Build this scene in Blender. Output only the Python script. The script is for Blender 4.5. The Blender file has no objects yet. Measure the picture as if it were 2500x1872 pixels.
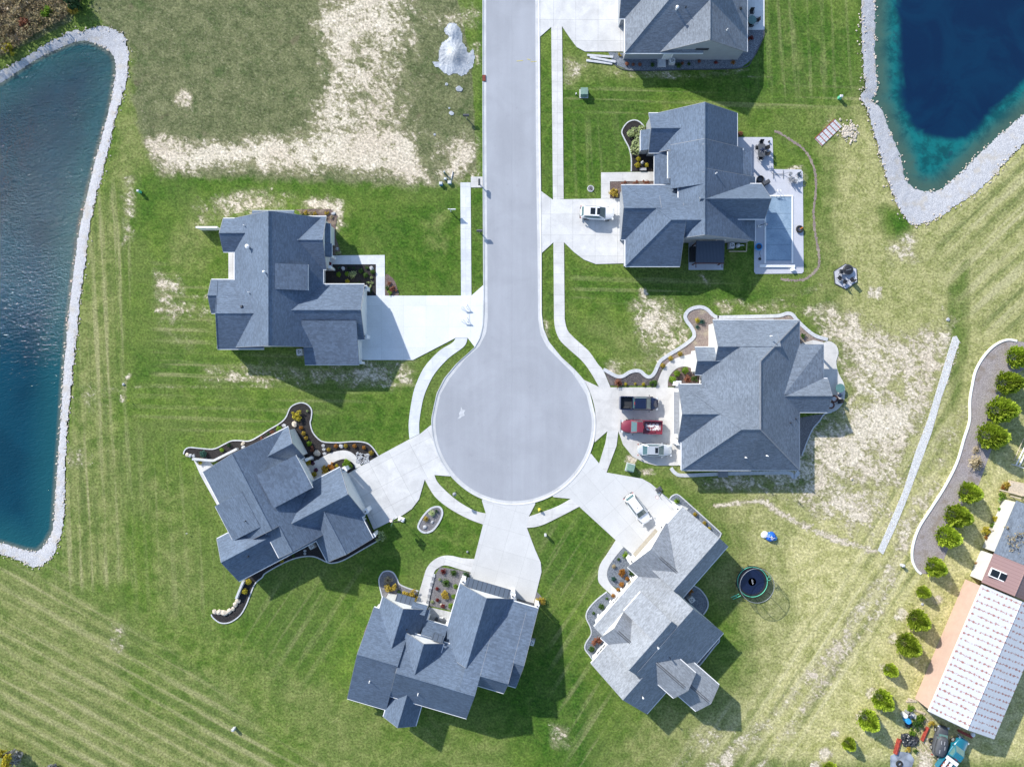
# Aerial view of a cul-de-sac neighbourhood, built in metres.  Plan positions are image pixel coordinates, taken at 17 units per
# metre (origin 1250,936 under the drone); P() unprojects an image point at an estimated height h to a world position.
import bpy, bmesh, math, random
import numpy as np
from mathutils import Vector, Matrix
random.seed(7); rng = np.random.default_rng(7)
C = bpy.context.scene.collection
H, S = 100.0, 17.0
R = math.radians
def P(x, y, h=0.0):
    k = (1 - h / H) / S
    return ((x - 1250) * k, (936 - y) * k, h)
def fr(x0, y0, s): return lambda x, y: (x0 + x / s, y0 + y / s)
T = {(r, c): fr((0, 620, 1240, 1860)[c], (0, 460, 920, 1392)[r], 3.45) for r in range(4) for c in range(4)}
ZA = fr(1480, 730, 7.2); ZB = fr(1660, 320, 4.6); ZC = fr(1640, 740, 3.764); ZD = fr(1380, 1180, 3.943)
ZE = fr(900, 1340, 4.359); ZF = fr(440, 970, 4.14); ZG = fr(480, 490, 3.943); ZR = fr(2320, 1160, 6.133)
ZJ = fr(2180, 1692, 9.2); ZH = fr(1960, 640, 13.01); ZP = fr(1980, 880, 12.74)

# ---------------------------------------------------------------- tagging and mesh building
def tag(o, label=None, cat=None, group=None, kind=None):
    if label: o['label'] = label
    if cat: o['category'] = cat
    if group: o['group'] = group
    if kind: o['kind'] = kind
    return o
def empty(name, loc, rz=0, label=None, cat=None, group=None):
    o = bpy.data.objects.new(name, None); C.objects.link(o); o.empty_display_size = .3
    o.location = loc; o.rotation_euler = (0, 0, rz)
    return tag(o, label, cat, group)
class MB:
    def __init__(s): s.v = []; s.f = []; s.m = []; s.mi = 0
    def add(s, vs, fs):
        n = len(s.v); s.v += [tuple(map(float, p)) for p in vs]
        for f in fs: s.f.append([i + n for i in f]); s.m.append(s.mi)
        return s
    def box(s, c, d, rz=0, ry=0, taper=1.0):
        x, y, z = [a / 2 for a in d]
        M = Matrix.Translation(c) @ Matrix.Rotation(rz, 4, 'Z') @ Matrix.Rotation(ry, 4, 'Y')
        vs = [M @ Vector((sx * x * (taper if sz > 0 else 1), sy * y * (taper if sz > 0 else 1), sz * z)) for sz in (-1, 1) for sx, sy in ((-1, -1), (1, -1), (1, 1), (-1, 1))]
        return s.add(vs, [(3, 2, 1, 0), (4, 5, 6, 7), (0, 1, 5, 4), (1, 2, 6, 5), (2, 3, 7, 6), (3, 0, 4, 7)])
    def prism(s, pts, z0, z1, inset=0.0):
        a = sum(pts[i][0] * pts[(i + 1) % len(pts)][1] - pts[(i + 1) % len(pts)][0] * pts[i][1] for i in range(len(pts)))
        if a < 0: pts = pts[::-1]
        n = len(pts); top = pts
        if inset:
            cx = sum(p[0] for p in pts) / n; cy = sum(p[1] for p in pts) / n
            top = [(cx + (p[0] - cx) * (1 - inset), cy + (p[1] - cy) * (1 - inset)) for p in pts]
        return s.add([(p[0], p[1], z0) for p in pts] + [(p[0], p[1], z1) for p in top],
              [list(range(n - 1, -1, -1)), list(range(n, 2 * n))] + [(i, (i + 1) % n, n + (i + 1) % n, n + i) for i in range(n)])
    def slab(s, pts, t):          # any planar-ish polygon in 3D, thickened downwards
        n = len(pts)
        a = sum(pts[i][0] * pts[(i + 1) % n][1] - pts[(i + 1) % n][0] * pts[i][1] for i in range(n))
        if a < 0: pts = pts[::-1]
        return s.add(list(pts) + [(p[0], p[1], p[2] - t) for p in pts],
              [list(range(n)), list(range(2 * n - 1, n - 1, -1))] + [(n + i, n + (i + 1) % n, (i + 1) % n, i) for i in range(n)])
    def tube(s, pts, r, n=8, r1=None, cap=True):
        pts = [Vector(p) for p in pts]; k = len(pts); base = len(s.v); vs = []
        for i, p in enumerate(pts):
            d = (pts[min(i + 1, k - 1)] - pts[max(i - 1, 0)]).normalized()
            a = d.orthogonal().normalized() if abs(d.z) < .99 else Vector((1, 0, 0)); b = d.cross(a)
            if abs(d.z) < .99:
                a = d.cross(Vector((0, 0, 1))).normalized(); b = a.cross(d)
            rr = r if r1 is None else r + (r1 - r) * i / (k - 1)
            vs += [p + a * rr * math.cos(2 * math.pi * j / n) + b * rr * math.sin(2 * math.pi * j / n) for j in range(n)]
        fs = [(i * n + j, i * n + (j + 1) % n, (i + 1) * n + (j + 1) % n, (i + 1) * n + j) for i in range(k - 1) for j in range(n)]
        if cap: fs += [list(range(n - 1, -1, -1)), list(range((k - 1) * n, k * n))]
        return s.add(vs, fs)
    def lathe(s, prof, c=(0, 0, 0), n=20, arc=None):
        vs = []; fs = []
        for r, z in prof: vs += [(c[0] + r * math.cos(2 * math.pi * j / n), c[1] + r * math.sin(2 * math.pi * j / n), c[2] + z) for j in range(n)]
        k = len(prof)
        for i in range(k - 1): fs += [(i * n + j, i * n + (j + 1) % n, (i + 1) * n + (j + 1) % n, (i + 1) * n + j) for j in range(n)]
        fs += [list(range(n - 1, -1, -1)), list(range((k - 1) * n, k * n))]
        return s.add(vs, fs)
    def torus(s, c, Rr, r, n=32, m=8):
        vs = [(c[0] + (Rr + r * math.cos(b)) * math.cos(a), c[1] + (Rr + r * math.cos(b)) * math.sin(a), c[2] + r * math.sin(b))
              for a in np.linspace(0, 2 * math.pi, n, endpoint=False) for b in np.linspace(0, 2 * math.pi, m, endpoint=False)]
        return s.add(vs, [(i * m + j, ((i + 1) % n) * m + j, ((i + 1) % n) * m + (j + 1) % m, i * m + (j + 1) % m) for i in range(n) for j in range(m)])
    def rock(s, c, r, sq=.6, n=1, seed=0):
        bm = bmesh.new(); bmesh.ops.create_icosphere(bm, subdivisions=n, radius=1)
        rr = random.Random(seed); rz = rr.random() * 6.3; ax = (rr.uniform(.75, 1.25), rr.uniform(.7, 1.2))
        vs = []
        for v in bm.verts:
            q = v.co * rr.uniform(.82, 1.14); x, y = q.x * ax[0] * r, q.y * ax[1] * r
            vs.append((c[0] + x * math.cos(rz) - y * math.sin(rz), c[1] + x * math.sin(rz) + y * math.cos(rz), c[2] + q.z * r * sq))
        fs = [[v.index for v in f.verts] for f in bm.faces]; bm.free()
        return s.add(vs, fs)
    def build(s, name, mat, parent=None, local=False, smooth=False, bevel=0, attrs=None):
        me = bpy.data.meshes.new(name); off = Vector((0, 0, 0))
        if parent is not None and not local:
            q = parent
            while q is not None: off += q.location; q = q.parent
        me.from_pydata([Vector(p) - off for p in s.v], [], s.f)
        for m in (mat if isinstance(mat, (list, tuple)) else [mat]): me.materials.append(m)
        if isinstance(mat, (list, tuple)): me.polygons.foreach_set('material_index', s.m)
        if smooth: me.polygons.foreach_set('use_smooth', [True] * len(me.polygons))
        if attrs:
            for k, arr in attrs.items():
                a = me.attributes.new(k, 'FLOAT', 'POINT'); a.data.foreach_set('value', np.asarray(arr, dtype=np.float32))
        me.update()
        o = bpy.data.objects.new(name, me); C.objects.link(o)
        if parent is not None: o.parent = parent
        if bevel:
            b = o.modifiers.new('Bevel', 'BEVEL'); b.width = bevel; b.segments = 2; b.limit_method = 'ANGLE'; b.angle_limit = R(40)
        return o
def copy_tree(o, parent=None):
    c = o.copy(); C.objects.link(c)
    if parent is not None: c.parent = parent
    for ch in list(o.children): copy_tree(ch, c)
    return c
def smooth_line(pts, n=6, closed=False):
    q = np.array(pts, float); k = len(q); out = []
    for i in range(k if closed else k - 1):
        p0, p1, p2, p3 = (q[(i - 1) % k], q[i], q[(i + 1) % k], q[(i + 2) % k]) if closed else (q[max(i - 1, 0)], q[i], q[i + 1], q[min(i + 2, k - 1)])
        for t in np.arange(n) / n:
            out.append(.5 * ((2 * p1) + (-p0 + p2) * t + (2 * p0 - 5 * p1 + 4 * p2 - p3) * t * t + (-p0 + 3 * p1 - 3 * p2 + p3) * t ** 3))
    if not closed: out.append(q[-1])
    return [tuple(p) for p in out]
def resample(pts, n):
    q = np.array(pts, float); d = np.r_[0, np.cumsum(np.hypot(*np.diff(q, axis=0).T))]
    t = np.linspace(0, d[-1], n)
    return np.c_[np.interp(t, d, q[:, 0]), np.interp(t, d, q[:, 1])]
def sdist(px, py, poly):          # signed distance to a polygon, positive inside
    q = np.array(poly, float); d = np.full(px.shape, 1e9); ins = np.zeros(px.shape, bool)
    for (x0, y0), (x1, y1) in zip(q, np.roll(q, -1, 0)):
        ex, ey = x1 - x0, y1 - y0; L = ex * ex + ey * ey + 1e-9
        t = np.clip(((px - x0) * ex + (py - y0) * ey) / L, 0, 1)
        d = np.minimum(d, np.hypot(px - x0 - t * ex, py - y0 - t * ey))
        if y0 != y1:
            cr = ((y0 > py) != (y1 > py)) & (px < (x1 - x0) * (py - y0) / (y1 - y0) + x0); ins ^= cr
    return np.where(ins, d, -d)
def sstep(a, b, x):
    t = np.clip((x - a) / (b - a), 0, 1); return t * t * (3 - 2 * t)

# ---------------------------------------------------------------- materials
class NT:
    def __init__(s, name):
        s.mat = bpy.data.materials.new(name); s.mat.use_nodes = True; s.t = s.mat.node_tree; s.n = s.t.nodes
        s.b = s.n['Principled BSDF']; s.out = s.n['Material Output']
    def new(s, ty, **kw):
        n = s.n.new(ty)
        for k, v in kw.items(): setattr(n, k, v)
        return n
    def set(s, sock, v):
        if hasattr(v, 'is_linked') or isinstance(v, bpy.types.NodeSocket): s.t.links.new(v, sock)
        elif isinstance(v, (tuple, list)) and len(v) == 3 and sock.type == 'RGBA': sock.default_value = (*v, 1)
        else: sock.default_value = v
    def math(s, op, a, b=0.0, c=None, clamp=False):
        n = s.new('ShaderNodeMath', operation=op, use_clamp=clamp); s.set(n.inputs[0], a); s.set(n.inputs[1], b)
        if c is not None: s.set(n.inputs[2], c)
        return n.outputs[0]
    def mix(s, f, a, b, bt='MIX'):
        n = s.new('ShaderNodeMix', data_type='RGBA', blend_type=bt); s.set(n.inputs[0], f); s.set(n.inputs[6], a); s.set(n.inputs[7], b); return n.outputs[2]
    def ramp(s, x, a, b, lo=0.0, hi=1.0):
        n = s.new('ShaderNodeMapRange', interpolation_type='SMOOTHSTEP'); s.set(n.inputs[0], x)
        for i, v in zip((1, 2, 3, 4), (a, b, lo, hi)): s.set(n.inputs[i], v)
        return n.outputs[0]
    def pos(s, kind='pos'):
        if kind == 'pos': return s.new('ShaderNodeNewGeometry').outputs['Position']
        return s.new('ShaderNodeTexCoord').outputs['Object']
    def mapv(s, v, scale=(1, 1, 1), rz=0.0):
        n = s.new('ShaderNodeMapping'); s.set(n.inputs[0], v); n.inputs['Scale'].default_value = scale
        if rz:
            m = s.new('ShaderNodeMapping'); s.set(m.inputs[0], v); m.inputs['Rotation'].default_value = (0, 0, rz); s.t.links.new(m.outputs[0], n.inputs[0])
        return n.outputs[0]
    def noise(s, v, scale, det=4, rough=.6, dist=0.0):
        n = s.new('ShaderNodeTexNoise'); s.set(n.inputs['Vector'], v); n.inputs['Scale'].default_value = scale
        n.inputs['Detail'].default_value = det; n.inputs['Roughness'].default_value = rough; n.inputs['Distortion'].default_value = dist
        return n.outputs[0]
    def voro(s, v, scale, feature='F1', out='Distance'):
        n = s.new('ShaderNodeTexVoronoi', feature=feature); s.set(n.inputs['Vector'], v); n.inputs['Scale'].default_value = scale; return n.outputs[out]
    def attr(s, name): return s.new('ShaderNodeAttribute', attribute_name=name).outputs['Fac']
    def bump(s, h, strength=.3, dist=.05):
        n = s.new('ShaderNodeBump'); n.inputs['Strength'].default_value = strength; n.inputs['Distance'].default_value = dist
        s.set(n.inputs['Height'], h); s.t.links.new(n.outputs[0], s.b.inputs['Normal'])
    def done(s, col=None, rough=.8, metal=0.0, spec=None):
        if col is not None: s.set(s.b.inputs['Base Color'], col)
        s.set(s.b.inputs['Roughness'], rough); s.b.inputs['Metallic'].default_value = metal
        if spec is not None: s.b.inputs['Specular IOR Level'].default_value = spec
        return s.mat
def plain(name, col, rough=.6, metal=0.0, var=.12, scale=3.0, spec=None, coat=0):
    t = NT(name); n = t.noise(t.pos(), scale, 5)
    k = t.ramp(n, .3, .7, 1 - var, 1 + var)
    m = t.new('ShaderNodeVectorMath', operation='SCALE'); m.inputs[0].default_value = col; t.set(m.inputs[3], k)
    if coat: t.b.inputs['Coat Weight'].default_value = coat; t.b.inputs['Coat Roughness'].default_value = .06
    return t.done(m.outputs[0], rough, metal, spec)
def shingle(name, c, lightvar=.22):
    t = NT(name); p = t.pos()
    a = t.noise(t.mapv(p, (1, 1, 1.8)), 4.6, 5, .7, .35); b = t.noise(p, .22, 3); z = t.new('ShaderNodeSeparateXYZ'); t.set(z.inputs[0], p)
    wob = t.math('ADD', z.outputs[2], t.math('MULTIPLY', t.noise(p, 1.4, 2), .05))
    crs = t.math('FRACT', t.math('MULTIPLY', wob, 7.5))
    k = t.ramp(a, .3, .72, 1 - lightvar, 1 + lightvar)
    k = t.math('MULTIPLY', k, t.ramp(b, .35, .65, .93, 1.07)); k = t.math('MULTIPLY', k, t.ramp(crs, 0.0, .22, .82, 1.0))
    tab = t.voro(t.mapv(p, (1.6, 1.6, 7)), 1.6, out='Color')
    sp = t.new('ShaderNodeSeparateColor'); t.set(sp.inputs[0], tab); k = t.math('MULTIPLY', k, t.ramp(sp.outputs[0], 0, 1, .86, 1.14))
    m = t.new('ShaderNodeVectorMath', operation='SCALE'); m.inputs[0].default_value = c; t.set(m.inputs[3], k)
    t.bump(t.math('ADD', a, crs), .35, .03)
    return t.done(m.outputs[0], .85, 0, .35)
def concrete(name, c, var=.05, bw=3.2, bh=3.0, obj=True, joint=.7, stain=.13):
    t = NT(name); p = t.pos(); o = t.pos('obj') if obj else p
    a = t.noise(p, .5, 6, .65, .4); f = t.noise(p, 9, 3)
    k = t.math('MULTIPLY', t.ramp(a, .3, .7, 1 - stain, 1 + stain * .6), t.ramp(f, .3, .7, 1 - var, 1 + var))
    br = t.new('ShaderNodeTexBrick', offset=0.0, squash=1.0); t.set(br.inputs['Vector'], o)
    br.inputs['Color1'].default_value = (1, 1, 1, 1); br.inputs['Color2'].default_value = (.93, .93, .93, 1); br.inputs['Mortar'].default_value = (joint, joint, joint, 1)
    br.inputs['Scale'].default_value = 1; br.inputs['Brick Width'].default_value = bw; br.inputs['Row Height'].default_value = bh; br.inputs['Mortar Size'].default_value = .026
    m = t.new('ShaderNodeVectorMath', operation='SCALE'); m.inputs[0].default_value = c; t.set(m.inputs[3], k)
    return t.done(t.mix(1.0, m.outputs[0], br.outputs[0], 'MULTIPLY'), .9, 0, .3)
def gravel(name, c1, c2, scale=6.0, c3=None):
    t = NT(name); p = t.pos(); v = t.voro(p, scale, out='Color'); d = t.voro(p, scale)
    sp = t.new('ShaderNodeSeparateColor'); t.set(sp.inputs[0], v); big = t.noise(p, .6, 4)
    col = t.mix(sp.outputs[0], c1, c2)
    if c3: col = t.mix(t.ramp(big, .5, .68), col, c3)
    col = t.mix(t.ramp(d, .25, .6, 0, .4), col, tuple(x * .35 for x in c1)); t.bump(d, .6, -.06)
    return t.done(col, .95, 0, .2)
def leafmat(name, a, b, rough=.65):
    t = NT(name); at = t.attr('tint'); o = t.new('ShaderNodeObjectInfo'); n = t.noise(t.pos(), .9, 2)
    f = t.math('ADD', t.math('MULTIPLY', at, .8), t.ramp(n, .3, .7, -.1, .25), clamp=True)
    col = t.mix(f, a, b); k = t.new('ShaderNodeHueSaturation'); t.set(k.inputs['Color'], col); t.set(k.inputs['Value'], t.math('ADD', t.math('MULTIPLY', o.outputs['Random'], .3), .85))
    tr = t.new('ShaderNodeBsdfTranslucent'); t.set(tr.inputs[0], k.outputs[0]); mx = t.new('ShaderNodeMixShader'); mx.inputs[0].default_value = .38; t.t.links.new(t.b.outputs[0], mx.inputs[1]); t.t.links.new(tr.outputs[0], mx.inputs[2]); t.t.links.new(mx.outputs[0], t.out.inputs[0])
    return t.done(k.outputs[0], rough, 0, .2)
M = {}
M['roof_slate'] = shingle('slate blue shingles', (.104, .140, .198), .12); M['roof_grey'] = shingle('grey shingles', (.168, .193, .23), .16)
M['roof_pale'] = shingle('pale grey shingles', (.235, .255, .285), .17); M['roof_ash'] = shingle('ash shingles', (.148, .178, .222), .14)
M['roof_old'] = shingle('brown shingles', (.17, .105, .10)); M['roof_red'] = shingle('dark red shingles', (.13, .05, .045))
def siding(name, c, vert=False):
    t = NT(name); p = t.pos(); z = t.new('ShaderNodeSeparateXYZ'); t.set(z.inputs[0], p)
    f = t.math('FRACT', t.math('MULTIPLY', t.math('ADD', z.outputs[0], z.outputs[1]) if vert else z.outputs[2], 6.0)); t.bump(f, .5, .02)
    k = t.ramp(t.noise(p, 1.2, 4), .3, .7, .95, 1.04); m = t.new('ShaderNodeVectorMath', operation='SCALE'); m.inputs[0].default_value = c; t.set(m.inputs[3], t.math('MULTIPLY', k, t.ramp(f, 0, .15, .8, 1)))
    return t.done(m.outputs[0], .7)
M['wall_white'] = siding('white siding', (.72, .72, .7)); M['wall_cream'] = siding('cream siding', (.6, .58, .5)); M['wall_grey'] = siding('grey siding', (.3, .32, .35)); M['wall_stone'] = gravel('stone cladding', (.4, .36, .31), (.52, .47, .4), 3.0)
M['white'] = plain('white trim', (.78, .78, .78), .5, var=.05); M['black'] = plain('black metal', (.02, .021, .024), .5); M['dgrey'] = plain('dark grey', (.07, .075, .085), .6)
M['grey'] = plain('mid grey', (.22, .23, .25), .6); M['lgrey'] = plain('light grey', (.5, .51, .53), .6); M['steel'] = plain('galvanised steel', (.45, .46, .48), .38, .6)
M['glass'] = plain('dark window glass', (.012, .016, .02), .06, var=.05, spec=.7); M['wglass'] = plain('windscreen glass', (.07, .13, .14), .05, var=.1, spec=.8)
M['glass_pale'] = plain('pale windscreen glass', (.1, .2, .19), .1, var=.1, spec=.8)
M['green_box'] = plain('sage green enamel', (.17, .27, .22), .55); M['timber'] = plain('pale timber', (.55, .46, .34), .8, var=.2, scale=5); M['rust'] = plain('red oxide', (.33, .055, .035), .6, var=.3)
M['door_dark'] = plain('dark garage door', (.06, .065, .075), .6); M['door_white'] = plain('white garage door', (.66, .66, .65), .6); M['door_tan'] = plain('tan garage door', (.3, .27, .22), .6)
M['paint_white'] = plain('white car paint', (.78, .79, .81), .2, coat=1, var=.02); M['paint_silver'] = plain('pale silver car paint', (.52, .55, .58), .25, .25, coat=1, var=.02)
M['paint_navy'] = plain('black blue car paint', (.008, .014, .045), .2, coat=1, var=.02); M['paint_red'] = plain('maroon car paint', (.20, .028, .045), .25, coat=1, var=.04)
M['paint_teal'] = plain('teal car paint', (.01, .15, .22), .3, coat=1, var=.06); M['tyre'] = plain('tyre rubber', (.018, .018, .018), .9)
M['lamp_red'] = plain('red lamp lens', (.3, .01, .01), .3); M['lamp_clear'] = plain('clear lamp lens', (.6, .62, .64), .15); M['bedliner'] = plain('truck bed liner', (.035, .037, .042), .8)
M['blue'] = plain('bright blue plastic', (.01, .12, .55), .4); M['skyblue'] = plain('sky blue plastic', (.03, .3, .65), .4); M['mint'] = plain('mint green plastic', (.12, .55, .36), .5)
M['purple'] = plain('purple flowers', (.08, .01, .2), .8, var=.4, scale=20); M['crimson'] = plain('dark crimson flowers', (.12, .005, .03), .8, var=.4, scale=20)
M['orange'] = plain('orange plastic', (.6, .2, .02), .5); M['yellow'] = plain('yellow enamel', (.65, .55, .06), .5); M['brown'] = plain('brown wicker', (.09, .035, .025), .8)
M['salmon'] = plain('faded salmon metal', (.64, .465, .385), .6, var=.06, scale=.5)
for k, a, b in (('leaf_green', (.02, .055, .012), (.11, .20, .035)), ('leaf_bright', (.06, .14, .012), (.30, .46, .04)), ('leaf_deep', (.012, .035, .014), (.055, .12, .045)), ('leaf_yellow', (.28, .24, .02), (.65, .56, .06)),
                ('leaf_gold', (.28, .19, .02), (.6, .47, .09)), ('leaf_orange', (.25, .10, .015), (.52, .26, .06)), ('leaf_red', (.10, .016, .018), (.30, .06, .05)), ('leaf_rust', (.17, .06, .035), (.40, .18, .11)),
                ('leaf_sage', (.22, .28, .11), (.6, .68, .34)), ('leaf_tan', (.30, .24, .13), (.62, .53, .36)), ('leaf_grey', (.14, .14, .145), (.42, .42, .42)), ('leaf_teal', (.015, .06, .055), (.08, .19, .14)),
                ('leaf_conifer', (.15, .25, .02), (.62, .74, .09)), ('leaf_brush', (.15, .11, .075), (.45, .37, .19)), ('leaf_purple', (.05, .01, .04), (.16, .04, .12))): M[k] = leafmat(k.replace('_', ' '), a, b)
M['bark'] = plain('bark', (.10, .075, .055), .95, var=.3, scale=9)
M['rock_pale'] = plain('pale boulder', (.5, .44, .36), .9, var=.25, scale=4); M['rock_grey'] = plain('grey boulder', (.36, .37, .39), .9, var=.25, scale=4)
M['flag'] = plain('flagstone', (.42, .43, .44), .9, var=.15)
# ================================================================ the setting
POND_W_IN = [(0, 200), (29, 180), (87, 142), (130, 122), (162, 107), (191, 98.5), (220, 101), (246, 113), (269.6, 127.5), (277, 151), (277, 185), (268, 243), (255, 296), (240.6, 348), (223, 414.5), (208.7, 478), (197, 526.7), (185.5, 587.5), (174, 680), (168, 732.5), (161, 796), (153.6, 880), (149, 940), (146, 992.5), (142, 1059), (136, 1140), (130, 1227), (124.6, 1294), (107, 1326), (87, 1346), (58, 1343), (29, 1334.5), (0, 1326), (-250, 1270), (-600, 1150), (-600, 500), (-250, 340)]
POND_W_OUT = [(0, 174), (58, 142), (116, 106), (174, 77), (203, 75), (226, 68), (249, 65), (275, 71), (301, 84), (313, 116), (314.5, 151), (308.7, 203), (292.8, 255), (278, 304), (263.8, 371), (249, 429), (236, 478), (227.5, 515), (216, 570), (207, 657), (194, 744), (188.4, 816.5), (179.7, 889), (174, 957.7), (163.8, 1056), (159, 1160.6), (155, 1276.5), (142, 1325.8), (127.5, 1360.6), (92.8, 1383.8), (58, 1375), (0, 1352), (-250, 1300), (-640, 1180), (-640, 480), (-250, 310)]
POND_E_IN = [(2130, -400), (2137, -120), (2139.7, 0), (2139.7, 66.7), (2138, 116), (2142.6, 179.7), (2144, 223), (2130, 243.5), (2155.6, 263.8), (2167, 295.6), (2184.6, 339), (2202, 379.7), (2213.6, 434.8), (2245.5, 461), (2289, 463.8), (2323.8, 440.6), (2381.7, 385.5), (2439.7, 330), (2500, 278), (2650, 150), (2900, -60), (2900, -400)]
POND_E_OUT = [(2095, -430), (2101, -120), (2103.5, 0), (2103.5, 87), (2107.8, 162), (2110.7, 214.5), (2100.6, 237.7), (2115, 266.7), (2129.6, 310), (2145.5, 368), (2164, 434.8), (2176, 465.8), (2193, 503.5), (2219.4, 544), (2242.6, 548.4), (2280, 538), (2329.6, 506), (2378.8, 471.6), (2410.7, 446.4), (2500, 352), (2690, 210), (2950, -20), (2950, -430)]
def axis(lo, hi, step):
    a = list(np.arange(lo, hi + 1e-6, step)); d = step; x = hi; y = lo
    while x < 620:
        d *= 1.35; x += d; y -= d; a.append(x); a.insert(0, y)
    return np.array(a)
gx, gy = axis(-78, 78, .5), axis(-60, 60, .5)
GX, GY = np.meshgrid(gx, gy); px = GX * S + 1250; py = 936 - GY * S
def area(poly, feather, val=1.0): return val * sstep(-feather, feather, sdist(px, py, poly))
def line(pts, w, feather, val=1.0):
    d = np.full(px.shape, 1e9)
    for (x0, y0), (x1, y1) in zip(pts[:-1], pts[1:]):
        ex, ey = x1 - x0, y1 - y0; t = np.clip(((px - x0) * ex + (py - y0) * ey) / (ex * ex + ey * ey + 1e-9), 0, 1)
        d = np.minimum(d, np.hypot(px - x0 - t * ex, py - y0 - t * ey))
    return val * (1 - sstep(w - feather, w + feather, d))
A = {k: np.zeros(px.shape) for k in ('sand', 'dry', 'weed', 'lush', 'swA', 'swB', 'swC', 'swD', 'swE')}
def put(k, a): A[k] = np.maximum(A[k], a)
def cut(k, a): A[k] = A[k] * (1 - a)
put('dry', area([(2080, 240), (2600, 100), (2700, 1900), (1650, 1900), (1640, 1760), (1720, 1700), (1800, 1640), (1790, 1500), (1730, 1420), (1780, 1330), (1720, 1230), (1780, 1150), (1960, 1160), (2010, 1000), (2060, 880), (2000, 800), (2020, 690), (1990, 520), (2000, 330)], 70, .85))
put('dry', area([(1990, 1180), (2600, 1000), (2700, 1900), (1850, 1900), (1790, 1760), (1900, 1500), (1850, 1330)], 90, 1.0))  # driest grass, plus the sun's backscatter glare painted into its colour
put('dry', area([(215, 480), (330, 430), (300, 620), (285, 900), (300, 1150), (330, 1420), (140, 1440), (170, 1000), (190, 700)], 35, .62))
put('dry', area([(-300, 1380), (100, 1395), (300, 1500), (330, 1690), (560, 1790), (800, 1960), (-300, 1960)], 60, .72))
put('dry', area([(330, 1580), (560, 1600), (720, 1780), (500, 1800), (330, 1720)], 50, .5))
put('dry', area([(800, 1800), (1240, 1800), (1250, 1950), (750, 1950)], 60, .35))
put('dry', area([(1420, 800), (1620, 760), (1640, 900), (1500, 915)], 40, .4)); put('dry', area([(1620, 1180), (1720, 1170), (1800, 1290), (1780, 1330)], 40, .3))
put('dry', area([(1960, 250), (2100, 240), (2190, 520), (2060, 760), (1970, 740), (1975, 560), (2000, 420)], 45, .66)); put('dry', area([(390, 560), (520, 480), (520, 690), (400, 700)], 50, .42)); put('dry', area([(1020, 520), (1110, 500), (1100, 620), (1030, 620)], 30, .4)); put('dry', area([(980, 1250), (1150, 1280), (1140, 1350), (1060, 1340)], 30, .3)); put('dry', area([(330, 1080), (470, 1200), (520, 1500), (760, 1640), (1240, 1800), (1240, 1960), (250, 1960), (320, 1500)], 70, .4)); put('dry', area([(240, 60), (340, 100), (390, 380), (300, 480), (235, 480), (290, 250)], 45, .6)); put('dry', area([(1530, 1800), (1600, 1700), (1900, 1760), (1900, 1900), (1480, 1900)], 60, .75)); put('dry', area([(1870, 30), (2105, 0), (2105, 230), (1900, 240)], 50, .25))
put('dry', area([(1560, 1110), (1640, 1180), (1720, 1200), (1700, 1130)], 25, .6)); put('dry', area([(1375, 130), (1500, 140), (1560, 190), (1375, 215)], 22, .6))
cut('dry', area([(2150, 505), (2225, 530), (2215, 580), (2165, 575)], 14, .9)); cut('dry', area([(2320, 700), (2360, 640), (2360, 830), (2330, 1000), (2320, 840)], 12, .55))
put('weed', area([(195, -60), (1180, -60), (1180, 420), (1060, 450), (400, 425), (340, 330), (270, 200), (250, 70)], 55, 1.0)); cut('weed', area([(230, 60), (340, 120), (330, 380), (240, 400)], 55, .75))
put('weed', area([(-100, -80), (215, -80), (175, 50), (60, 110), (-100, 190)], 14, 1)); cut('weed', area([(1100, -60), (1180, -60), (1180, 430), (1165, 430), (1150, 150)], 8, .8))
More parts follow.
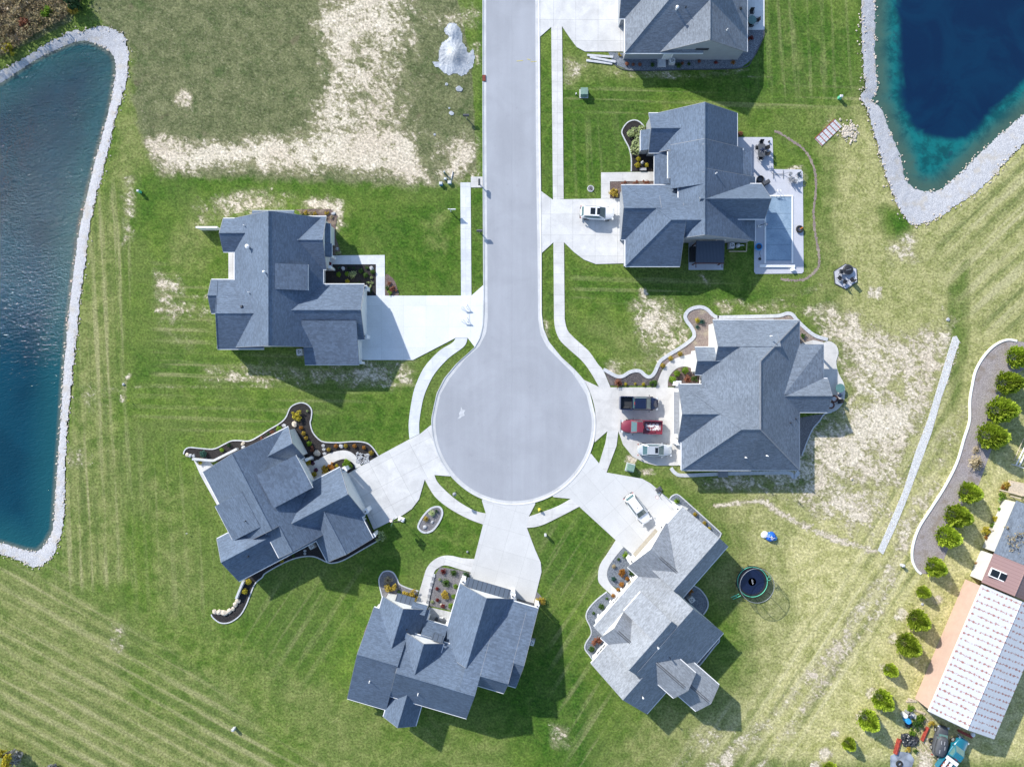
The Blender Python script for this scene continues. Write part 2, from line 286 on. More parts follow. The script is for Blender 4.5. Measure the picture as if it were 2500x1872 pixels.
for poly, f, v in (([(775, -60), (1010, -60), (1000, 160), (990, 330), (1010, 440), (700, 400), (760, 290), (790, 170), (765, 90)], 26, .66), ([(900, 150), (990, 130), (995, 330), (880, 330)], 40, .74),
                   ([(365, 350), (560, 345), (700, 330), (900, 300), (1000, 320), (1060, 440), (830, 425), (600, 405), (395, 425)], 16, .94), ([(1040, 330), (1160, 330), (1170, 440), (1110, 450), (1050, 420)], 18, .62),
                   ([(420, 250), (440, 215), (470, 225), (470, 275)], 8, .7), ([(380, 325), (400, 320), (405, 380), (375, 370)], 9, .6), ([(1020, 30), (1160, 10), (1170, 60), (1060, 60)], 16, .5), ([(1150, 110), (1172, 105), (1172, 160), (1155, 150)], 8, .6),
                   ([(480, 490), (640, 470), (820, 500), (845, 530), (835, 570), (720, 512), (560, 525), (480, 550)], 16, .62), ([(690, 495), (800, 480), (840, 490), (838, 560), (815, 525)], 10, .9), ([(380, 660), (450, 680), (450, 720), (380, 720)], 14, .5),
                   ([(380, 715), (515, 715), (515, 790), (460, 860), (390, 800)], 16, .34), ([(500, 900), (700, 880), (1010, 890), (1010, 950), (760, 935), (520, 925)], 16, .5),
                   ([(1540, 740), (1685, 740), (1680, 790), (1680, 850), (1610, 890), (1560, 850)], 16, .72), ([(1480, 890), (1590, 870), (1600, 905), (1490, 915)], 14, .52),
                   ([(1980, 770), (2060, 755), (2110, 790), (2330, 800), (2310, 900), (2230, 1100), (2140, 1340), (1960, 1230), (1830, 1190), (1950, 1170), (1960, 1040), (2080, 990), (2070, 900), (2010, 830)], 22, .66),
                   ([(1955, 1060), (2070, 1000), (2010, 1180), (1800, 1200), (1700, 1190), (1780, 1160)], 16, .62), ([(2060, 850), (2120, 790), (2170, 820), (2160, 880), (2120, 870)], 18, .75), ([(1375, 140), (1440, 150), (1400, 215), (1372, 205)], 10, .55),
                   ([(1740, 735), (2020, 740), (2020, 790), (1960, 770), (1760, 765)], 12, .5), ([(2010, 285), (2065, 300), (2100, 330), (2070, 345), (2010, 360)], 12, .5), ([(1830, 170), (1700, 178), (1490, 165), (1480, 185), (1700, 195)], 8, .5),
                   ([(2120, 695), (2155, 700), (2150, 730), (2120, 725)], 5, .85), ([(2160, 600), (2230, 560), (2250, 640), (2180, 650)], 20, .4), ([(2310, 770), (2345, 780), (2330, 800)], 6, .8), ([(1690, 1770), (1790, 1780), (1740, 1840), (1650, 1860)], 30, .35),
                   ([(1645, 1195), (1860, 1195), (1800, 1180)], 8, .4), ([(1340, 1760), (1390, 1780), (1390, 1830), (1345, 1830)], 12, .42), ([(2230, 700), (2330, 690), (2390, 790), (2290, 800)], 30, .25), ([(270, 1520), (310, 1530), (310, 1620), (260, 1600)], 14, .4),
                   ([(300, 430), (330, 430), (330, 600), (300, 560)], 10, .45), ([(175, 940), (290, 940), (280, 1010), (180, 1000)], 16, .35), ([(160, 1090), (235, 1100), (230, 1150), (160, 1140)], 12, .45), ([(1880, 420), (1960, 400), (1975, 430), (1960, 470), (1890, 430)], 7, .42),
                   ([(1530, 1110), (1555, 1118), (1545, 1135), (1525, 1130)], 5, .75), ([(1548, 1150), (1590, 1145), (1600, 1160), (1570, 1160)], 5, .8), ([(1322, 779), (1340, 779), (1345, 830), (1335, 830)], 5, .55), ([(1560, 700), (1580, 700), (1580, 740), (1560, 735)], 5, .6),
                   ([(1690, 665), (1720, 665), (1745, 700), (1730, 705)], 8, .55), ([(2240, 1660), (2300, 1800), (2280, 1900), (2220, 1900), (2250, 1800)], 14, .85), ([(2080, 1100), (2200, 1090), (2150, 1340), (2000, 1260)], 30, .5)):
    put('sand', area(poly, f * (2.6 if f > 12 else 1.6), v))
put('sand', area([(-100, -80), (205, -80), (170, 45), (60, 100), (-100, 180)], 20, .4))
for ln, w, f, v in (([(1745, 1235), (1860, 1222), (1930, 1268), (2050, 1320), (2140, 1345)], 6, 6, .95), ([(2070, 985), (2120, 935), (2200, 905), (2300, 890)], 6, 7, .92), ([(2350, 1000), (2290, 1150), (2200, 1340), (2140, 1500), (1990, 1690), (1850, 1880)], 18, 24, .5),
                    ([(2310, 1060), (2220, 1260), (2160, 1400), (2060, 1560), (1880, 1760), (1740, 1880)], 18, 26, .52), ([(2390, 900), (2380, 1010), (2330, 1150), (2250, 1290), (2235, 1370)], 4, 6, .5), ([(300, 470), (312, 560), (300, 600)], 4, 6, .5),
                    ([(300, 980), (306, 930), (320, 910)], 5, 6, .7), ([(330, 945), (620, 945), (760, 950), (980, 940)], 3, 6, .42), ([(480, 932), (640, 925), (800, 940)], 3, 5, .6), ([(382, 720), (515, 722)], 3, 4, .75), ([(382, 757), (515, 755)], 2, 3, .75),
                    ([(1200, 180), (1440, 180), (1560, 175)], 3, 5, .0), ([(1085, 500), (1085, 720)], 2, 4, .5), ([(1100, 500), (1100, 700)], 2, 4, .35), ([(1450, 185), (1600, 175), (1900, 190)], 3, 6, .3), ([(2000, 700), (1900, 735), (1760, 740)], 10, 12, .35)):
    put('sand', line(ln, w, f, v))
for x, y, r in ((2290, 1465, 18), (2200, 1500, 20), (2180, 1560, 19), (2160, 1630, 16), (2130, 1690, 20), (2105, 1745, 18), (2040, 1790, 16), (2020, 1840, 24), (1990, 1870, 16)): put('sand', .9 * (1 - sstep(r * .3, r * 1.3, np.hypot(px - x, (py - y)))))
for poly, f, v in (([(1325, 180), (1510, 200), (1600, 250), (1560, 420), (1380, 500), (1325, 480)], 40, .7), ([(1830, 0), (1960, 0), (2100, 60), (2080, 230), (1840, 250), (1500, 215), (1800, 190)], 50, .75), ([(820, 560), (1120, 460), (1120, 715), (960, 715), (930, 620)], 50, .7),
                   ([(330, 420), (720, 410), (1080, 470), (800, 480), (500, 470), (330, 560)], 35, .6), ([(560, 985), (800, 1000), (1000, 970), (1000, 1050), (800, 1090), (640, 1030)], 50, .7), ([(1300, 1290), (1420, 1250), (1500, 1310), (1460, 1400), (1330, 1440)], 40, .7),
                   ([(960, 1250), (1150, 1290), (1150, 1360), (1050, 1360), (900, 1440)], 40, .6), ([(640, 1420), (900, 1450), (880, 1600), (700, 1700), (560, 1560)], 90, .5), ([(1180, 1690), (1370, 1520), (1440, 1700), (1440, 1900), (1300, 1860)], 60, .8),
                   ([(1380, 1620), (1430, 1650), (1440, 1900), (1400, 1900)], 20, 1), ([(1400, 655), (1560, 690), (1800, 700), (1900, 700), (1880, 740), (1600, 740), (1400, 730)], 25, .7), ([(1330, 650), (1350, 640), (1352, 780), (1330, 780)], 8, .5), ([(1360, 840), (1440, 900), (1450, 940), (1400, 900)], 8, .5),
                   ([(330, 860), (500, 860), (500, 920), (330, 930)], 30, .6), ([(560, 640), (575, 645), (575, 690), (555, 690)], 8, .8), ([(250, 1800), (370, 1840), (350, 1880), (260, 1850)], 12, .9), ([(5, 1690), (40, 1690), (35, 1730), (10, 1725)], 6, .9), ([(400, 1590), (520, 1650), (620, 1760), (560, 1740), (480, 1670)], 16, .6), ([(330, 1680), (460, 1720), (520, 1750), (440, 1730)], 10, .5),
                   ([(1165, 450), (1180, 450), (1180, 700), (1152, 700), (1152, 460)], 6, .6), ([(1164, -60), (1180, -60), (1180, 420), (1172, 420)], 6, .6), ([(2165, 520), (2225, 535), (2190, 580)], 12, .9)):
    put('lush', area(poly, f, v))
put('swA', area([(-300, 1360), (150, 1400), (300, 1510), (640, 1780), (900, 1960), (-300, 1960)], 40)); put('swB', area([(2290, 530), (2600, 300), (2600, 900), (2420, 830), (2360, 740), (2280, 650)], 40))
put('swC', area([(220, 470), (330, 430), (300, 900), (330, 1420), (140, 1440), (170, 1000)], 25)); put('swC', area([(330, 1060), (470, 1130), (560, 1500), (330, 1480)], 60, .32)); put('swC', area([(1380, 300), (1520, 290), (1500, 480), (1380, 490)], 30, .3)); put('swC', area([(1860, -50), (2105, -50), (2105, 230), (1850, 240)], 30, .4))
put('swD', area([(330, 950), (960, 960), (600, 1060), (330, 1060)], 30, .4)); put('swD', area([(1400, 660), (1950, 690), (1950, 745), (1400, 740)], 20, .5)); put('swD', area([(1380, 215), (2100, 215), (2100, 265), (1380, 290)], 15, .6)); put('swD', area([(380, 860), (1010, 880), (1010, 950), (380, 940)], 20, .8)); put('swD', area([(380, 640), (515, 700), (515, 860), (380, 830)], 20, .7))
put('swE', area([(2350, 880), (2240, 1420), (1900, 1900), (1560, 1900), (1900, 1620), (2080, 1380), (2290, 860)], 30, .9)); put('swE', area([(1330, 1300), (1430, 1260), (1510, 1320), (1440, 1620), (1560, 1800), (1400, 1900), (1330, 1500)], 30, .5)); put('swE', area([(640, 1420), (900, 1400), (760, 1650), (500, 1600)], 60, .4))
sW, sE = sdist(px, py, POND_W_OUT), sdist(px, py, POND_E_OUT)
GZ = -1.1 * np.clip(np.maximum(sW, sE) / 24, 0, 1) - .004
nx, ny = len(gx), len(gy)
me = bpy.data.meshes.new('ground'); vs = np.c_[GX.ravel(), GY.ravel(), GZ.ravel()]
ii = np.arange(nx * ny).reshape(ny, nx); fs = np.c_[ii[:-1, :-1].ravel(), ii[:-1, 1:].ravel(), ii[1:, 1:].ravel(), ii[1:, :-1].ravel()]
me.vertices.add(len(vs)); me.vertices.foreach_set('co', vs.ravel()); me.loops.add(fs.size); me.loops.foreach_set('vertex_index', fs.ravel())
me.polygons.add(len(fs)); me.polygons.foreach_set('loop_start', np.arange(0, fs.size, 4)); me.polygons.foreach_set('loop_total', np.full(len(fs), 4)); me.update(calc_edges=True)
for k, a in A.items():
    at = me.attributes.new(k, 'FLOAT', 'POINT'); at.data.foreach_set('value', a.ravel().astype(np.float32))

def grass_material():
    t = NT('lawn meadow and soil'); p = t.pos(); at = {k: t.attr(k) for k in A}
    fine = t.noise(p, 3.2, 6, .75); mid = t.noise(p, .55, 5, .62, .6); big = t.noise(p, .09, 4, .6, .5); tuft = t.noise(t.mapv(p, (1, 1.5, 1), .5), 1.5, 5, .7, .7)
    green = t.mix(t.ramp(mid, .3, .7), (.062, .122, .016), (.135, .198, .036)); green = t.mix(t.ramp(t.noise(t.mapv(p, (1, 1.6, 1), .9), .2, 6, .7, .8), .5, .68, 0, .5), green, (.165, .19, .055)); green = t.mix(t.ramp(big, .38, .62, 0, .6), green, (.125, .165, .045))
    green = t.mix(t.math('MULTIPLY', at['lush'], t.ramp(mid, .3, .75, 1, .5)), green, t.mix(t.ramp(tuft, .3, .7), (.016, .068, .008), (.052, .132, .012)))
    dry_glare = t.mix(t.ramp(mid, .3, .7), (.145, .18, .052), (.235, .25, .09)); bright = t.mix(t.ramp(mid, .28, .72), (.30, .30, .105), (.52, .475, .235)); dry_glare = t.mix(t.ramp(at['dry'], .7, 1.0), dry_glare, bright); dry_glare = t.mix(t.ramp(tuft, .52, .74, 0, .6), dry_glare, t.mix(t.ramp(at['dry'], .7, 1.0), (.27, .26, .125), (.60, .54, .34)))  # pale end of dry: real dryness and backscatter brightness put into the colour
    dn = t.math('ADD', at['dry'], t.math('MULTIPLY', t.math('ADD', t.math('MULTIPLY', mid, .6), t.math('SUBTRACT', t.math('MULTIPLY', big, .5), .55)), 1.1))
    col = t.mix(t.math('MULTIPLY', t.ramp(dn, .15, .85), t.ramp(at['dry'], 0, .2)), green, dry_glare)
    # mowing swaths: light and dark bands along five headings
    for key, ang, per in (('swA', 29, 1.95), ('swB', -43, 3.1), ('swC', 87, 1.9), ('swD', 2, 1.6), ('swE', -57, 2.2)):
        v = t.mapv(p, (.045, 1, 1), R(ang)); n1 = t.noise(v, 1.0, 4, .65); n2 = t.noise(t.mapv(p, (.03, 1, 1), R(ang)), .32, 2)
        m = t.new('ShaderNodeMapping'); t.set(m.inputs[0], p); m.inputs['Rotation'].default_value = (0, 0, R(ang)); sp = t.new('ShaderNodeSeparateXYZ'); t.t.links.new(m.outputs[0], sp.inputs[0])
        w = t.math('SINE', t.math('ADD', t.math('MULTIPLY', sp.outputs[1], 6.283 / per), t.math('MULTIPLY', n2, 7)))
        k = t.math('ADD', t.math('MULTIPLY', w, .19), t.math('MULTIPLY', t.math('SUBTRACT', n1, .5), 1.25)); a = t.math('MULTIPLY', at[key], t.ramp(big, .3, .6, .55, 1))
        col = t.mix(t.math('MULTIPLY', a, t.ramp(k, .02, .3, 0, .85)), col, t.mix(t.ramp(at['dry'], .7, 1.0), (.30, .29, .14), (.52, .48, .28))); col = t.mix(t.math('MULTIPLY', a, t.ramp(k, 0, -.3, 0, .6)), col, (.075, .115, .03))
    weed = t.mix(t.ramp(mid, .3, .7), (.085, .105, .043), (.175, .185, .088)); weed = t.mix(t.ramp(tuft, .5, .75, 0, .6), weed, (.22, .205, .125)); weed = t.mix(t.ramp(t.noise(t.mapv(p, (1, 2.4, 1), .5), 2.2, 4, .75, .5), .56, .7, 0, .75), weed, (.32, .30, .2)); weed = t.mix(t.ramp(t.noise(t.mapv(p, (1, 2.4, 1), .5), 1.7, 4, .75, .5), .46, .34, 0, .65), weed, (.055, .075, .03)); weed = t.mix(t.ramp(t.noise(p, .25, 5, .7), .52, .66, 0, .6), weed, (.06, .10, .03)); weed = t.mix(t.ramp(t.noise(p, .4, 4), .6, .72, 0, .5), weed, (.11, .085, .06))
    col = t.mix(t.ramp(t.math('ADD', at['weed'], t.math('MULTIPLY', t.math('SUBTRACT', mid, .5), .8)), .3, .6), col, weed)
    sw_ = t.math('ADD', t.math('ADD', at['sand'], t.math('MULTIPLY', t.math('SUBTRACT', t.noise(t.mapv(p, (1, 1.5, 1), .8), .42, 5, .72, .6), .5), t.ramp(at['sand'], .02, .3, 0, 1.5))), t.math('MULTIPLY', t.math('SUBTRACT', t.noise(p, .12, 5, .66, .8), .5), t.ramp(at['sand'], 0, .35, 0, 1.9))); sn = t.noise(t.mapv(p, (1, 1.35, 1), .35), .95, 9, .72, .9); sn2 = t.noise(p, 2.3, 5, .7)
    s = t.math('SUBTRACT', t.math('ADD', t.math('MULTIPLY', sn, .7), t.math('MULTIPLY', sn2, .3)), t.math('SUBTRACT', .715, t.math('MULTIPLY', sw_, .33)))
    soil = t.mix(t.ramp(tuft, .3, .7), (.50, .44, .335), (.68, .605, .485)); soil = t.mix(t.ramp(big, .4, .65, 0, .35), soil, (.44, .35, .26))
    thin = t.mix(t.ramp(tuft, .35, .7), (.22, .20, .105), (.40, .36, .245)); col = t.mix(t.ramp(sw_, .12, .75, 0, .78), col, thin); sm = t.math('MULTIPLY', t.ramp(s, -.06, .06), t.ramp(at['sand'], .02, .2)); col = t.mix(sm, col, soil)
    col = t.mix(t.math('MULTIPLY', t.math('SUBTRACT', 1, sm), t.ramp(t.noise(p, 5.5, 3, .6), .66, .74, 0, .22)), col, (.42, .4, .28))
    hs = t.new('ShaderNodeVectorMath', operation='SCALE'); t.set(hs.inputs[0], col); t.set(hs.inputs[3], t.math('MULTIPLY', t.ramp(fine, .3, .7, .55, 1.45), t.ramp(tuft, .25, .75, .86, 1.14)))
    t.bump(t.math('ADD', fine, tuft), .55, .12)
    return t.done(hs.outputs[0], .95, 0, .1)
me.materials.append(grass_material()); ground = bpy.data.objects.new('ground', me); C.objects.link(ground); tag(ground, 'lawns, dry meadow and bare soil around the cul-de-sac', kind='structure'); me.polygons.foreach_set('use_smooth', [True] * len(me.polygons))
def struct(o, label=None): return tag(o, label, kind='structure')

# ---- ponds
def water(name, inner, zw, mat, deep=None, label=None):
    q = np.array(inner); x0, y0 = np.maximum(q.min(0) - 30, (-420, -330)); x1, y1 = np.minimum(q.max(0) + 30, (2900, 1400))
    X, Y = np.meshgrid(np.arange(x0, x1, 12.0), np.arange(y0, y1, 12.0)); sd = sdist(X, Y, inner); keep = sd > -34
    idx = -np.ones(X.shape, int); idx[keep] = np.arange(keep.sum()); mb = MB(); mb.v = [((x - 1250) / S, (936 - y) / S, zw) for x, y in zip(X[keep], Y[keep])]
    for i in range(X.shape[0] - 1):
        for j in range(X.shape[1] - 1):
            f = [idx[i, j], idx[i + 1, j], idx[i + 1, j + 1], idx[i, j + 1]]
            if min(f) >= 0: mb.f.append(f); mb.m.append(0)
    at = {'shore': sd[keep] / S}
    if deep is not None: at['deep'] = sdist(X, Y, deep)[keep] / S
    return struct(mb.build(name, mat, attrs=at, smooth=True), label)
def water_mat(east):
    t = NT('pond water east' if east else 'pond water west'); p = t.pos(); sh = t.attr('shore')
    if east:
        n = t.noise(p, .33, 7, .72, .35); n2 = t.noise(p, .12, 4, .6, 1.5); d = t.math('ADD', t.attr('deep'), t.math('MULTIPLY', t.math('SUBTRACT', n2, .5), 3.0))
        shal = t.mix(t.ramp(n, .42, .6), (.005, .135, .138), (.003, .065, .072)); shal = t.mix(t.ramp(t.noise(p, .8, 6, .72, .3), .56, .66, 0, .6), shal, (.01, .05, .07))
        shal = t.mix(t.ramp(t.math('ADD', sh, t.math('MULTIPLY', t.math('SUBTRACT', n, .5), 4)), 2.8, .2, 0, .88), shal, (.055, .10, .075))
        col = t.mix(t.ramp(d, -.9, .5), shal, t.mix(t.ramp(n2, .35, .65), (.0006, .014, .048), (.0008, .022, .06)))
        w = t.noise(t.mapv(p, (1, 2.2, 1), .3), 2.6, 3, .6); t.bump(w, .12, .05)
        return t.done(col, .12, 0, .45)
    n2 = t.noise(p, .05, 3, .6); col = t.mix(t.ramp(n2, .4, .6), (.001, .030, .054), (.002, .044, .074)); col = t.mix(t.ramp(sh, 6, .2, 0, .75), col, (.01, .085, .10)); col = t.mix(t.ramp(sh, .7, 0, 0, .7), col, (.14, .15, .12))
    w = t.math('ADD', t.noise(t.mapv(p, (1, 2.1, 1), -.15), 1.35, 3, .6, .5), t.math('MULTIPLY', t.noise(t.mapv(p, (1, 1.8, 1), -.5), 2.6, 2, .6, .3), .32)); sp = t.new('ShaderNodeSeparateXYZ'); t.set(sp.inputs[0], p)
    calm = t.ramp(t.math('ADD', sp.outputs[1], t.math('MULTIPLY', sp.outputs[0], .25)), -22, 22, .12, 1.0)
    t.bump(t.math('MULTIPLY', w, calm), 1.0, .62)
    return t.done(col, .08, 0, .3)
DEEP = [(2196, -420), (2198, 0), (2197, 110), (2202, 180), (2206, 235), (2222, 280), (2246, 320), (2280, 332), (2330, 335), (2362, 330), (2410, 290), (2455, 240), (2500, 195), (2700, 20), (2900, -150), (2900, -420)]
water('pond_water', POND_W_IN, -.3, water_mat(False), label='long dark teal pond with glittering ripples'); water('pond_water', POND_E_IN, -.3, water_mat(True), DEEP, label='deep blue pond with turquoise shallows')
def bank(outer, inner, i0, i1, label):
    """stone slope between the turf edge and the waterline, on a fine grid whose rim is pulled onto the turf edge"""
    o, i = smooth_line(outer, 4, True), smooth_line(inner, 4, True); st = 4.5; q = np.array(outer[i0:i1]); a0, a1 = np.maximum(q.min(0) - 10, (-260, -260)), np.minimum(q.max(0) + 10, (2760, 1400))
    X, Y = np.meshgrid(np.arange(a0[0], a1[0], st), np.arange(a0[1], a1[1], st)); near = (sdist(X, Y, outer) > -14) & (sdist(X, Y, inner) < 26)
    so = np.full(X.shape, -99.); si = np.full(X.shape, 99.); so[near] = sdist(X[near], Y[near], o); si[near] = sdist(X[near], Y[near], i)
    wob = 1.6 * np.sin(X * .21 + 1.7 * np.sin(Y * .13)) + 1.2 * np.sin(Y * .37 + X * .11) + rng.normal(0, .7, X.shape); so = so + wob; keep = (so > -st * .75) & (si < 16)
    gy_, gx_ = np.gradient(so, st); g = np.maximum(np.hypot(gx_, gy_), .4); pull = np.where(so < 0, -so, 0); X = X + gx_ / g * pull; Y = Y + gy_ / g * pull; so = np.maximum(so, 0)
    f = so / np.maximum(so - si, 1.0); Z = np.where(si < 0, .035 - .335 * np.clip(f, 0, 1) ** 1.25, -.3 - si / S * .55) + rng.normal(0, .02, X.shape)
    idx = -np.ones(X.shape, int); idx[keep] = np.arange(keep.sum()); mb = MB(); mb.v = [((x - 1250) / S, (936 - y) / S, z) for x, y, z in zip(X[keep], Y[keep], Z[keep])]
    for r in range(X.shape[0] - 1):
        for c in range(X.shape[1] - 1):
            fc = [idx[r, c], idx[r + 1, c], idx[r + 1, c + 1], idx[r, c + 1]]
            if min(fc) >= 0: mb.f.append(fc); mb.m.append(0)
    return struct(mb.build('gravel_bank', M['bank'], smooth=True), label), resample(smooth_line(outer[i0:i1], 5), 640), resample(smooth_line(inner[i0:i1], 5), 640)
M['bank'] = gravel('pale crushed stone', (.43, .435, .46), (.64, .645, .67), 11.0, (.52, .49, .45)); M['bluegravel'] = gravel('blue grey gravel', (.12, .14, .175), (.30, .33, .37), 11.0)
M['mulch_black'] = gravel('black mulch', (.028, .025, .026), (.062, .056, .054), 12.0); M['mulch_grey'] = gravel('weathered grey mulch', (.31, .275, .28), (.46, .41, .41), 10.0, (.30, .25, .22)); M['mulch_dusk'] = gravel('dusky mulch', (.075, .07, .075), (.17, .15, .15), 10.0, (.23, .2, .185)); M['mulch_brown'] = gravel('brown mulch', (.13, .095, .085), (.24, .18, .16), 10.0, (.34, .27, .2))
M['mulch_pink'] = gravel('faded mulch with sand', (.24, .185, .165), (.36, .3, .265), 10.0, (.42, .36, .27)); M['stone_mix'] = gravel('grey decorative stone', (.16, .155, .165), (.31, .3, .31), 12.0)
def stones(name, label, pts, n, r0, r1, spread, mats='rock_pale', z=0.02):
    mb = MB()
    for k in range(n):
        f = rng.random() * (len(pts) - 1); a = int(f); q = np.array(pts[a]) * (1 - f + a) + np.array(pts[a + 1]) * (f - a) + rng.normal(0, spread, 2)
        r = rng.uniform(r0, r1); mb.rock((*P(*q)[:2], z + r * .2), r, .6, 1, int(rng.integers(1e6)))
    return tag(mb.build(name, M[mats]), label, kind='stuff')
_, oW, iW = bank(POND_W_OUT, POND_W_IN, 0, 33, 'white stone bank around the long teal pond'); _, oE, iE = bank(POND_E_OUT, POND_E_IN, 0, 22, 'white stone bank around the deep blue pond')
stones('shore_stones', 'loose pale stones along the edge of the teal pond bank', oW, 420, .05, .14, 4.0); stones('shore_stones', 'loose pale stones along the edge of the deep blue pond bank', oE[100:600], 380, .05, .17, 5.0)
stones('shore_stones', 'wet stones at the waterline of the teal pond', iW, 160, .06, .18, 2.0, z=-.28); stones('shore_stones', 'brown leaves and stones at the waterline of the deep blue pond', iE[80:], 260, .06, .17, 3.0, z=-.27)

# ---- road, kerbs and paved surfaces
def pxy(pts, h=0): return [P(x, y, h)[:2] for x, y in pts]
ZN = [0]
def sheet(name, pts, z, mat, thick=None, ang=0.0, label=None, kind='structure'):
    ZN[0] += 1; z += (ZN[0] % 14) * .0021
    q = pxy(pts); c = np.mean(q, 0); mb = MB()
    ca, sa = math.cos(-ang), math.sin(-ang); loc = [((x - c[0]) * ca - (y - c[1]) * sa, (x - c[0]) * sa + (y - c[1]) * ca) for x, y in q]
    mb.prism(loc, z - (thick or .25), z); o = mb.build(name, mat); o.location = (*c, 0); o.rotation_euler = (0, 0, ang)
    return tag(o, label, kind=kind)
def ribbon(name, pts, w, z0, z1, mat, closed=False, jit=0.0, label=None, n=6, kind='structure', build=True, mb=None):
    q = np.array(pxy(smooth_line(pts, n, closed))); k = len(q); tg = np.zeros_like(q)
    for i in range(k): a = q[(i + 1) % k] if (closed or i < k - 1) else q[i]; b = q[i - 1] if (closed or i > 0) else q[i]; d = a - b; tg[i] = d / (np.hypot(*d) + 1e-9)
    nm = np.c_[-tg[:, 1], tg[:, 0]]; mb = mb or MB(); vs = []; base = 0
    for i in range(k):
        wl = w / 2 + rng.normal(0, jit) if jit else w / 2; wr = w / 2 + rng.normal(0, jit) if jit else w / 2; l, r = q[i] + nm[i] * wl, q[i] - nm[i] * wr
        vs += [(*l, z0), (*l, z1), (*r, z1), (*r, z0)]
    fs = []
    for i in range(k if closed else k - 1):
        a, b = i * 4, ((i + 1) % k) * 4; fs += [(a + j, a + (j + 1) % 4, b + (j + 1) % 4, b + j) for j in range(4)]
    if not closed: fs += [(3, 2, 1, 0), (4 * k - 4, 4 * k - 3, 4 * k - 2, 4 * k - 1)]
    fs = [f[::-1] for f in fs]; mb.add(vs, fs)
    if not build: return mb
    return tag(mb.build(name, mat), label, kind=kind)
ARC = lambda r, a0, a1, n=40: [(1254 + r * math.cos(R(a)), 1032 + r * math.sin(R(a))) for a in np.linspace(a0, a1, n)]
L_IN = [(1187, -300), (1187, 0), (1187.3, 300), (1188.5, 480), (1190, 640), (1190.4, 740), (1191, 779), (1186.7, 813.6), (1170.7, 845.5), (1136, 877), (1098, 924), (1075, 963.5)]
R_IN = [(1306.7, -300), (1306.7, 0), (1308, 300), (1310, 480), (1312, 600), (1314, 779), (1319.7, 816.5), (1335.7, 848), (1370, 883), (1396.5, 909), (1414, 935), (1432, 965)]
L_OUT = [(1178, -300), (1178, 0), (1178, 300), (1178.6, 480), (1179.4, 640), (1179.8, 720), (1180, 750), (1176.5, 799), (1168.5, 829), (1157, 849), (1112.8, 889), (1083.8, 923.8), (1066, 960)]
R_OUT = [(1317.7, -300), (1317.7, 0), (1319, 300), (1321, 480), (1322.3, 600), (1322.6, 767), (1327, 802), (1340, 834), (1370.4, 871.6), (1402, 900.6), (1425.5, 926.7), (1440, 958)]
def road_mat():
    t = NT('weathered asphalt'); p = t.pos(); a = t.noise(p, .16, 6, .6, .6); f = t.noise(p, 14, 3, .7); s = t.noise(t.mapv(p, (1, .05, 1)), .9, 4, .6)
    k = t.math('MULTIPLY', t.math('MULTIPLY', t.ramp(a, .3, .7, .93, 1.06), t.ramp(f, .25, .75, .93, 1.07)), t.ramp(s, .3, .7, .97, 1.03))
    cr = t.voro(t.mapv(p, (1, 1, 1)), .09, 'DISTANCE_TO_EDGE'); cr2 = t.math('ADD', cr, t.math('MULTIPLY', t.noise(p, 1.2, 4), .03)); col = t.new('ShaderNodeVectorMath', operation='SCALE'); col.inputs[0].default_value = (.335, .349, .383); t.set(col.inputs[3], k)
    rd = t.new('ShaderNodeVectorMath', operation='DISTANCE'); t.set(rd.inputs[0], p); rd.inputs[1].default_value = (.24, -5.65, 0); ra = t.math('SINE', t.math('ADD', t.math('MULTIPLY', rd.outputs['Value'], 2.4), t.math('MULTIPLY', t.noise(p, .25, 3), 5))); seam = t.new('ShaderNodeSeparateXYZ'); t.set(seam.inputs[0], p); sm = t.math('ABSOLUTE', t.math('ADD', seam.outputs[0], t.math('MULTIPLY', t.math('SUBTRACT', t.noise(p, .3, 3), .5), .25))); c = t.mix(t.math('MULTIPLY', t.ramp(ra, 0, 1, 0, .05), t.ramp(rd.outputs['Value'], 13, 9, 0, 1)), col.outputs[0], (.24, .245, .265)); c = t.mix(t.ramp(sm, .05, .03, 0, .22), c, (.2, .205, .22)); c = t.mix(t.ramp(t.noise(p, .55, 4, .7), .62, .72, 0, .3), c, (.245, .25, .27)); c = t.mix(t.ramp(t.noise(p, 2.6, 3, .6), .70, .76, 0, .4), c, (.19, .19, .2)); c = t.mix(t.ramp(t.noise(p, .9, 5, .7), .70, .77, 0, .35), c, (.42, .43, .44)); c = t.mix(t.ramp(cr2, .016, .008, 0, .12), c, (.2, .205, .22)); t.bump(f, .15, .02)
    return t.done(c, .9, 0, .3)
def conc(c=(.60, .597, .59), **k): return concrete('concrete', c, **k)
M['kerb'] = conc((.55, .555, .56), bw=3.0, bh=300, joint=.8); M['drive'] = conc(); M['walk'] = conc((.60, .59, .575), bw=300, bh=1.5, joint=.75); M['drive_new'] = conc((.67, .69, .70), joint=.85, stain=.05); M['walk_new'] = conc((.62, .64, .66), bw=300, bh=1.5, joint=.8)
M['drive_cream'] = conc((.575, .56, .54), joint=.88); M['drive_bright'] = conc((.565, .565, .56), joint=.8, stain=.05); M['deck'] = conc((.50, .51, .56), joint=.92, stain=.05)
struct(sheet('road', L_IN + [(1063.2, 1020)] + ARC(190.8, 184, 356 - 360, 60)[:] + [(1445, 1020)] + R_IN[::-1], .012, road_mat()), 'pale asphalt road ending in a round cul-de-sac')
mb_ = MB(); mb_.prism([P(*T[2, 1](x, y))[:2] for x, y in ((1745, 250), (1755, 275), (1782, 280), (1768, 300), (1775, 325), (1750, 335), (1735, 350), (1715, 352), (1732, 330), (1728, 305), (1740, 285))], .0, .026); struct(mb_.build('road_stain', M['lgrey']), 'pale splash stain on the bulb asphalt')
def strip(name, a, b, z, mat, label):      # closed band between two lines
    return sheet(name, list(a) + list(b)[::-1], z, mat, label=label)
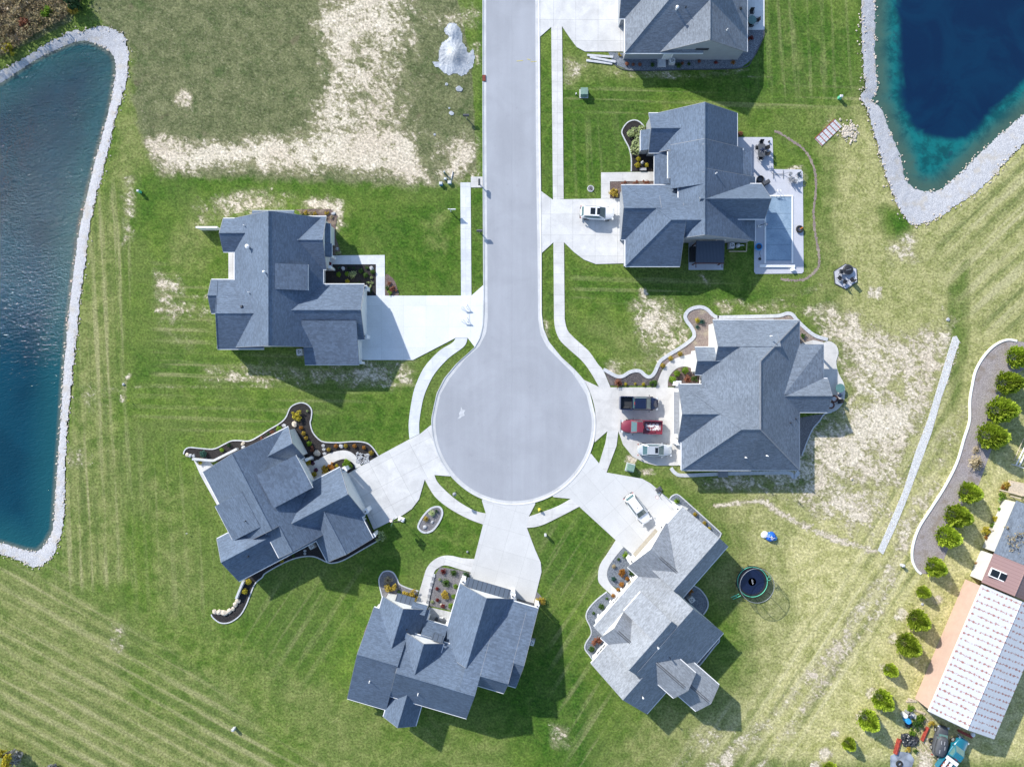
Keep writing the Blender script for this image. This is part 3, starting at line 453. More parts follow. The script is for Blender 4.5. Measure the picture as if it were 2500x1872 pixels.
AL, AO = L_IN + ARC(190.8, 184, 90, 30), L_OUT + ARC(201, 184, 90, 30); BR, BO = R_IN + ARC(190.8, -4, 90, 30), R_OUT + ARC(201, -4, 90, 30)
def kerbmesh(a, b, label):
    A_, B_ = np.array(pxy(resample(a, 260))), np.array(pxy(resample(b, 260))); mb = MB()
    for p_, q_ in zip(A_, B_):
        for f, z in ((0, .0), (0, .02), (.62, .03), (.8, .10), (1, .11), (1, -.1)): mb.v.append((*(p_ + (q_ - p_) * f), z))
    for i in range(259):
        for j in range(5): mb.f.append([i * 6 + j, i * 6 + j + 1, i * 6 + j + 7, i * 6 + j + 6]); mb.m.append(0)
    return tag(mb.build('kerb', M['kerb']), label, kind='structure')
kerbmesh(AL, AO, 'rolled concrete kerb along the west side of the road'); kerbmesh(BR, BO, 'rolled concrete kerb along the east side of the road')
arc = lambda a0, a1, r=201: ARC(r, a0, a1, 12)
def drv(pts, mat, label, ang=0.0, z=.07): return sheet('driveway', pts, z, M[mat], ang=ang, label=label)
drv([(1317.7, 91.3), (1345.8, 66.7), (1372, 65), (1390.7, 92.8), (1408, 116), (1428.4, 126.7), (1535, 126.7), (1535, -120), (1317.7, -120)], 'drive', 'concrete driveway of the grey house with a gable window end')
drv([(1321, 467), (1348.7, 487.5), (1525, 484.6), (1533, 643), (1454.5, 645), (1425.5, 634), (1402, 616.5), (1377, 592), (1351, 592), (1322.6, 618), (1322, 540)], 'drive', 'concrete driveway with a white car beside the pool house')
drv([(1425.5, 927), (1464.6, 945.5), (1675, 945.5), (1675, 1136), (1602, 1136), (1573, 1128.7), (1544, 1114), (1521, 1085), (1509.6, 1052), (1483, 1052), (1451.6, 1079.4)] + arc(8, -26), 'drive_cream', 'cream concrete driveway with three parked vehicles')
drv([(1443, 1107), (1480.6, 1153), (1567.5, 1168), (1588, 1179.4), (1634, 1218.6), (1680, 1240), (1665, 1265), (1560, 1365), (1547, 1355), (1504, 1318.6), (1414, 1236), (1393.6, 1217), (1351.6, 1213)] + arc(62, 22), 'drive_bright', 'bright concrete driveway set diagonally off the bulb', R(-49))
drv([(1176.5, 1221.4), (1186.7, 1254.8), (1179.4, 1279.4), (1157.7, 1365), (1149, 1398), (1140, 1430), (1240, 1475), (1299, 1490), (1310.6, 1441), (1322, 1395), (1320, 1372), (1306, 1340), (1286.4, 1288), (1290.7, 1260.6), (1306.7, 1230)] + arc(75, 112), 'drive_bright', 'bright concrete driveway at the bottom of the bulb', R(-16))
drv([(1052, 1037.4), (1026, 1058.6), (999.7, 1072), (927, 1111), (846, 1157.7), (890, 1240), (912.7, 1292.5), (982, 1257.7), (1005.5, 1241.7), (1023, 1218.6), (1037, 1170.7), (1060.6, 1159), (1098, 1162)] + arc(140, 178), 'drive', 'concrete driveway slanting up to the corner bed house', R(27.6))
drv([(1180, 696), (1151, 722), (880, 722), (880, 878.8), (1008.4, 878.8), (1112.8, 824.6), (1141.7, 824.6), (1159.7, 848), (1170, 828), (1177, 799), (1179.5, 750)], 'drive_new', 'new pale concrete driveway with white sawhorses')
def walk(pts, mat, label, ang=0.0, z=.06, name='sidewalk'): return sheet(name, pts, z, M[mat], ang=ang, label=label)
walk([(1345.8, 66.7), (1350, 488), (1376, 486), (1372, 65)], 'walk', 'straight concrete sidewalk east of the road')
walk([(1351, 592), (1351.6, 660), (1352.5, 779)] + smooth_line([(1352.5, 779), (1356, 805), (1367.5, 831), (1390.7, 854), (1419.7, 880), (1440, 906), (1463, 945.5)]) + [(1490, 945.5)] + smooth_line([(1488, 940), (1472, 903.5), (1460, 889), (1437, 857), (1402, 825), (1385, 805), (1378.5, 779)]) + [(1376.8, 592)], 'walk', 'curving concrete sidewalk past the bare yard')
walk([(1483, 1052), (1477.7, 1082), (1461.7, 1134.5), (1480.6, 1153), (1505, 1088), (1509.6, 1052)], 'walk', 'short curved sidewalk between two driveways by the green box')
walk(smooth_line([(1393.6, 1217), (1356, 1237.4), (1290.7, 1260.6)]) + smooth_line([(1285, 1288), (1321, 1282), (1370, 1259), (1414, 1236)]), 'walk', 'curved sidewalk by the yellow hydrant')
walk(smooth_line([(1060.6, 1159), (1072, 1181), (1112.8, 1218.6), (1156, 1244.6), (1186.7, 1253)]) + smooth_line([(1179.4, 1279.4), (1141.7, 1265), (1095, 1239), (1060.6, 1209.9), (1037.4, 1170.7)]), 'walk', 'curved sidewalk by the oval flower bed')
walk(smooth_line([(1112.8, 824.6), (1104, 837), (1072, 857), (1037, 895), (1017, 935), (1007, 969), (998, 1030), (999.7, 1071)]) + smooth_line([(1024, 1059), (1024, 1027), (1033, 975), (1046, 940), (1063.5, 909), (1095, 874.5), (1133, 845.5), (1141.7, 824.6)]), 'walk_new', 'curved sidewalk west of the bulb')
walk([(1124, 446), (1125.8, 722), (1151, 722), (1149, 446)], 'walk_new', 'straight new sidewalk west of the road'); walk([(1149.5, 432), (1149.5, 458), (1178, 458), (1178, 432)], 'walk', 'small concrete landing under the dark mailbox', z=.05)
fw = dict(name='footpath')
walk([(1467.5, 421.7), (1605, 420), (1605, 442), (1489, 443.5), (1489, 484.6), (1467.5, 485)], 'walk', 'concrete front path of the pool house', **fw)
walk([(797, 606), (812, 606), (812, 624), (939.4, 623), (940, 722), (918.5, 722), (918, 645.5), (812, 645.5), (812, 661), (797, 661)], 'walk_new', 'angled front path around a planted square bed', **fw)
walk(smooth_line([(770.7, 1127), (794, 1111), (823, 1101), (846, 1099.7), (866, 1110), (882, 1137)]) + smooth_line([(868, 1143), (860.6, 1128.7), (840, 1120), (817, 1127), (791, 1141.7), (776.5, 1150)]), 'walk', 'curved front path among orange shrubs', **fw)
sheet('footpath', [(748, 1134), (775, 1122), (795, 1158), (768, 1172)], .09, M['walk'], ang=R(27), label='front stoop of the corner bed house')
walk(smooth_line([(1158, 1364), (1129.4, 1361.8), (1102, 1356), (1079, 1357), (1058, 1367.5), (1042, 1386), (1033, 1413), (1016, 1470)]) + smooth_line([(1038.6, 1478), (1058, 1402), (1070, 1386), (1088, 1379), (1120, 1388), (1151, 1397)]), 'walk', 'curved front path around the grey stone bed', R(-16), **fw)
sheet('footpath', [(1046, 1481), (1105, 1494), (1100, 1530), (1042, 1516)], .05, M['flag'], label='grey flagstone entry patio')
walk(smooth_line([(1504, 1317), (1481.4, 1352.5), (1465, 1378), (1460, 1403), (1463.7, 1423.5), (1491.6, 1451), (1512, 1475)]) + smooth_line([(1535, 1460), (1512, 1443.8), (1491.6, 1426), (1482.7, 1408), (1484, 1388), (1499, 1362.6), (1522, 1334.7)]), 'drive_bright', 'curved front path beside blue grey gravel', **fw)
walk(smooth_line([(1602, 946), (1609, 921.7), (1619, 901), (1632.8, 884), (1653.6, 873), (1690, 863)]) + [(1712, 866), (1712, 912), (1690, 912)] + smooth_line([(1688, 899.4), (1674.4, 894.6), (1655, 898), (1639.7, 910.6), (1631.4, 927), (1630, 946)]), 'drive_cream', 'curved cream front path by round boxwoods', **fw)
sheet('patio', [(1985, 830), (2010, 836)] + smooth_line([(2010, 837), (2025, 833), (2041, 843.6), (2046.5, 862), (2041, 883.5), (2046.5, 910), (2059.8, 936.6), (2062.4, 960.5), (2057, 984.4), (2038.5, 1003), (2012, 1008)]) + [(1950, 1006), (1950, 840)], .06, M['drive_cream'], label='wavy cream concrete patio')
sheet('patio', [(1815, -120), (1866, -120), (1866, 74), (1815, 74)], .06, M['drive_new'], label='concrete patio with a round table'); sheet('patio', [(1681, 589.6), (1765.4, 589.6), (1765.4, 659), (1681, 659)], .05, M['deck'], label='concrete slab under the metal pergola')
sheet('pool_deck', [(1800, 335.5), (1884, 335.7), (1886, 339.6), (1888, 413.5), (1955.6, 414.6), (1959.6, 420), (1961.7, 663.5), (1957.8, 667.8), (1844.8, 669), (1841, 663.5), (1841, 589.6), (1841, 560), (1780, 560), (1780, 335.5)], .06, M['deck'], label='lavender grey concrete deck around the pool')
sheet('patio', [(558, 617), (578, 617), (578, 690), (558, 690)], .05, M['walk'], label='narrow concrete strip behind the slate house'); sheet('patio', [(473, 1122), (505, 1118), (560, 1180), (600, 1230), (575, 1250), (530, 1232), (490, 1160)], .05, M['walk'], label='concrete strip beside the corner bed house')
sheet('gravel_path', [(2326, 822), (2311, 870), (2296, 920), (2265.8, 1021), (2234, 1105.5), (2205, 1198), (2173, 1273.6), (2142.6, 1343), (2155.6, 1353), (2184.6, 1291), (2216.5, 1212.8), (2245.5, 1134.5), (2274.5, 1056), (2297.7, 972), (2316.5, 920), (2330, 870), (2342.6, 834), (2335, 820)], .03, gravel('white drainage stone', (.56, .56, .56), (.82, .82, .81), 9.0), label='straight strip of white drainage stone')
stones('shore_stones', 'loose white stones along the drainage strip', [(2330, 820), (2296, 925), (2234, 1105), (2145, 1345)], 110, .04, .10, 4); stones('shore_stones', 'loose white stones along the far edge of the drainage strip', [(2342, 834), (2316, 920), (2245, 1134), (2156, 1352)], 110, .04, .10, 4)
ribbon('soil_trench', [(1890, 320), (1908, 328), (1940, 348), (1968, 372), (1985, 405), (1992, 440), (1990, 480), (1986, 520), (1990, 570), (1999, 620), (1998, 650), (1980, 672), (1960, 683), (1930, 684), (1906, 681)], .34, -.05, .012, M['mulch_pink'], jit=.06, n=14, label='thin pale refilled trench curving round the pool')

# ---- planting beds and their edging
def bed(pts, mat, label, edge=None, ew=.16, z=.02, n=5, name='planting_bed', em='lgrey'):
    o = sheet(name, smooth_line(pts, n, True) if n else pts, z, M[mat], .12, label=label)
    if edge is not None: ribbon('edging_kerb', edge, ew, -.05, .1, M[em], label='concrete edging of the ' + label)
    return o
e1 = [(448.5, 1108), (452, 1098), (463, 1092), (488, 1094), (522, 1095.6), (548.7, 1083.5), (565.6, 1075.8), (585, 1075), (609, 1076), (633, 1064), (657.4, 1048.5), (684, 1032.8), (698.5, 1018), (708, 996.6), (720, 987), (737, 983), (751.6, 988), (761, 1001), (760, 1020.7), (757.6, 1032.8), (763.7, 1054.5), (778, 1071.5), (792.7, 1078.7), (826.5, 1080), (862.7, 1077.5), (891.7, 1080), (908.6, 1090.8), (924, 1112.5)]
bed(e1 + [(870, 1142), (850, 1160), (800, 1200), (700, 1150), (560, 1130), (475, 1122)], 'mulch_black', 'long black mulch bed wrapping the corner bed house', e1, n=0)
e2 = [(912, 1292), (934, 1289), (931.6, 1314), (881, 1343), (840, 1366), (814, 1373.6), (797, 1371), (765, 1357.7), (727, 1360.6), (689.6, 1375), (649, 1398), (640, 1409), (623, 1424), (611.6, 1450), (600, 1479), (585.5, 1502), (562, 1518), (539, 1519.5), (521.7, 1508), (516, 1499)]
bed(e2[2:] + [(530, 1492), (551, 1490.6), (574, 1473), (584, 1458), (597, 1410), (660, 1370), (760, 1300), (880, 1270)], 'mulch_black', 'black mulch strip behind the corner bed house', e2[2:], n=0, em='lgrey')
bed([(1040, 1300), (1033, 1297), (1023, 1289), (1022, 1280), (1030, 1264), (1045, 1246), (1058, 1238), (1072, 1237), (1079, 1245), (1079, 1258), (1070, 1277), (1056, 1294)], 'stone_mix', 'oval flower bed', [(1040, 1300), (1030, 1297), (1022, 1289), (1022, 1280), (1030, 1264), (1045, 1246), (1058, 1238), (1072, 1237), (1079, 1245), (1079, 1258), (1070, 1277), (1056, 1294), (1041, 1300)], .26)
bed([(1074, 1383.6), (1120, 1390.5), (1149, 1398.5), (1144, 1418), (1120, 1425), (1105, 1490), (1046.8, 1477.6), (1050, 1460), (1060.6, 1406.5)], 'stone_mix', 'purple grey stone bed inside the curved path', n=0)
e3 = [(934, 1459), (930, 1443), (926, 1425), (926, 1411), (934, 1397), (946, 1393), (959.6, 1397), (969, 1411), (975.7, 1425), (996, 1435), (1021.6, 1442)]
bed(e3 + [(1016, 1468), (934, 1462)], 'stone_mix', 'rounded grey stone bed with yellow bushes', e3, n=0); bed([(934, 1450), (920, 1500), (895, 1526), (888, 1545), (897, 1552), (925, 1530), (940, 1470)], 'mulch_brown', 'narrow side bed under the eave', n=0)
bed([(1308, 1441), (1321, 1454.7), (1328, 1473), (1300, 1482)], 'stone_mix', 'tiny stone bed at the driveway corner', n=0)
e4 = [(1634, 1219), (1640, 1211), (1649, 1206.6), (1656, 1208), (1671.7, 1220.6), (1752.8, 1294), (1759, 1303), (1756, 1312)]
bed(e4 + [(1700, 1300), (1650, 1240)], 'bluegravel', 'blue gravel bed along the pale house garage', e4, n=0); bed([(1522, 1334.7), (1547, 1355), (1575, 1400), (1530, 1455), (1517, 1441), (1489, 1426), (1481.4, 1405.7), (1484, 1388), (1499, 1362.6)], 'bluegravel', 'blue gravel bed inside the front path of the pale house', n=0)
e5 = [(1481.4, 1443.8), (1456, 1464), (1435.8, 1487), (1431, 1507), (1441, 1530), (1443, 1547.7), (1430.7, 1568), (1428, 1583), (1440, 1600), (1448, 1612)]
bed(e5 + [(1520, 1560), (1530, 1480), (1500, 1460)], 'bluegravel', 'wavy blue gravel bed below the pale house', e5, n=0)
e6 = [(1680, 1425), (1692, 1428.5), (1709.7, 1438.7), (1726, 1461.5), (1727.4, 1481.8), (1717, 1499.5)]; bed(e6 + [(1690, 1490), (1660, 1450)], 'bluegravel', 'round blue gravel bed in the notch of the pale house', e6, n=0)
e7 = [(1756, 1556), (1754.5, 1566), (1744, 1577.5), (1706.7, 1624), (1690, 1632)]; bed(e7 + [(1680, 1600), (1740, 1540)], 'bluegravel', 'blue gravel strip behind the pale house', e7, n=0); bed([(1590, 1690), (1620, 1700), (1605, 1712), (1590, 1712)], 'bluegravel', 'small blue gravel patch at the pale house rear corner', n=0)
e8 = [(1473, 902), (1480, 905), (1494, 913), (1507.8, 919), (1521.7, 917.5), (1535.6, 909), (1549.4, 905), (1563, 906.4), (1574.4, 916), (1582.8, 920), (1591, 917.5), (1598, 909), (1605, 894), (1613, 880), (1632.8, 866), (1653.6, 853.6), (1674.4, 839.7), (1691, 825.8), (1694.6, 814.7), (1688, 799.4), (1675.8, 782.8), (1673, 770), (1681.4, 757.8), (1696.7, 751), (1713, 750), (1727, 756.4), (1741, 770), (1752, 775), (1765, 774.5), (1879, 772), (1905, 770), (1921.6, 765), (1935, 769), (1948, 785), (1985, 817), (2020, 829)]
bed(e8[:14] + [(1619, 895), (1609, 921.7), (1603, 941), (1490, 941)], 'mulch_dusk', 'grey mulch bed at the sidewalk with a red bush', None, n=0); bed(e8[13:24] + [(1727, 760), (1745, 790), (1745, 870), (1690, 864), (1653, 873), (1632.8, 884), (1617, 900)], 'mulch_pink', 'faded mulch bed beside the big grey house', None, n=0)
bed(e8[24:] + [(1990, 845), (1945, 840), (1935, 790), (1745, 785)], 'mulch_pink', 'narrow bed behind the big grey house', None, n=0); ribbon('edging_kerb', e8, .5, -.05, .12, M['lgrey'], label='wide curving concrete edging round the big grey house')
bed([(1688, 899.4), (1674.4, 894.6), (1655, 898), (1639.7, 910.6), (1631.4, 927), (1630, 943), (1712, 943), (1712, 900)], 'mulch_brown', 'half round bed of boxwoods', n=0); bed([(1950, 1020), (1990, 1013), (2012, 1011), (2000, 1028), (1985, 1045), (1973, 1070), (1957, 1112), (1950, 1112)], 'stone_mix', 'grey stone bed behind the patio', [(2030, 1006), (2012, 1011), (2000, 1028), (1985, 1045), (1973, 1070), (1957, 1112)], n=0)
ribbon('edging_kerb', [(1638, 1142), (1648, 1154), (1670, 1160), (1770, 1156), (1870, 1154), (1925, 1154), (1938, 1165), (1950, 1150)], .5, -.05, .1, M['lgrey'], label='concrete edging along the rear of the big grey house')
e9 = [(1573, 311), (1561.7, 298.6), (1547, 294), (1530, 301.4), (1518, 321.7), (1525.5, 342), (1535.7, 362), (1541, 388), (1541, 419)]
bed(e9 + [(1600, 419), (1600, 311)], 'mulch_black', 'dark mulch bed with a pale hydrangea', e9, n=0, em='lgrey'); bed([(1490, 443.5), (1598, 443), (1598, 456), (1525, 460), (1525, 484), (1490, 484)], 'mulch_brown', 'brown bed between the front path and garage', n=0)
e10 = [(1498, 156.5), (1535.7, 172.5), (1674.8, 171), (1808, 166.7), (1837, 145), (1863, 93), (1865, 74)]
bed(e10 + [(1820, 74), (1810, 120), (1521, 130), (1485, 128)], 'bluegravel', 'blue gravel bed below the gable window house', e10, .1, n=0, em='dgrey')
bed([(812, 646), (918, 646), (918, 722), (880, 722), (880, 690), (780, 692), (780, 660)], 'mulch_black', 'square black mulch bed in the angled path', n=0); bed([(720, 512), (765, 510), (808, 511), (824, 526.7), (819, 555), (820, 581.7), (834.5, 622), (808, 623), (780, 600), (770, 530)], 'mulch_brown', 'brown mulch bed around the slate house corner', n=0)
bed([(941, 671.6), (955, 676), (964, 687), (970.7, 706.4), (972, 721), (941, 721)], 'mulch_brown', 'small brown bed outside the path corner', n=4)
e11 = [(2482, 832.5), (2457, 829.5), (2428, 842.6), (2402, 868.7), (2381.7, 903.5), (2373, 940), (2367, 978), (2366, 1027), (2352.8, 1070.7), (2335.4, 1128.7), (2306.4, 1186.7), (2271.6, 1241.7), (2242.6, 1288), (2228, 1331.6), (2226.7, 1366), (2236.8, 1389.6), (2248, 1400)]
bed(e11 + [(2270, 1400), (2303.5, 1366), (2338, 1285), (2352.8, 1224), (2390, 1181), (2416.5, 1108), (2436.8, 1053), (2441, 963.5), (2484, 912), (2530, 880), (2530, 840)], 'mulch_grey', 'long grey mulch bed under the conifers', None, n=0); ribbon('edging_kerb', e11, .3, -.05, .14, M['white'], label='white plastic edging of the conifer bed')
sheet('tarp_ground', [ZJ(-60, 1400), ZJ(140, 1300), ZJ(380, 1330), ZJ(480, 1480), ZJ(420, 1656), ZJ(380, 1800), ZJ(-60, 1800)], .03, gravel('grey plastic tarp', (.2, .23, .28), (.36, .4, .46), .8), label='grey plastic sheet spread in the junk yard')
# ================================================================ houses
class House:
    """A house as a set of roof wings in its own plan frame (u, v): image pixel units from the drone's nadir, v towards the picture's south."""
    def __init__(s, name, label, ang, roof, wall, cat='house'):
        s.a = R(ang); s.roofm, s.wallm = M[roof], M[wall]; s.pl = []; s.walls = MB(); s.gut = MB(); s.rk = MB(); s.trims = []; s.rakem = M['grey']; s.k = 0; s.name = name; s.lab = (label, cat); s.parts = []; s.ctr = []
    def w(s, u, v, z):       # plan frame -> world
        c, n = math.cos(s.a), math.sin(s.a)
        return ((u * c - v * n) / S, -(u * n + v * c) / S, z)
    def uv(s, x, y, h):      # image point at height h -> plan frame
        d = (x - 1250) * (1 - h / H), (y - 936) * (1 - h / H); c, n = math.cos(s.a), math.sin(s.a)
        return (d[0] * c + d[1] * n, -d[0] * n + d[1] * c)
    def root(s, u, v):
        s.e = empty(s.name, s.w(u, v, 0), 0, *s.lab)
    def _plane(s, poly, fn): s.pl.append((poly, fn))
    def height(s, u, v):
        return max([fn(u, v) for poly, fn in s.pl if poly[0] <= u <= poly[1] and poly[2] <= v <= poly[3]] or [3.0])
    def wing(s, ax, lo, hi, r, a, b, elo, ehi, rh, ends='gg', ra=None, rb=None, name='roof', mat=None, walls=True, wm=None, gutter='lh', th=.2, rake=True):
        s.k += 1; dz = s.k * .0045; elo += dz; ehi += dz; rh += dz; j = .002 * s.k
        ra = a if ends[0] == 'g' else ra; rb = b if ends[1] == 'g' else rb
        q = (lambda p, z: s.w(z_(p)[0], z_(p)[1], z)); z_ = (lambda p: p) if ax == 'v' else (lambda p: (p[1], p[0]))
        pt = lambda x, y, z: s.w(*((x, y) if ax == 'v' else (y, x)), z)
        m = MB(); tops = [[pt(lo, a, elo), pt(r, ra, rh), pt(r, rb, rh), pt(lo, b, elo)], [pt(hi, a, ehi), pt(r, ra, rh), pt(r, rb, rh), pt(hi, b, ehi)]]
        if ends[0] == 'h': tops.append([pt(lo, a, elo), pt(r, ra, rh), pt(hi, a, ehi)])
        if ends[1] == 'h': tops.append([pt(lo, b, elo), pt(r, rb, rh), pt(hi, b, ehi)])
        for p in tops: m.slab(p, th)
        # ridge cap shingles
        m.tube([Vector(pt(r, ra, rh + .0)), Vector(pt(r, rb, rh + .0))], .07, 6)
        for e, i, ee in ((ends[0], 0, ra), (ends[1], 1, rb)):
            if e == 'h':
                for x, z in ((lo, elo), (hi, ehi)): m.tube([pt(x, (a, b)[i], z), pt(r, ee, rh)], .06, 6)
        s.parts.append((name, m, mat or s.roofm))
        f1 = lambda x: elo + (rh - elo) * (x - lo) / (r - lo); f2 = lambda x: ehi + (rh - ehi) * (hi - x) / (hi - r); base = lambda u, v: (u if ax == 'v' else v, v if ax == 'v' else u)
        def fn(u, v):
            x, y = base(u, v); z = min(f1(x), f2(x))
            if ends[0] == 'h' and y < ra: z = min(z, elo + (rh - elo) * (y - a) / (ra - a))
            if ends[1] == 'h' and y > rb: z = min(z, elo + (rh - elo) * (b - y) / (b - rb))
            return z
        s._plane((lo, hi, a, b) if ax == 'v' else (a, b, lo, hi), fn)
        if walls:
            i = (7 if 'farm' not in s.lab[0] else 1.2) + j * 10; gi = 3.5 + j * 10; x0, x1 = lo + i, hi - i; z0, z1 = f1(x0) - th - .03, f2(x1) - th - .03; zr = rh - th - .03; y0, y1 = a + gi, b - gi
            ze = min(elo, ehi) - .1
            W = s.walls; ring = []
            for y, e in ((y0, ends[0]), (y1, ends[1])):
                ring.append([pt(x0, y, 0), pt(x1, y, 0), pt(x1, y, z1)] + ([pt(r, y, zr)] if e == 'g' else [pt(r, y, ze + .05)]) + [pt(x0, y, z0)])
            n = 5; W.add(ring[0] + ring[1], [[4, 3, 2, 1, 0], [5, 6, 7, 8, 9]] + [(k, (k + 1) % n, n + (k + 1) % n, n + k) for k in range(n)])
        for x, z, key in ((lo, elo, 'l'), (hi, ehi, 'h')):
            if key in gutter:
                d = -1 if key == 'l' else 1; p0, p1 = Vector(pt(x + d * 1.0, a, z - .13)), Vector(pt(x + d * 1.0, b, z - .13)); s._bar(p0, p1, .12, .13)
        if rake:
            for e, y, d, kk in ((ends[0], a, -1, 'a'), (ends[1], b, 1, 'b')):
                if rake is not True and kk not in rake: continue
                if e == 'g':
                    for x, z in ((lo, elo), (hi, ehi)): s._bar(Vector(pt(x, y + d * .5, z - .09)), Vector(pt(r, y + d * .5, rh - .09)), .05, .17, s.rk)
                else:
                    s._bar(Vector(pt(lo, y + d * 1.0, elo - .13)), Vector(pt(hi, y + d * 1.0, ehi - .13)), .12, .13)
        return s
    def _bar(s, p0, p1, w, h, m=None):
        d = (p1 - p0).normalized(); n = d.cross(Vector((0, 0, 1))).normalized() * w / 2; up = Vector((0, 0, h / 2)); vs = []
        for p in (p0, p1): vs += [p - n - up, p + n - up, p + n + up, p - n + up]
        mb = MB().add(vs, [(3, 2, 1, 0), (4, 5, 6, 7), (0, 1, 5, 4), (1, 2, 6, 5), (2, 3, 7, 6), (3, 0, 4, 7)]); s.trims.append(('rake_trim', mb, s.rakem) if m is s.rk else ('gutter', mb, M['white']))
    def shed(s, pts, name='shed_roof', mat=None, th=.18, wall=True, down=3.2, inset=5, wm=None, trim=True, plane=True):
        """pts: (u, v, h) corners of a single sloping roof; its walls drop `down` metres."""
        s.k += 1; dz = s.k * .0045; p3 = [s.w(u, v, h + dz) for u, v, h in pts]; m = MB(); m.slab(p3, th); s.parts.append((name, m, mat or s.roofm))
        cu, cv = sum(p[0] for p in pts) / len(pts), sum(p[1] for p in pts) / len(pts)
        if plane and len(pts) >= 3:
            (u0, v0, h0), (u1, v1, h1), (u2, v2, h2) = pts[:3]; nn = np.cross((u1 - u0, v1 - v0, h1 - h0), (u2 - u0, v2 - v0, h2 - h0))
            us, vs_ = [p[0] for p in pts], [p[1] for p in pts]; s._plane((min(us), max(us), min(vs_), max(vs_)), lambda u, v, n=nn, p=pts[0]: p[2] - (n[0] * (u - p[0]) + n[1] * (v - p[1])) / n[2])
        if wall:
            q = [];
            for u, v, h in pts: d = math.hypot(u - cu, v - cv); f = max(0, 1 - inset / d); q.append((cu + (u - cu) * f, cv + (v - cv) * f, h - th - .05))
            lo = max(0.0, min(p[2] for p in q) - down); n = len(q); a = sum(q[i][0] * q[(i + 1) % n][1] - q[(i + 1) % n][0] * q[i][1] for i in range(n))
            if a > 0: q = q[::-1]
            s.walls.add([s.w(u, v, lo) for u, v, h in q] + [s.w(u, v, h) for u, v, h in q], [list(range(n - 1, -1, -1)), list(range(n, 2 * n))] + [(i, (i + 1) % n, n + (i + 1) % n, n + i) for i in range(n)])
        if trim:
            n = len(p3); hm = min(p[2] for p in pts)
            for i in range(n):
                if abs(pts[i][2] - hm) < .05 and abs(pts[(i + 1) % n][2] - hm) < .05: s._bar(Vector(p3[i]) - Vector((0, 0, .12)), Vector(p3[(i + 1) % n]) - Vector((0, 0, .12)), .12, .14)
        return s
    def vent(s, f, x, y, r=.06, h=.45, mat='white', name='vent_pipe', hood=False):
        hh = 5.0
        for _ in range(4): u, v = s.uv(*f(x, y), hh); hh = s.height(u, v) + .1
        p = s.w(u, v, hh - .1); m = MB()
        if name == 'vent_box': m.box((p[0], p[1], hh + .02), (.34, .34, .3), .3, taper=.7)
        else:
            m.lathe([(r * 1.7, -.25), (r * 1.7, -.02), (r, .05), (r, h), (r * .6, h + .01)] if not hood else [(r, -.3), (r, h), (r * 1.8, h + .02), (r * 1.8, h + .12), (r * .3, h + .22)], (p[0], p[1], hh), 12)
        s.ex.append((name, m, M[mat])); return s
    def opening(s, kind, u, v, face, w, z0, z1, mat='glass', frame='white', nx=2, ny=2):
        """window, door or garage door set 3 cm proud of a wall; face is the outward direction in the plan frame."""
        d = {'n': (0, -1), 's': (0, 1), 'w': (-1, 0), 'e': (1, 0)}[face]; ho = Vector(s.w(u + d[0], v + d[1], 0)) - Vector(s.w(u, v, 0)); ho.normalize(); si = Vector((-ho.y, ho.x, 0))
        c = Vector(s.w(u, v, (z0 + z1) / 2)); yaw = math.atan2(si.y, si.x); hh = z1 - z0; m = MB(); t = .1
        if kind == 'window':
            for o, d3 in (((0, hh / 2 + t / 2), (w + 2 * t, .1, t)), ((0, -hh / 2 - t / 2), (w + 2 * t, .14, t)), ((w / 2 + t / 2, 0), (t, .1, hh)), ((-w / 2 - t / 2, 0), (t, .1, hh))): m.box(c + si * o[0] + Vector((0, 0, o[1])) + ho * .05, d3, yaw)
            for i in range(1, nx): m.box(c + si * (w * i / nx - w / 2) + ho * .05, (.05, .07, hh), yaw)
            for i in range(1, ny): m.box(c + Vector((0, 0, hh * i / ny - hh / 2)) + ho * .045, (w, .05, .05), yaw)
            g = MB().box(c + ho * .02, (w, .03, hh), yaw); s.op.append(('window', m, M[frame], [('pane', g, M[mat])]))
        else:
            m.box(c + ho * .03, (w, .06, hh), yaw); n = 4 if kind == 'garage_door' else 2
            for i in range(n):
                for k in range(max(2, int(w / .9))):
                    nn = max(2, int(w / .9)); m.box(c + si * ((k + .5) * w / nn - w / 2) + Vector((0, 0, (i + .5) * hh / n - hh / 2)) + ho * .07, (w / nn * .8, .03, hh / n * .68), yaw)
            f = MB(); f.box(c + Vector((0, 0, hh / 2 + .09)) + ho * .06, (w + .36, .12, .18), yaw); f.box(c + si * (w / 2 + .09) + ho * .06, (.18, .12, hh), yaw); f.box(c - si * (w / 2 + .09) + ho * .06, (.18, .12, hh), yaw)
            s.op.append((kind, m, M[mat], [('door_frame', f, M[frame])]))
        return s
    def pillar(s, u, v, h=2.7, w=.45, mat='white', lamp=True):
        p = s.w(u, v, 0); m = MB().box((p[0], p[1], h / 2), (w, w, h), -s.a); m.box((p[0], p[1], h + .05), (w * 1.25, w * 1.25, .1), -s.a)
        k = [('wall_lamp', MB().lathe([(.07, 0), (.1, .08), (.1, .24), (.03, .32)], (p[0], p[1], h + .1), 8), M['black'])] if lamp else []
        s.op.append(('porch_pillar', m, M[mat], k)); return s
    def block(s, u0, u1, v0, v1, h): s.walls.prism([s.w(u, v, 0)[:2] for u, v in ((u0, v0), (u1, v0), (u1, v1), (u0, v1))], 0, h); return s
    ex = op = None
    def start(s): s.ex = []; s.op = []; return s
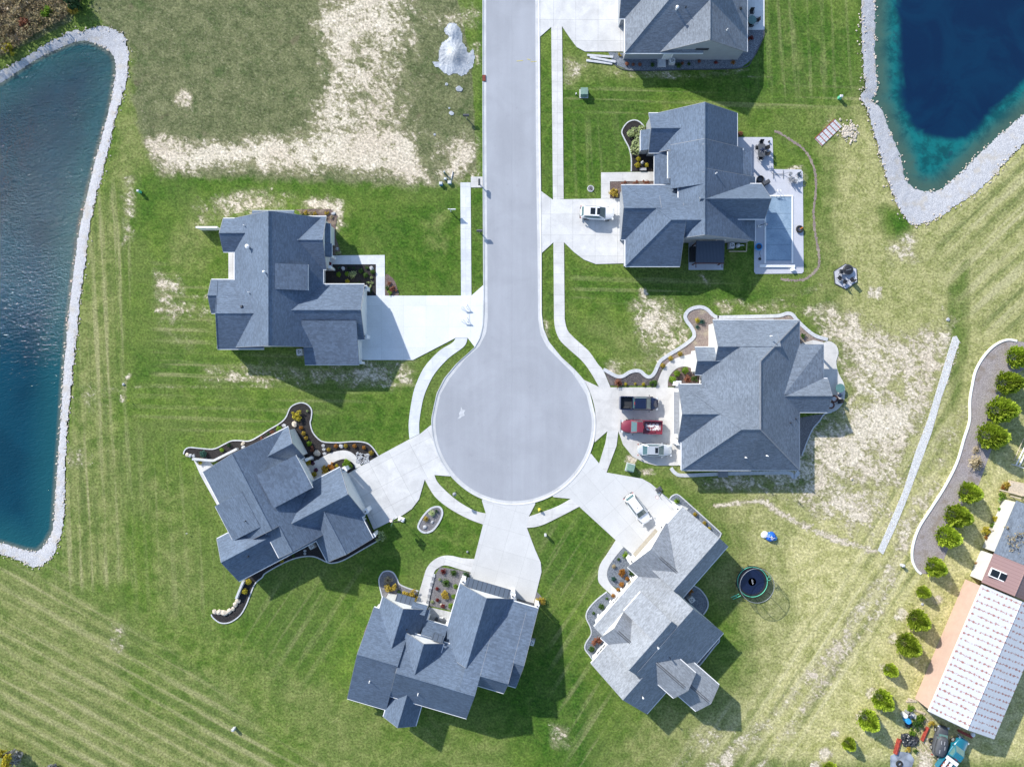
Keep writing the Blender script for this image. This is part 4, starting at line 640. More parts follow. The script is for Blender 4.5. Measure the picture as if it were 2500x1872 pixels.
    def finish(s):
        s.walls.build('wall', s.wallm, s.e); [mb.build(n, mt, s.e) for n, mb, mt in s.trims]
        for n, m, mt in s.parts: m.build(n, mt, s.e)
        for n, m, mt in s.ex: m.build(n, mt, s.e, smooth=False)
        for n, m, mt, kids in s.op:
            o = m.build(n, mt, s.e)
            for kn, km, kmt in kids: km.build(kn, kmt, o)
        return s.e
t02, t12, t22, t32, t31, t21, t11, t10 = T[0, 2], T[1, 2], T[2, 2], T[3, 2], T[3, 1], T[2, 1], T[1, 1], T[1, 0]
# ---- house with the gable window end, cut by the picture's edge
h = House('house', 'grey shingled house with big plain gable end above a blue gravel bed', 0, 'roof_grey', 'wall_grey').start(); h.root(400, -900)
h.wing('v', 349, 557, 453, -1180, -785.5, 2.95, 2.95, 6.4, name='main_roof')
h.wing('u', -1085, -783, -934, 268, 453, 2.95, 2.95, 8.5, 'hg', ra=415, name='garage_roof'); h.wing('u', -960, -865, -912, 255, 330, 2.95, 2.95, 4.9, name='gable_roof')
h.vent(t02, 1420, 78, .12, .5, hood=True); h.vent(t02, 1500, 62, .05, .3, 'black'); h.vent(t02, 1845, 255, .06, .4); h.vent(t02, 1962, 72, name='vent_box', mat='black')
h.opening('window', 449, -789.2, 's', 1.6, 3.2, 3.45, 'black', 'dgrey', nx=1, ny=1); h.opening('garage_door', 261, -912, 'w', 4.6, .05, 2.3, 'door_white'); h.opening('window', 551, -900, 'e', 1.6, .9, 2.2); h.opening('door', 375, -789.5, 's', 1.0, .05, 2.15, 'door_white')
h.finish()
# ---- house with the pool
h = House('house', 'slate roofed house beside the covered swimming pool', 0, 'roof_slate', 'wall_grey').start(); h.root(430, -460)
h.wing('v', 346, 533, 439.5, -640, -548, 3.0, 3.0, 6.7, name='main_roof'); h.wing('v', 371, 546.4, 439.5, -557, -455, 4.2, 3.0, 6.7, name='main_roof', rake='a', gutter='h'); h.wing('v', 389, 578, 439.5, -490, -339, 4.35, 2.6, 6.7, name='main_roof')
h.wing('v', 367, 512, 439.5, -545, -482, 3.75, 3.75, 6.72, name='entry_roof')
h.wing('u', -639.5, -546.6, -593, 324, 446, 3.0, 3.0, 4.75, name='gable_roof'); h.wing('u', -469.5, -277.6, -373.5, 268.6, 397.5, 3.0, 3.0, 6.4, 'hg', ra=364, name='garage_roof')
h.shed([(396, -374, 6.41), (432, -374, 6.41), (396, -341, 4.6)], wall=False, trim=False, name='valley_roof', plane=False); h.shed([(396, -373, 6.42), (434, -373, 6.42), (420, -412, 5.1), (396, -412, 5.05)], wall=False, trim=False, name='valley_roof', plane=False)
h.wing('u', -469.5, -341, -405, 258.8, 345, 2.97, 2.97, 5.3, name='gable_roof'); h.wing('u', -472, -385, -421, 430, 591, 3.05, 4.1, 6.6, name='bay_roof')
h.shed([(306, -602, 2.5), (306, -554, 2.5), (328, -554, 3.0), (328, -602, 3.0)], name='bay_roof'); h.shed([(535, -552, 3.1), (568, -552, 2.6), (568, -470, 2.6), (535, -470, 3.1)], name='porch_roof', wall=False)
h.shed([(338, -548, 2.7), (338, -472, 2.7), (396, -472, 3.4), (396, -548, 3.4)], name='porch_roof', wall=False)
h.pillar(343, -470, 2.4, .35, lamp=False).pillar(564, -548, 2.4, .25, lamp=False).pillar(564, -474, 2.4, .25, lamp=False)
h.vent(t02, 1752, 1463, .06, .5).vent(t12, 1487, 306, .09, .55, hood=True)
h.opening('garage_door', 265, -405, 'w', 5.0, .05, 2.35, 'door_dark').opening('garage_door', 275.4, -310, 'w', 2.6, .05, 2.35, 'door_dark').opening('window', 330.5, -593, 'w', 1.8, 1.0, 2.3).opening('window', 540, -520, 'e', 1.8, .4, 2.3).opening('window', 584.5, -430, 'e', 1.8, .9, 2.3).opening('window', 440, -344.5, 's', .5, 4.2, 4.6, 'lamp_clear', nx=1, ny=1).opening('door', 500, -344.5, 's', 1.0, .1, 2.15, 'door_white')
h.finish()
# ---- big hipped house
h = House('house', 'large grey hip roofed house beside the dry brown yard', 0, 'roof_ash', 'wall_white').start(); h.root(540, 40)
h.shed([(520, -150.4, 3), (681, -150.4, 3), (565, -51, 6.8), (520, -90, 5.32)], wall=False, name='main_roof'); h.shed([(681, -150.4, 3), (681, 205, 3), (565, 104.5, 6.8), (565, -51, 6.8)], wall=False, name='main_roof'); h.shed([(449, -22, 3), (449, 150, 3), (565, 104.5, 6.8), (565, -51, 6.8), (521, -90, 5.36)], wall=False, trim=False, name='main_roof'); h.shed([(560, 205, 3), (681, 205, 3), (565, 104.5, 6.8), (560, 104.5, 6.78)], wall=False, name='main_roof').block(490, 673, -142, 197, 2.85).block(457, 500, -20, 140, 2.85); [h._bar(Vector(h.w(*p, z0)), Vector(h.w(*q, z1)), .16, .1, h.rk) for p, z0, q, z1 in (((681, -150), 3.03, (565, -51), 6.83), ((681, 205), 3.03, (565, 104.5), 6.83), ((565, -51), 6.83, (565, 104.5), 6.83))]
h.wing('u', 3, 204.7, 104.5, 401.6, 566, 3, 3, 6.78, 'hg', ra=522, name='garage_roof'); h.wing('u', 2, 138.4, 70.5, 393.8, 520, 3, 3, 5.4, name='gable_roof')
h.wing('u', -150.2, -20, -85, 476, 620, 2.97, 2.97, 5.5, name='gable_roof'); h.wing('u', -85.7, -21.3, -52.5, 433.6, 520, 3, 3, 4.25, name='entry_roof')
h.shed([(600, -92.7, 2.98), (737.8, -92.7, 2.98), (635, 26, 4.5), (600, 26, 4.5)], trim=False, wall=False, name='porch_roof', plane=False); h.shed([(737.8, -92.7, 2.98), (737.8, 24, 2.98), (635, 26, 4.5)], trim=True, wall=False, name='porch_roof', plane=False)
h.shed([(650, -86, 2.8), (731, -86, 2.75), (731, 20, 2.75), (650, 20, 2.8)], name='porch_ceiling', mat=M['wall_white'], wall=False, trim=False, plane=False)
for v in (-86, -50, -14): h.pillar(732, v, 2.6, .25, lamp=False)
h.wing('u', -11.6, 67.6, 29, 600, 747, 3, 3, 4.4, name='bay_roof', wm=None)
h.shed([(385, 20, 2.55), (385, 120, 2.55), (400, 120, 2.85), (400, 20, 2.85)], name='awning', mat=M['grey'], wall=False)
h.vent(ZC, 912, 303, .06, .45).vent(ZC, 680, 1418, .07, .45).vent(ZC, 877, 1402, .06, .45).vent(ZC, 1140, 1062, .05, .4, 'black').vent(ZC, 1092, 1100, .05, .3, 'black')
for v in (-118, -88, -55): h.opening('window', 482.5, v - 8, 'w', 1.0, .8, 2.3)
h.opening('garage_door', 400, 40, 'w', 4.8, .05, 2.35, 'door_white').opening('garage_door', 400, 105, 'w', 2.7, .05, 2.35, 'door_white').opening('door', 440, -40, 'w', 1.0, .1, 2.2, 'door_tan').opening('window', 456.5, -5, 'w', 1.0, .8, 2.2).opening('window', 674, 110, 'e', 1.6, .9, 2.2).opening('window', 740.5, 28, 'e', 2.2, .3, 2.4).opening('window', 560, 198, 's', 1.5, .9, 2.2)
for v in (0, 140): h.pillar(396, v, 2.6, .6)
h.finish()
# ---- pale house, turned 48.7 degrees
h = House('house', 'pale grey house with two gabled dormers, set diagonally by the trampoline', -48.7, 'roof_pale', 'wall_white').start(); h.root(-180, 620)
h.wing('u', 496, 626, 589, -111, 47, 3, 4.85, 6.4, name='garage_roof'); h.wing('u', 526, 763, 643.5, -304, -113, 3, 3.3, 7.4, name='main_roof'); h.wing('u', 566, 750, 620, -309, -222, 4.5, 3.72, 8.2, name='main_roof'); h.wing('u', 541, 740, 620, -224, -165, 5.4, 4.06, 8.2, name='dormer_roof')
h.wing('u', 578, 751, 665, -374, -307, 3, 3.6, 6.66, name='rear_roof'); h.wing('v', -308, -224, -266, 546, 612, 4.7, 4.7, 6.35, name='gable_roof'); h.wing('v', -145.6, -6.5, -76, 493, 592, 3, 3, 5.7, name='gable_roof')
h.wing('v', -300, -223, -261, 650, 763, 5.0, 5.0, 6.6, name='rear_gable_roof'); h.wing('v', -293, -211, -252.5, 740, 834, 3.6, 3.6, 5.2, name='rear_gable_roof')
h.vent(t32, 1262, 645, .07, .4, hood=True).vent(t32, 1135, 1063, .07, .4, hood=True).vent(t32, 1365, 735, .04, .4, 'black')
h.opening('garage_door', -76, 496.8, 'n', 4.9, .05, 2.35, 'door_tan').opening('garage_door', 15, 502.5, 'n', 2.6, .05, 2.35, 'door_white').opening('window', -266, 552.4, 'n', 1.2, 4.1, 5.1).opening('window', -195, 548.6, 'n', 2.6, 4.3, 4.9, nx=3, ny=1).opening('window', -340, 585.4, 'n', 1.8, .9, 2.3, nx=3).opening('door', -170, 533, 'n', 1.1, .1, 2.2, 'door_tan').opening('window', -230, 533, 'n', 1.5, .9, 2.2).opening('window', -150, 755, 's', 2.0, .9, 2.2).opening('window', 41, 560, 'e', 1.4, 1, 2.2).opening('window', -252, 827.5, 's', 2.2, .3, 2.4)
for uu, v0, v1, zz in ((-76, 520, 588, 5.7), (-266, 556, 606, 6.35), (-261, 668, 752, 6.6), (-252.5, 770, 826, 5.2)):
    m = MB()
    for d in (-2.2, 2.2): m.box(Vector(h.w(uu + d, (v0 + v1) / 2, zz + .07)), ((v1 - v0) / S, .07, .1), math.atan2(*(Vector(h.w(uu, v1, 0)) - Vector(h.w(uu, v0, 0))).yx))
    h.ex.append(('ridge_vent', m, M['dgrey']))
for u in (-130, -22, 36): h.pillar(u, 492, 2.5, .6)
for u in (-165, -200, -240, -285): h.pillar(u, 531, 2.6, .3, lamp=False)
h.finish()
# ---- slate house at the end of the bulb, turned 16.3 degrees
h = House('house', 'slate house with two steep front gables at the end of the bulb', 16.3, 'roof_slate', 'wall_white').start(); h.root(30, 640)
h.wing('u', 600, 825, 690, -165, -69, 3, 3, 6.81, name='main_roof', rake='a'); h.wing('u', 628, 783, 704, -69, 81, 3.85, 4, 7.08, name='main_roof', rake='a'); h.wing('u', 493.6, 783, 704, 80, 118, 3, 4, 7.08, name='main_roof', rake='', gutter='h'); h.wing('u', 493.6, 698, 662, 118, 184, 3, 4.5, 6.27, name='garage_roof'); h.wing('u', 493.6, 683, 618, 184, 209, 3, 3.7, 5.42, name='garage_roof')
h.wing('v', -152, -37.4, -95, 569.5, 690, 3, 3, 5.6, name='gable_roof'); h.wing('v', 15, 146.5, 82, 489, 655, 3, 3, 6.1, name='garage_gable_roof'); h.wing('v', -71.6, 16.7, -26.5, 626, 700, 4.7, 4.7, 6.75, name='dormer_roof'); h.wing('v', -71, 8.1, -31, 730, 842, 3, 3, 4.75, name='rear_gable_roof')
h.shed([(-40, 594, 2.9), (16, 594, 2.9), (16, 632, 3.9), (-40, 632, 3.9)], name='porch_roof', wall=False)
rib = NT('ribbed dark metal'); _o = rib.pos(); _m = rib.mapv(_o, (1, 1, 1), -h.a); _s = rib.new('ShaderNodeSeparateXYZ'); rib.set(_s.inputs[0], rib.mapv(_o, (1, 1, 1), R(16.3))); _f = rib.math('FRACT', rib.math('MULTIPLY', _s.outputs[0], 1.55)); M['rib'] = rib.done(rib.mix(rib.ramp(_f, .08, .12), (.015, .02, .028), (.085, .11, .15)), .5, .2)
h.shed([(28, 472, 2.5), (136, 472, 2.5), (136, 494, 3.0), (28, 494, 3.0)], name='awning', mat=M['rib'], wall=False, trim=False); h.shed([(-122, 556, 2.3), (-78, 556, 2.3), (-78, 574, 2.75), (-122, 574, 2.75)], name='awning', mat=M['rib'], wall=False, trim=False); h.shed([(-14, 612, 4.1), (14, 612, 4.1), (14, 626, 4.5), (-14, 626, 4.5)], name='awning', mat=M['rib'], wall=False, trim=False)
h.shed([(-80, 560, 3.2), (-44, 560, 3.2), (-44, 580, 3.9), (-80, 580, 3.9)], name='awning', wall=False, trim=False)
h.vent(t31, 975, 935, .06, .5).vent(t31, 1383, 1040, .06, .5).vent(t31, 1288, 498, .05, .4, 'black')
h.opening('garage_door', 82, 495.2, 'n', 5.0, .05, 2.3, 'door_dark').opening('garage_door', 180, 500.3, 'n', 2.7, .05, 2.3, 'door_dark').opening('window', -100, 575.8, 'n', 2.2, .7, 2.1, nx=3).opening('window', 82, 495.2, 'n', .9, 4.0, 4.6, nx=1).opening('window', -40, 632.2, 'n', .8, 3.9, 4.9, nx=1, ny=1).opening('window', 0, 632.2, 'n', 1.0, 2.4, 3.4).opening('door', -12, 619.5, 'n', 1.1, .1, 2.2, 'door_dark').opening('window', -31, 835.5, 's', 1.8, .9, 2.2).opening('window', 202, 560, 'e', 1.2, 1, 2.2).opening('window', -120, 817.5, 's', 2, .9, 2.2)
h.pillar(20, 484, 2.6, .6).pillar(143, 484, 2.6, .6).pillar(206, 491, 2.5, .45).pillar(-36, 598, 2.5, .35, lamp=False).pillar(12, 598, 2.5, .35, lamp=False)
h.finish()
# ---- corner bed house, turned -27.6 degrees (ridge along v)
h = House('house', 'slate house with a big flat dormer, wrapped by the black mulch bed', -27.6, 'roof_slate', 'wall_white').start(); h.root(-600, -20)
h.wing('v', -746, -528, -637, -153, 41, 3, 3, 7.0, name='main_roof'); h.wing('v', -668, -528, -622, 41, 108, 4.75, 3, 6.45, name='main_roof'); h.wing('u', 2, 115, 55, -790, -600, 3, 3, 5.0, name='rear_roof')
h.shed([(-640, 60, 5.0), (-584, 60, 5.0), (-584, 115, 3.0), (-640, 115, 3.0)], name='rear_roof', wall=False, plane=False)
h.shed([(-752, -68, 3.75), (-752, 24, 3.75), (-664, 24, 6.05), (-664, -68, 6.05)], name='dormer_roof'); h.wing('u', -155, -73, -113, -600, -517, 3, 3, 4.9, name='gable_roof')
h.shed([(-520, -85, 5.3), (-520, 0, 5.3), (-614, 0, 6.5), (-614, -85, 6.5)], name='dormer_roof', inset=9); h.wing('u', -13.3, 115, 51, -598, -453, 3, 3, 5.65, name='garage_roof'); h.wing('v', -583, -462, -522, 62, 172, 3, 3, 5.3, name='garage_roof')
h.vent(ZF, 660, 1248, .05, .4, 'black').vent(ZF, 690, 1605, .05, .4, 'black')
h.opening('garage_door', -459.4, 51, 'e', 5.2, .05, 2.35, 'door_dark').opening('garage_door', -469.5, 148, 'e', 2.4, .05, 2.3, 'door_dark').opening('window', -523.4, -113, 'e', 2.2, .8, 2.3, nx=2, ny=1).opening('window', -527.5, -60, 'e', 1.1, 4.2, 5.0, nx=1, ny=1).opening('window', -527.5, -40, 'e', 1.1, 4.2, 5.0, nx=1, ny=1).opening('window', -527.5, -20, 'e', 1.1, 4.2, 5.0, nx=1, ny=1).opening('door', -535.5, -35, 'e', 1.1, .1, 2.2, 'door_white').opening('window', -739, -100, 'w', 2.0, .9, 2.2).opening('window', -460, 51, 'e', .9, 3.6, 4.3, nx=1, ny=1).opening('window', -640, -146.5, 'n', 1.4, .9, 2.2)
h.pillar(-449, -4, 2.6, .6).pillar(-449, 108, 2.6, .6).pillar(-460, 168, 2.5, .45).pillar(-517, -66, 2.5, .35, lamp=False).pillar(-519, -8, 2.5, .35, lamp=False)
h.finish()
# ---- slate house by the west pond
h = House('house', 'slate house with long new pale driveway and square planted bed', 0, 'roof_slate', 'wall_white').start(); h.root(-540, -240)
h.wing('v', -657, -448, -552.5, -391, -86, 3, 3, 7.1, name='main_roof'); h.shed([(-615, -409, 3), (-516, -409, 3), (-516, -380, 3.7), (-615, -380, 3.7)], name='bay_roof')
h.wing('u', -390.3, -312, -351, -684, -600, 3, 3, 4.3, name='gable_roof'); h.wing('u', -246, -167, -206, -713, -640, 2.9, 2.9, 4.0, name='gable_roof'); h.wing('u', -242.7, -82, -162, -697, -588, 3, 3, 5.3, 'hg', ra=-685, name='rear_roof')
h.shed([(-472, -274, 5.3), (-472, -215, 5.3), (-540, -215, 6.65), (-540, -274, 6.65)], name='dormer_roof', inset=6); h.wing('u', -395, -270.6, -333, -520, -440, 3, 3, 4.9, name='gable_roof'); h.wing('u', -234.7, -104, -169.5, -560, -350, 3, 3, 5.35, name='garage_roof')
h.shed([(-490, -145.7, 4.75), (-362, -145.7, 4.75), (-362, -44, 3.05), (-490, -44, 3.05)], name='shed_roof'); h.shed([(-448, -380, 3.0), (-432, -380, 2.6), (-432, -333, 2.6), (-448, -333, 3.0)], name='bay_roof', down=2.6, inset=3); h.shed([(-448, -332, 3.0), (-428, -332, 2.7), (-428, -300, 2.7), (-448, -300, 3.0)], name='porch_roof', wall=False)
h.vent(ZG, 460, 240, .06, .4).vent(ZG, 503, 448, .16, .6, hood=True).vent(ZG, 660, 690, .1, .45, hood=True).vent(ZG, 505, 885, .06, .4).vent(ZG, 432, 1018, name='vent_box', mat='dgrey').vent(ZG, 895, 610, .05, .25, 'black')
h.opening('garage_door', -357, -169.5, 'e', 5.0, .05, 2.35, 'door_dark').opening('garage_door', -369, -90, 'e', 2.6, .05, 2.35, 'door_dark').opening('window', -447, -333, 'e', 2.0, 3.2, 4.0).opening('window', -479, -245, 'e', 2.4, 4.4, 5.0, nx=3, ny=1).opening('window', -650, -270, 'w', 2.2, .4, 2.3).opening('door', -455.2, -285, 'e', 1.1, .1, 2.2, 'door_dark').opening('window', -560, -93, 's', 1.5, .9, 2.2)
h.pillar(-350, -228, 2.5, .5).pillar(-350, -112, 2.5, .5).pillar(-362, -50, 2.4, .35, lamp=False).pillar(-432, -304, 2.4, .3, lamp=False).pillar(-434, -277, 2.4, .3, lamp=False)
h.finish()
# ---- farm shed with the rusted roof
def rust_roof(name, c, hlean):
    t = NT(name); m = t.mapv(t.pos(), (1, 1, 1), R(23)); sp = t.new('ShaderNodeSeparateXYZ'); t.set(sp.inputs[0], m); u, v = sp.outputs[0], sp.outputs[1]; n = t.noise(t.pos(), .25, 4)
    fv = t.math('FRACT', t.math('ADD', t.math('MULTIPLY', v, 1.06), t.math('MULTIPLY', t.noise(t.pos(), .9, 2), .35))); row = t.math('MULTIPLY', t.ramp(t.math('ABSOLUTE', t.math('SUBTRACT', fv, .5)), .10, .22, 1, 0), 1)
    fu = t.math('FRACT', t.math('ADD', t.math('MULTIPLY', u, 1.65), t.math('MULTIPLY', t.noise(t.pos(), 2.2, 2), .9))); scr = t.ramp(t.math('ABSOLUTE', t.math('SUBTRACT', fu, .5)), .10, .26, 1, 0); rows = t.ramp(t.math('ABSOLUTE', t.math('SUBTRACT', fv, .5)), .03, .08, 1, 0)
    blot = t.noise(t.mapv(t.pos(), (3.2, .9, 1), R(23)), 1.1, 4, .7); f = t.math('MULTIPLY', t.math('MAXIMUM', t.math('MULTIPLY', row, scr), t.math('MULTIPLY', rows, t.ramp(blot, .42, .52))), t.ramp(blot, .36, .50)); f = t.math('MULTIPLY', f, hlean)
    ribs = t.math('FRACT', t.math('MULTIPLY', v, 3.6)); base = t.mix(t.ramp(ribs, .0, .2), tuple(x * .84 for x in c), c); base = t.mix(t.ramp(n, .5, .7, 0, .4), base, (.66, .70, .76)); t.bump(ribs, .4, .03)
    dirt = t.noise(t.mapv(t.pos(), (.35, 2.5, 1), R(23)), .8, 5, .7); base = t.mix(t.ramp(dirt, .5, .75, 0, .4), base, (.52, .46, .42)); lap = t.math('FRACT', t.math('MULTIPLY', u, .31)); base = t.mix(t.ramp(lap, .03, .015, 0, .3), base, (.4, .4, .42)); return t.done(t.mix(t.math('MULTIPLY', f, .9), base, (.30, .10, .07)), .5, .1)
M['salmon_wall'] = siding('salmon sheet siding', (.50, .35, .285), True); h = House('farm_shed', 'long white metal farm shed with rows of rust and a salmon side wall', 23, 'roof_old', 'wall_cream', 'shed').start(); h.root(1290, 165); h.wallm = M['salmon_wall']
# shed axis read off the image: u across the shed, v along its ridge (heading -23 deg from vertical)
def shed_frame(o):
    c, n = .92, .39
    o.w = lambda u, v, z: ((u * c - v * n) / S, -(u * n + v * c) / S, z); o.uv = lambda x, y, hh: (((x - 1250) * c + (y - 936) * n) * (1 - hh / H), (-(x - 1250) * n + (y - 936) * c) * (1 - hh / H)); o.a = math.atan2(n, c)
shed_frame(h); M['rusty'] = rust_roof('rust spotted white metal', (.56, .575, .60), 1.0); h.e.location = h.w(1290, 165, 0)
h.wing('v', 1205, 1371, 1288, 4, 327, 3.7, 3.7, 4.9, name='metal_roof', mat=M['rusty'], gutter='l', th=.1)
h.opening('garage_door', 1288, 323.8, 's', 3.2, .05, 2.6, 'door_tan', 'white').opening('window', 1364.5, 160, 'e', 1.2, 1, 2)
h.finish()
h = House('house', 'farmhouse with brown and grey roof parts, white plank side wall and twin skylight', 23, 'roof_ash', 'wall_white').start(); h.root(1280, -60); h.wallm = siding('white vertical boards', (.56, .55, .52), True); shed_frame(h); h.e.location = h.w(1280, -60, 0)
siding_roof = NT('brown metal roof panels'); _p = siding_roof.mapv(siding_roof.pos(), (1, 1, 1), R(23)); _q = siding_roof.new('ShaderNodeSeparateXYZ'); siding_roof.set(_q.inputs[0], _p); _f = siding_roof.math('FRACT', siding_roof.math('MULTIPLY', _q.outputs[1], 2.1)); siding_roof.bump(_f, .5, .03)
M['brownmetal'] = siding_roof.done(siding_roof.mix(siding_roof.ramp(_f, .02, .16), (.17, .10, .095), (.26, .165, .16)), .6)
h.wing('v', 1212, 1336, 1274, -76, -1, 2.75, 2.75, 4.4, name='metal_roof', mat=M['brownmetal'], gutter='', th=.12, rake=False); h.wing('v', 1213, 1335, 1274, -212, -76.5, 2.7, 2.7, 4.2, name='shingle_roof', gutter='', th=.12, rake=False)
u, v = h.uv(*ZR(782, 1515), 4.0); zz = h.height(u, v); sk = MB()
for d in (-.62, .62):
    pass
p = Vector(h.w(u, v, zz + .12)); yaw = -math.atan2(.39, .92); sk.box(p, (2.5, 1.25, .16), yaw, -.19); o = [('skylight', sk, M['white'], [('pane', MB().box(p + Vector((math.cos(yaw) * d, math.sin(yaw) * d, .09 + d * .195)), (1.05, .95, .05), yaw, -.19), M['glass']) for d in (-.58, .58)])]
h.op += o; h.opening('door', 1219.5, -120, 'w', 1.0, .1, 2.0, 'door_tan')
h.finish()
# ================================================================ trees, shrubs and stones
def foliage(n, shape, size, seed, droop=0.0, up=.35):
    """leaf-sized quads spread through a volume; shape(u) returns a random point and its outward direction"""
    r = np.random.default_rng(seed); mb = MB(); tint = []
    for _ in range(n):
        p, d, t = shape(r); d = d + r.normal(0, .45, 3); d[2] += up; d /= np.linalg.norm(d) + 1e-6; a = np.cross(d, r.normal(0, 1, 3)); a /= np.linalg.norm(a) + 1e-6
        b = np.cross(d, a); s = size * r.uniform(.6, 1.4); l = s * 1.5; q = [p - a * s * .5, p + b * l * .5 - a * s * .1, p + a * s * .5, p - b * l * .5 + a * s * .1]
        mb.add(q, [(0, 1, 2, 3)]); c = float(np.clip(t + r.normal(0, .18), 0, 1)); tint += [c] * 4
    return mb, tint
def ball(rx=1, rz=.8, z0=.75, inner=.55):
    def f(r):
        d = r.normal(0, 1, 3); d /= np.linalg.norm(d); k = r.uniform(inner, 1) ** .6; bump = 1 + .14 * math.sin(5 * math.atan2(d[1], d[0]) + 3 * d[2]) ; p = np.array([d[0] * rx * k * bump, d[1] * rx * k * bump, z0 + d[2] * rz * k])
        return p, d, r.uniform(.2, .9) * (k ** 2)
    return f
def clumps(n, rx, z0, z1, cr, seed):
    rr = np.random.default_rng(seed); cs = [(rr.uniform(-1, 1) * rx * .7, rr.uniform(-1, 1) * rx * .7, rr.uniform(z0, z1), cr * rr.uniform(.6, 1.3), rr.uniform(.1, .8)) for _ in range(n)]
    def f(r):
        c = cs[r.integers(len(cs))]; d = r.normal(0, 1, 3); d /= np.linalg.norm(d); k = r.uniform(.4, 1); return np.array(c[:3]) + d * c[3] * k, d, c[4] * .6 + .4 * r.random() * k
    return f
def spiky(rx, hgt):
    def f(r):
        a = r.uniform(0, 6.283); t = r.uniform(.15, 1); e = r.uniform(.2, 1); p = np.array([math.cos(a) * rx * t * e, math.sin(a) * rx * t * e, hgt * (t * 1.1 - .55 * (t * e) ** 2) + .05]); return p, np.array([math.cos(a) * .8, math.sin(a) * .8, .5]), r.uniform(.2, 1) * t
    return f
PROTO = {}
def shrub_mesh(kind, seed):
    k = (kind, seed)
    if k not in PROTO:
        if kind == 'round': mb, t = foliage(420, ball(), .2, seed)
        elif kind == 'loose': mb, t = foliage(360, clumps(9, 1.0, .35, 1.0, .45, seed), .21, seed)
        elif kind == 'spiky': mb, t = foliage(300, spiky(1.15, 1.0), .2, seed, up=.2)
        me_o = mb.build('shrub', M['leaf_green'], attrs={'tint': t}); PROTO[k] = me_o.data; bpy.data.objects.remove(me_o)
    return PROTO[k]
CNT = {}
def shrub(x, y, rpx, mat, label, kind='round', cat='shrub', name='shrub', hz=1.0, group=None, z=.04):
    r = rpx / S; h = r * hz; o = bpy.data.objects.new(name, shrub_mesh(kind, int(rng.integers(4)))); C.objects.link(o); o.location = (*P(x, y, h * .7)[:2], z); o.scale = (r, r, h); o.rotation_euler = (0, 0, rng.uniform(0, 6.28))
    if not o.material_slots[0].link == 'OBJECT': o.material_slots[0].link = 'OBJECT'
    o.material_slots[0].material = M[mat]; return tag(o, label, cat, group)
def boulder(x, y, rpx, label, mat='rock_pale', sq=.55, group=None, name='boulder', cat='boulder'):
    r = rpx / S; o = MB().rock((0, 0, 0), r, sq, 2, int(rng.integers(1e6))).build(name, M[mat]); o.location = P(x, y, 0)[:2] + (r * sq * .35 + .02,); return tag(o, label, cat, group)
ORD = ['first', 'second', 'third', 'fourth', 'fifth', 'sixth', 'seventh', 'eighth', 'ninth', 'tenth', 'eleventh', 'twelfth', 'thirteenth', 'fourteenth', 'fifteenth']
# --- conifers along the grey mulch bed
def conifer_mesh(seed, dens=2600):
    r = np.random.default_rng(seed); mb = MB(); tint = []
    for i in range(dens):
        z = r.random() ** 1.25; prof = (1 - z) ** .62 * (1 - .55 * max(0, .12 - z) / .12); a = r.uniform(0, 6.283); lob = 1 + .07 * math.sin(7 * a + 9 * z + seed) + .06 * math.sin(13 * a - 21 * z)
        k = r.uniform(.62, 1.02); rad = prof * k * lob; p = np.array([math.cos(a) * rad, math.sin(a) * rad, .06 + z * .97]); d = np.array([math.cos(a), math.sin(a), .55]); d /= np.linalg.norm(d); sd = np.array([-math.sin(a), math.cos(a), 0]) + r.normal(0, .35, 3)
        L = r.uniform(.11, .2); w = L * .42; sd /= np.linalg.norm(sd); q = [p - d * L * .3 - sd * w * .3, p + d * L * .2 - sd * w, p + d * L, p + d * L * .2 + sd * w]
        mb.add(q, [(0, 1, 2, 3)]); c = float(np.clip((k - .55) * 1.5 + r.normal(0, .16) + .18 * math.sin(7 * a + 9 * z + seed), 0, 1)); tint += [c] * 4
    o = mb.build('crown', M['leaf_conifer'], attrs={'tint': tint}); me_ = o.data; bpy.data.objects.remove(o); return me_
CM = [conifer_mesh(s) for s in (1, 2, 3)]
tk = MB().tube([(0, 0, -.1), (0, 0, .5), (.01, 0, .95)], .045, 7, .012).build('trunk', M['bark']); TKM = tk.data; bpy.data.objects.remove(tk)
CON = [(2489, 871, 30, 'bushy conifer highest in the grey mulch bed, beside the picture edge'), (2466, 934, 33, 'conifer second from the far end of the grey mulch bed'), (2448, 1001, 37, 'wide conifer third along the grey mulch bed, shadow toward the white plank wall'), (2425, 1065, 37, 'wide conifer beside the round tan ornamental grass clump'),
       (2370, 1203, 29, 'ragged two topped conifer just below the tan grass clump'), (2341, 1260, 33, 'full round conifer opposite the middle of the white plank wall'), (2317, 1311, 31, 'conifer between the full round one and the lowest mulch bed one'), (2286, 1385, 27, 'conifer at the very bottom tip of the grey mulch bed'),
       (2256, 1446, 18, 'small conifer near the upper corner of the salmon farm shed'), (2244, 1515, 29, 'conifer whose shadow tip touches the salmon farm shed near its top'), (2219, 1576, 32, 'largest conifer alongside the salmon farm shed'), (2176, 1637, 19, 'small dome shaped conifer near the lower end of the farm shed'),
       (2157, 1710, 28, 'bright conifer above the blue barrel in the junk yard'), (2122, 1760, 28, 'bright conifer beside the black tarp heap'), (2074, 1817, 18, 'smallest bright conifer, lowest complete one of the row'), (2028, 1880, 20, 'conifer cut off by the bottom picture edge')]
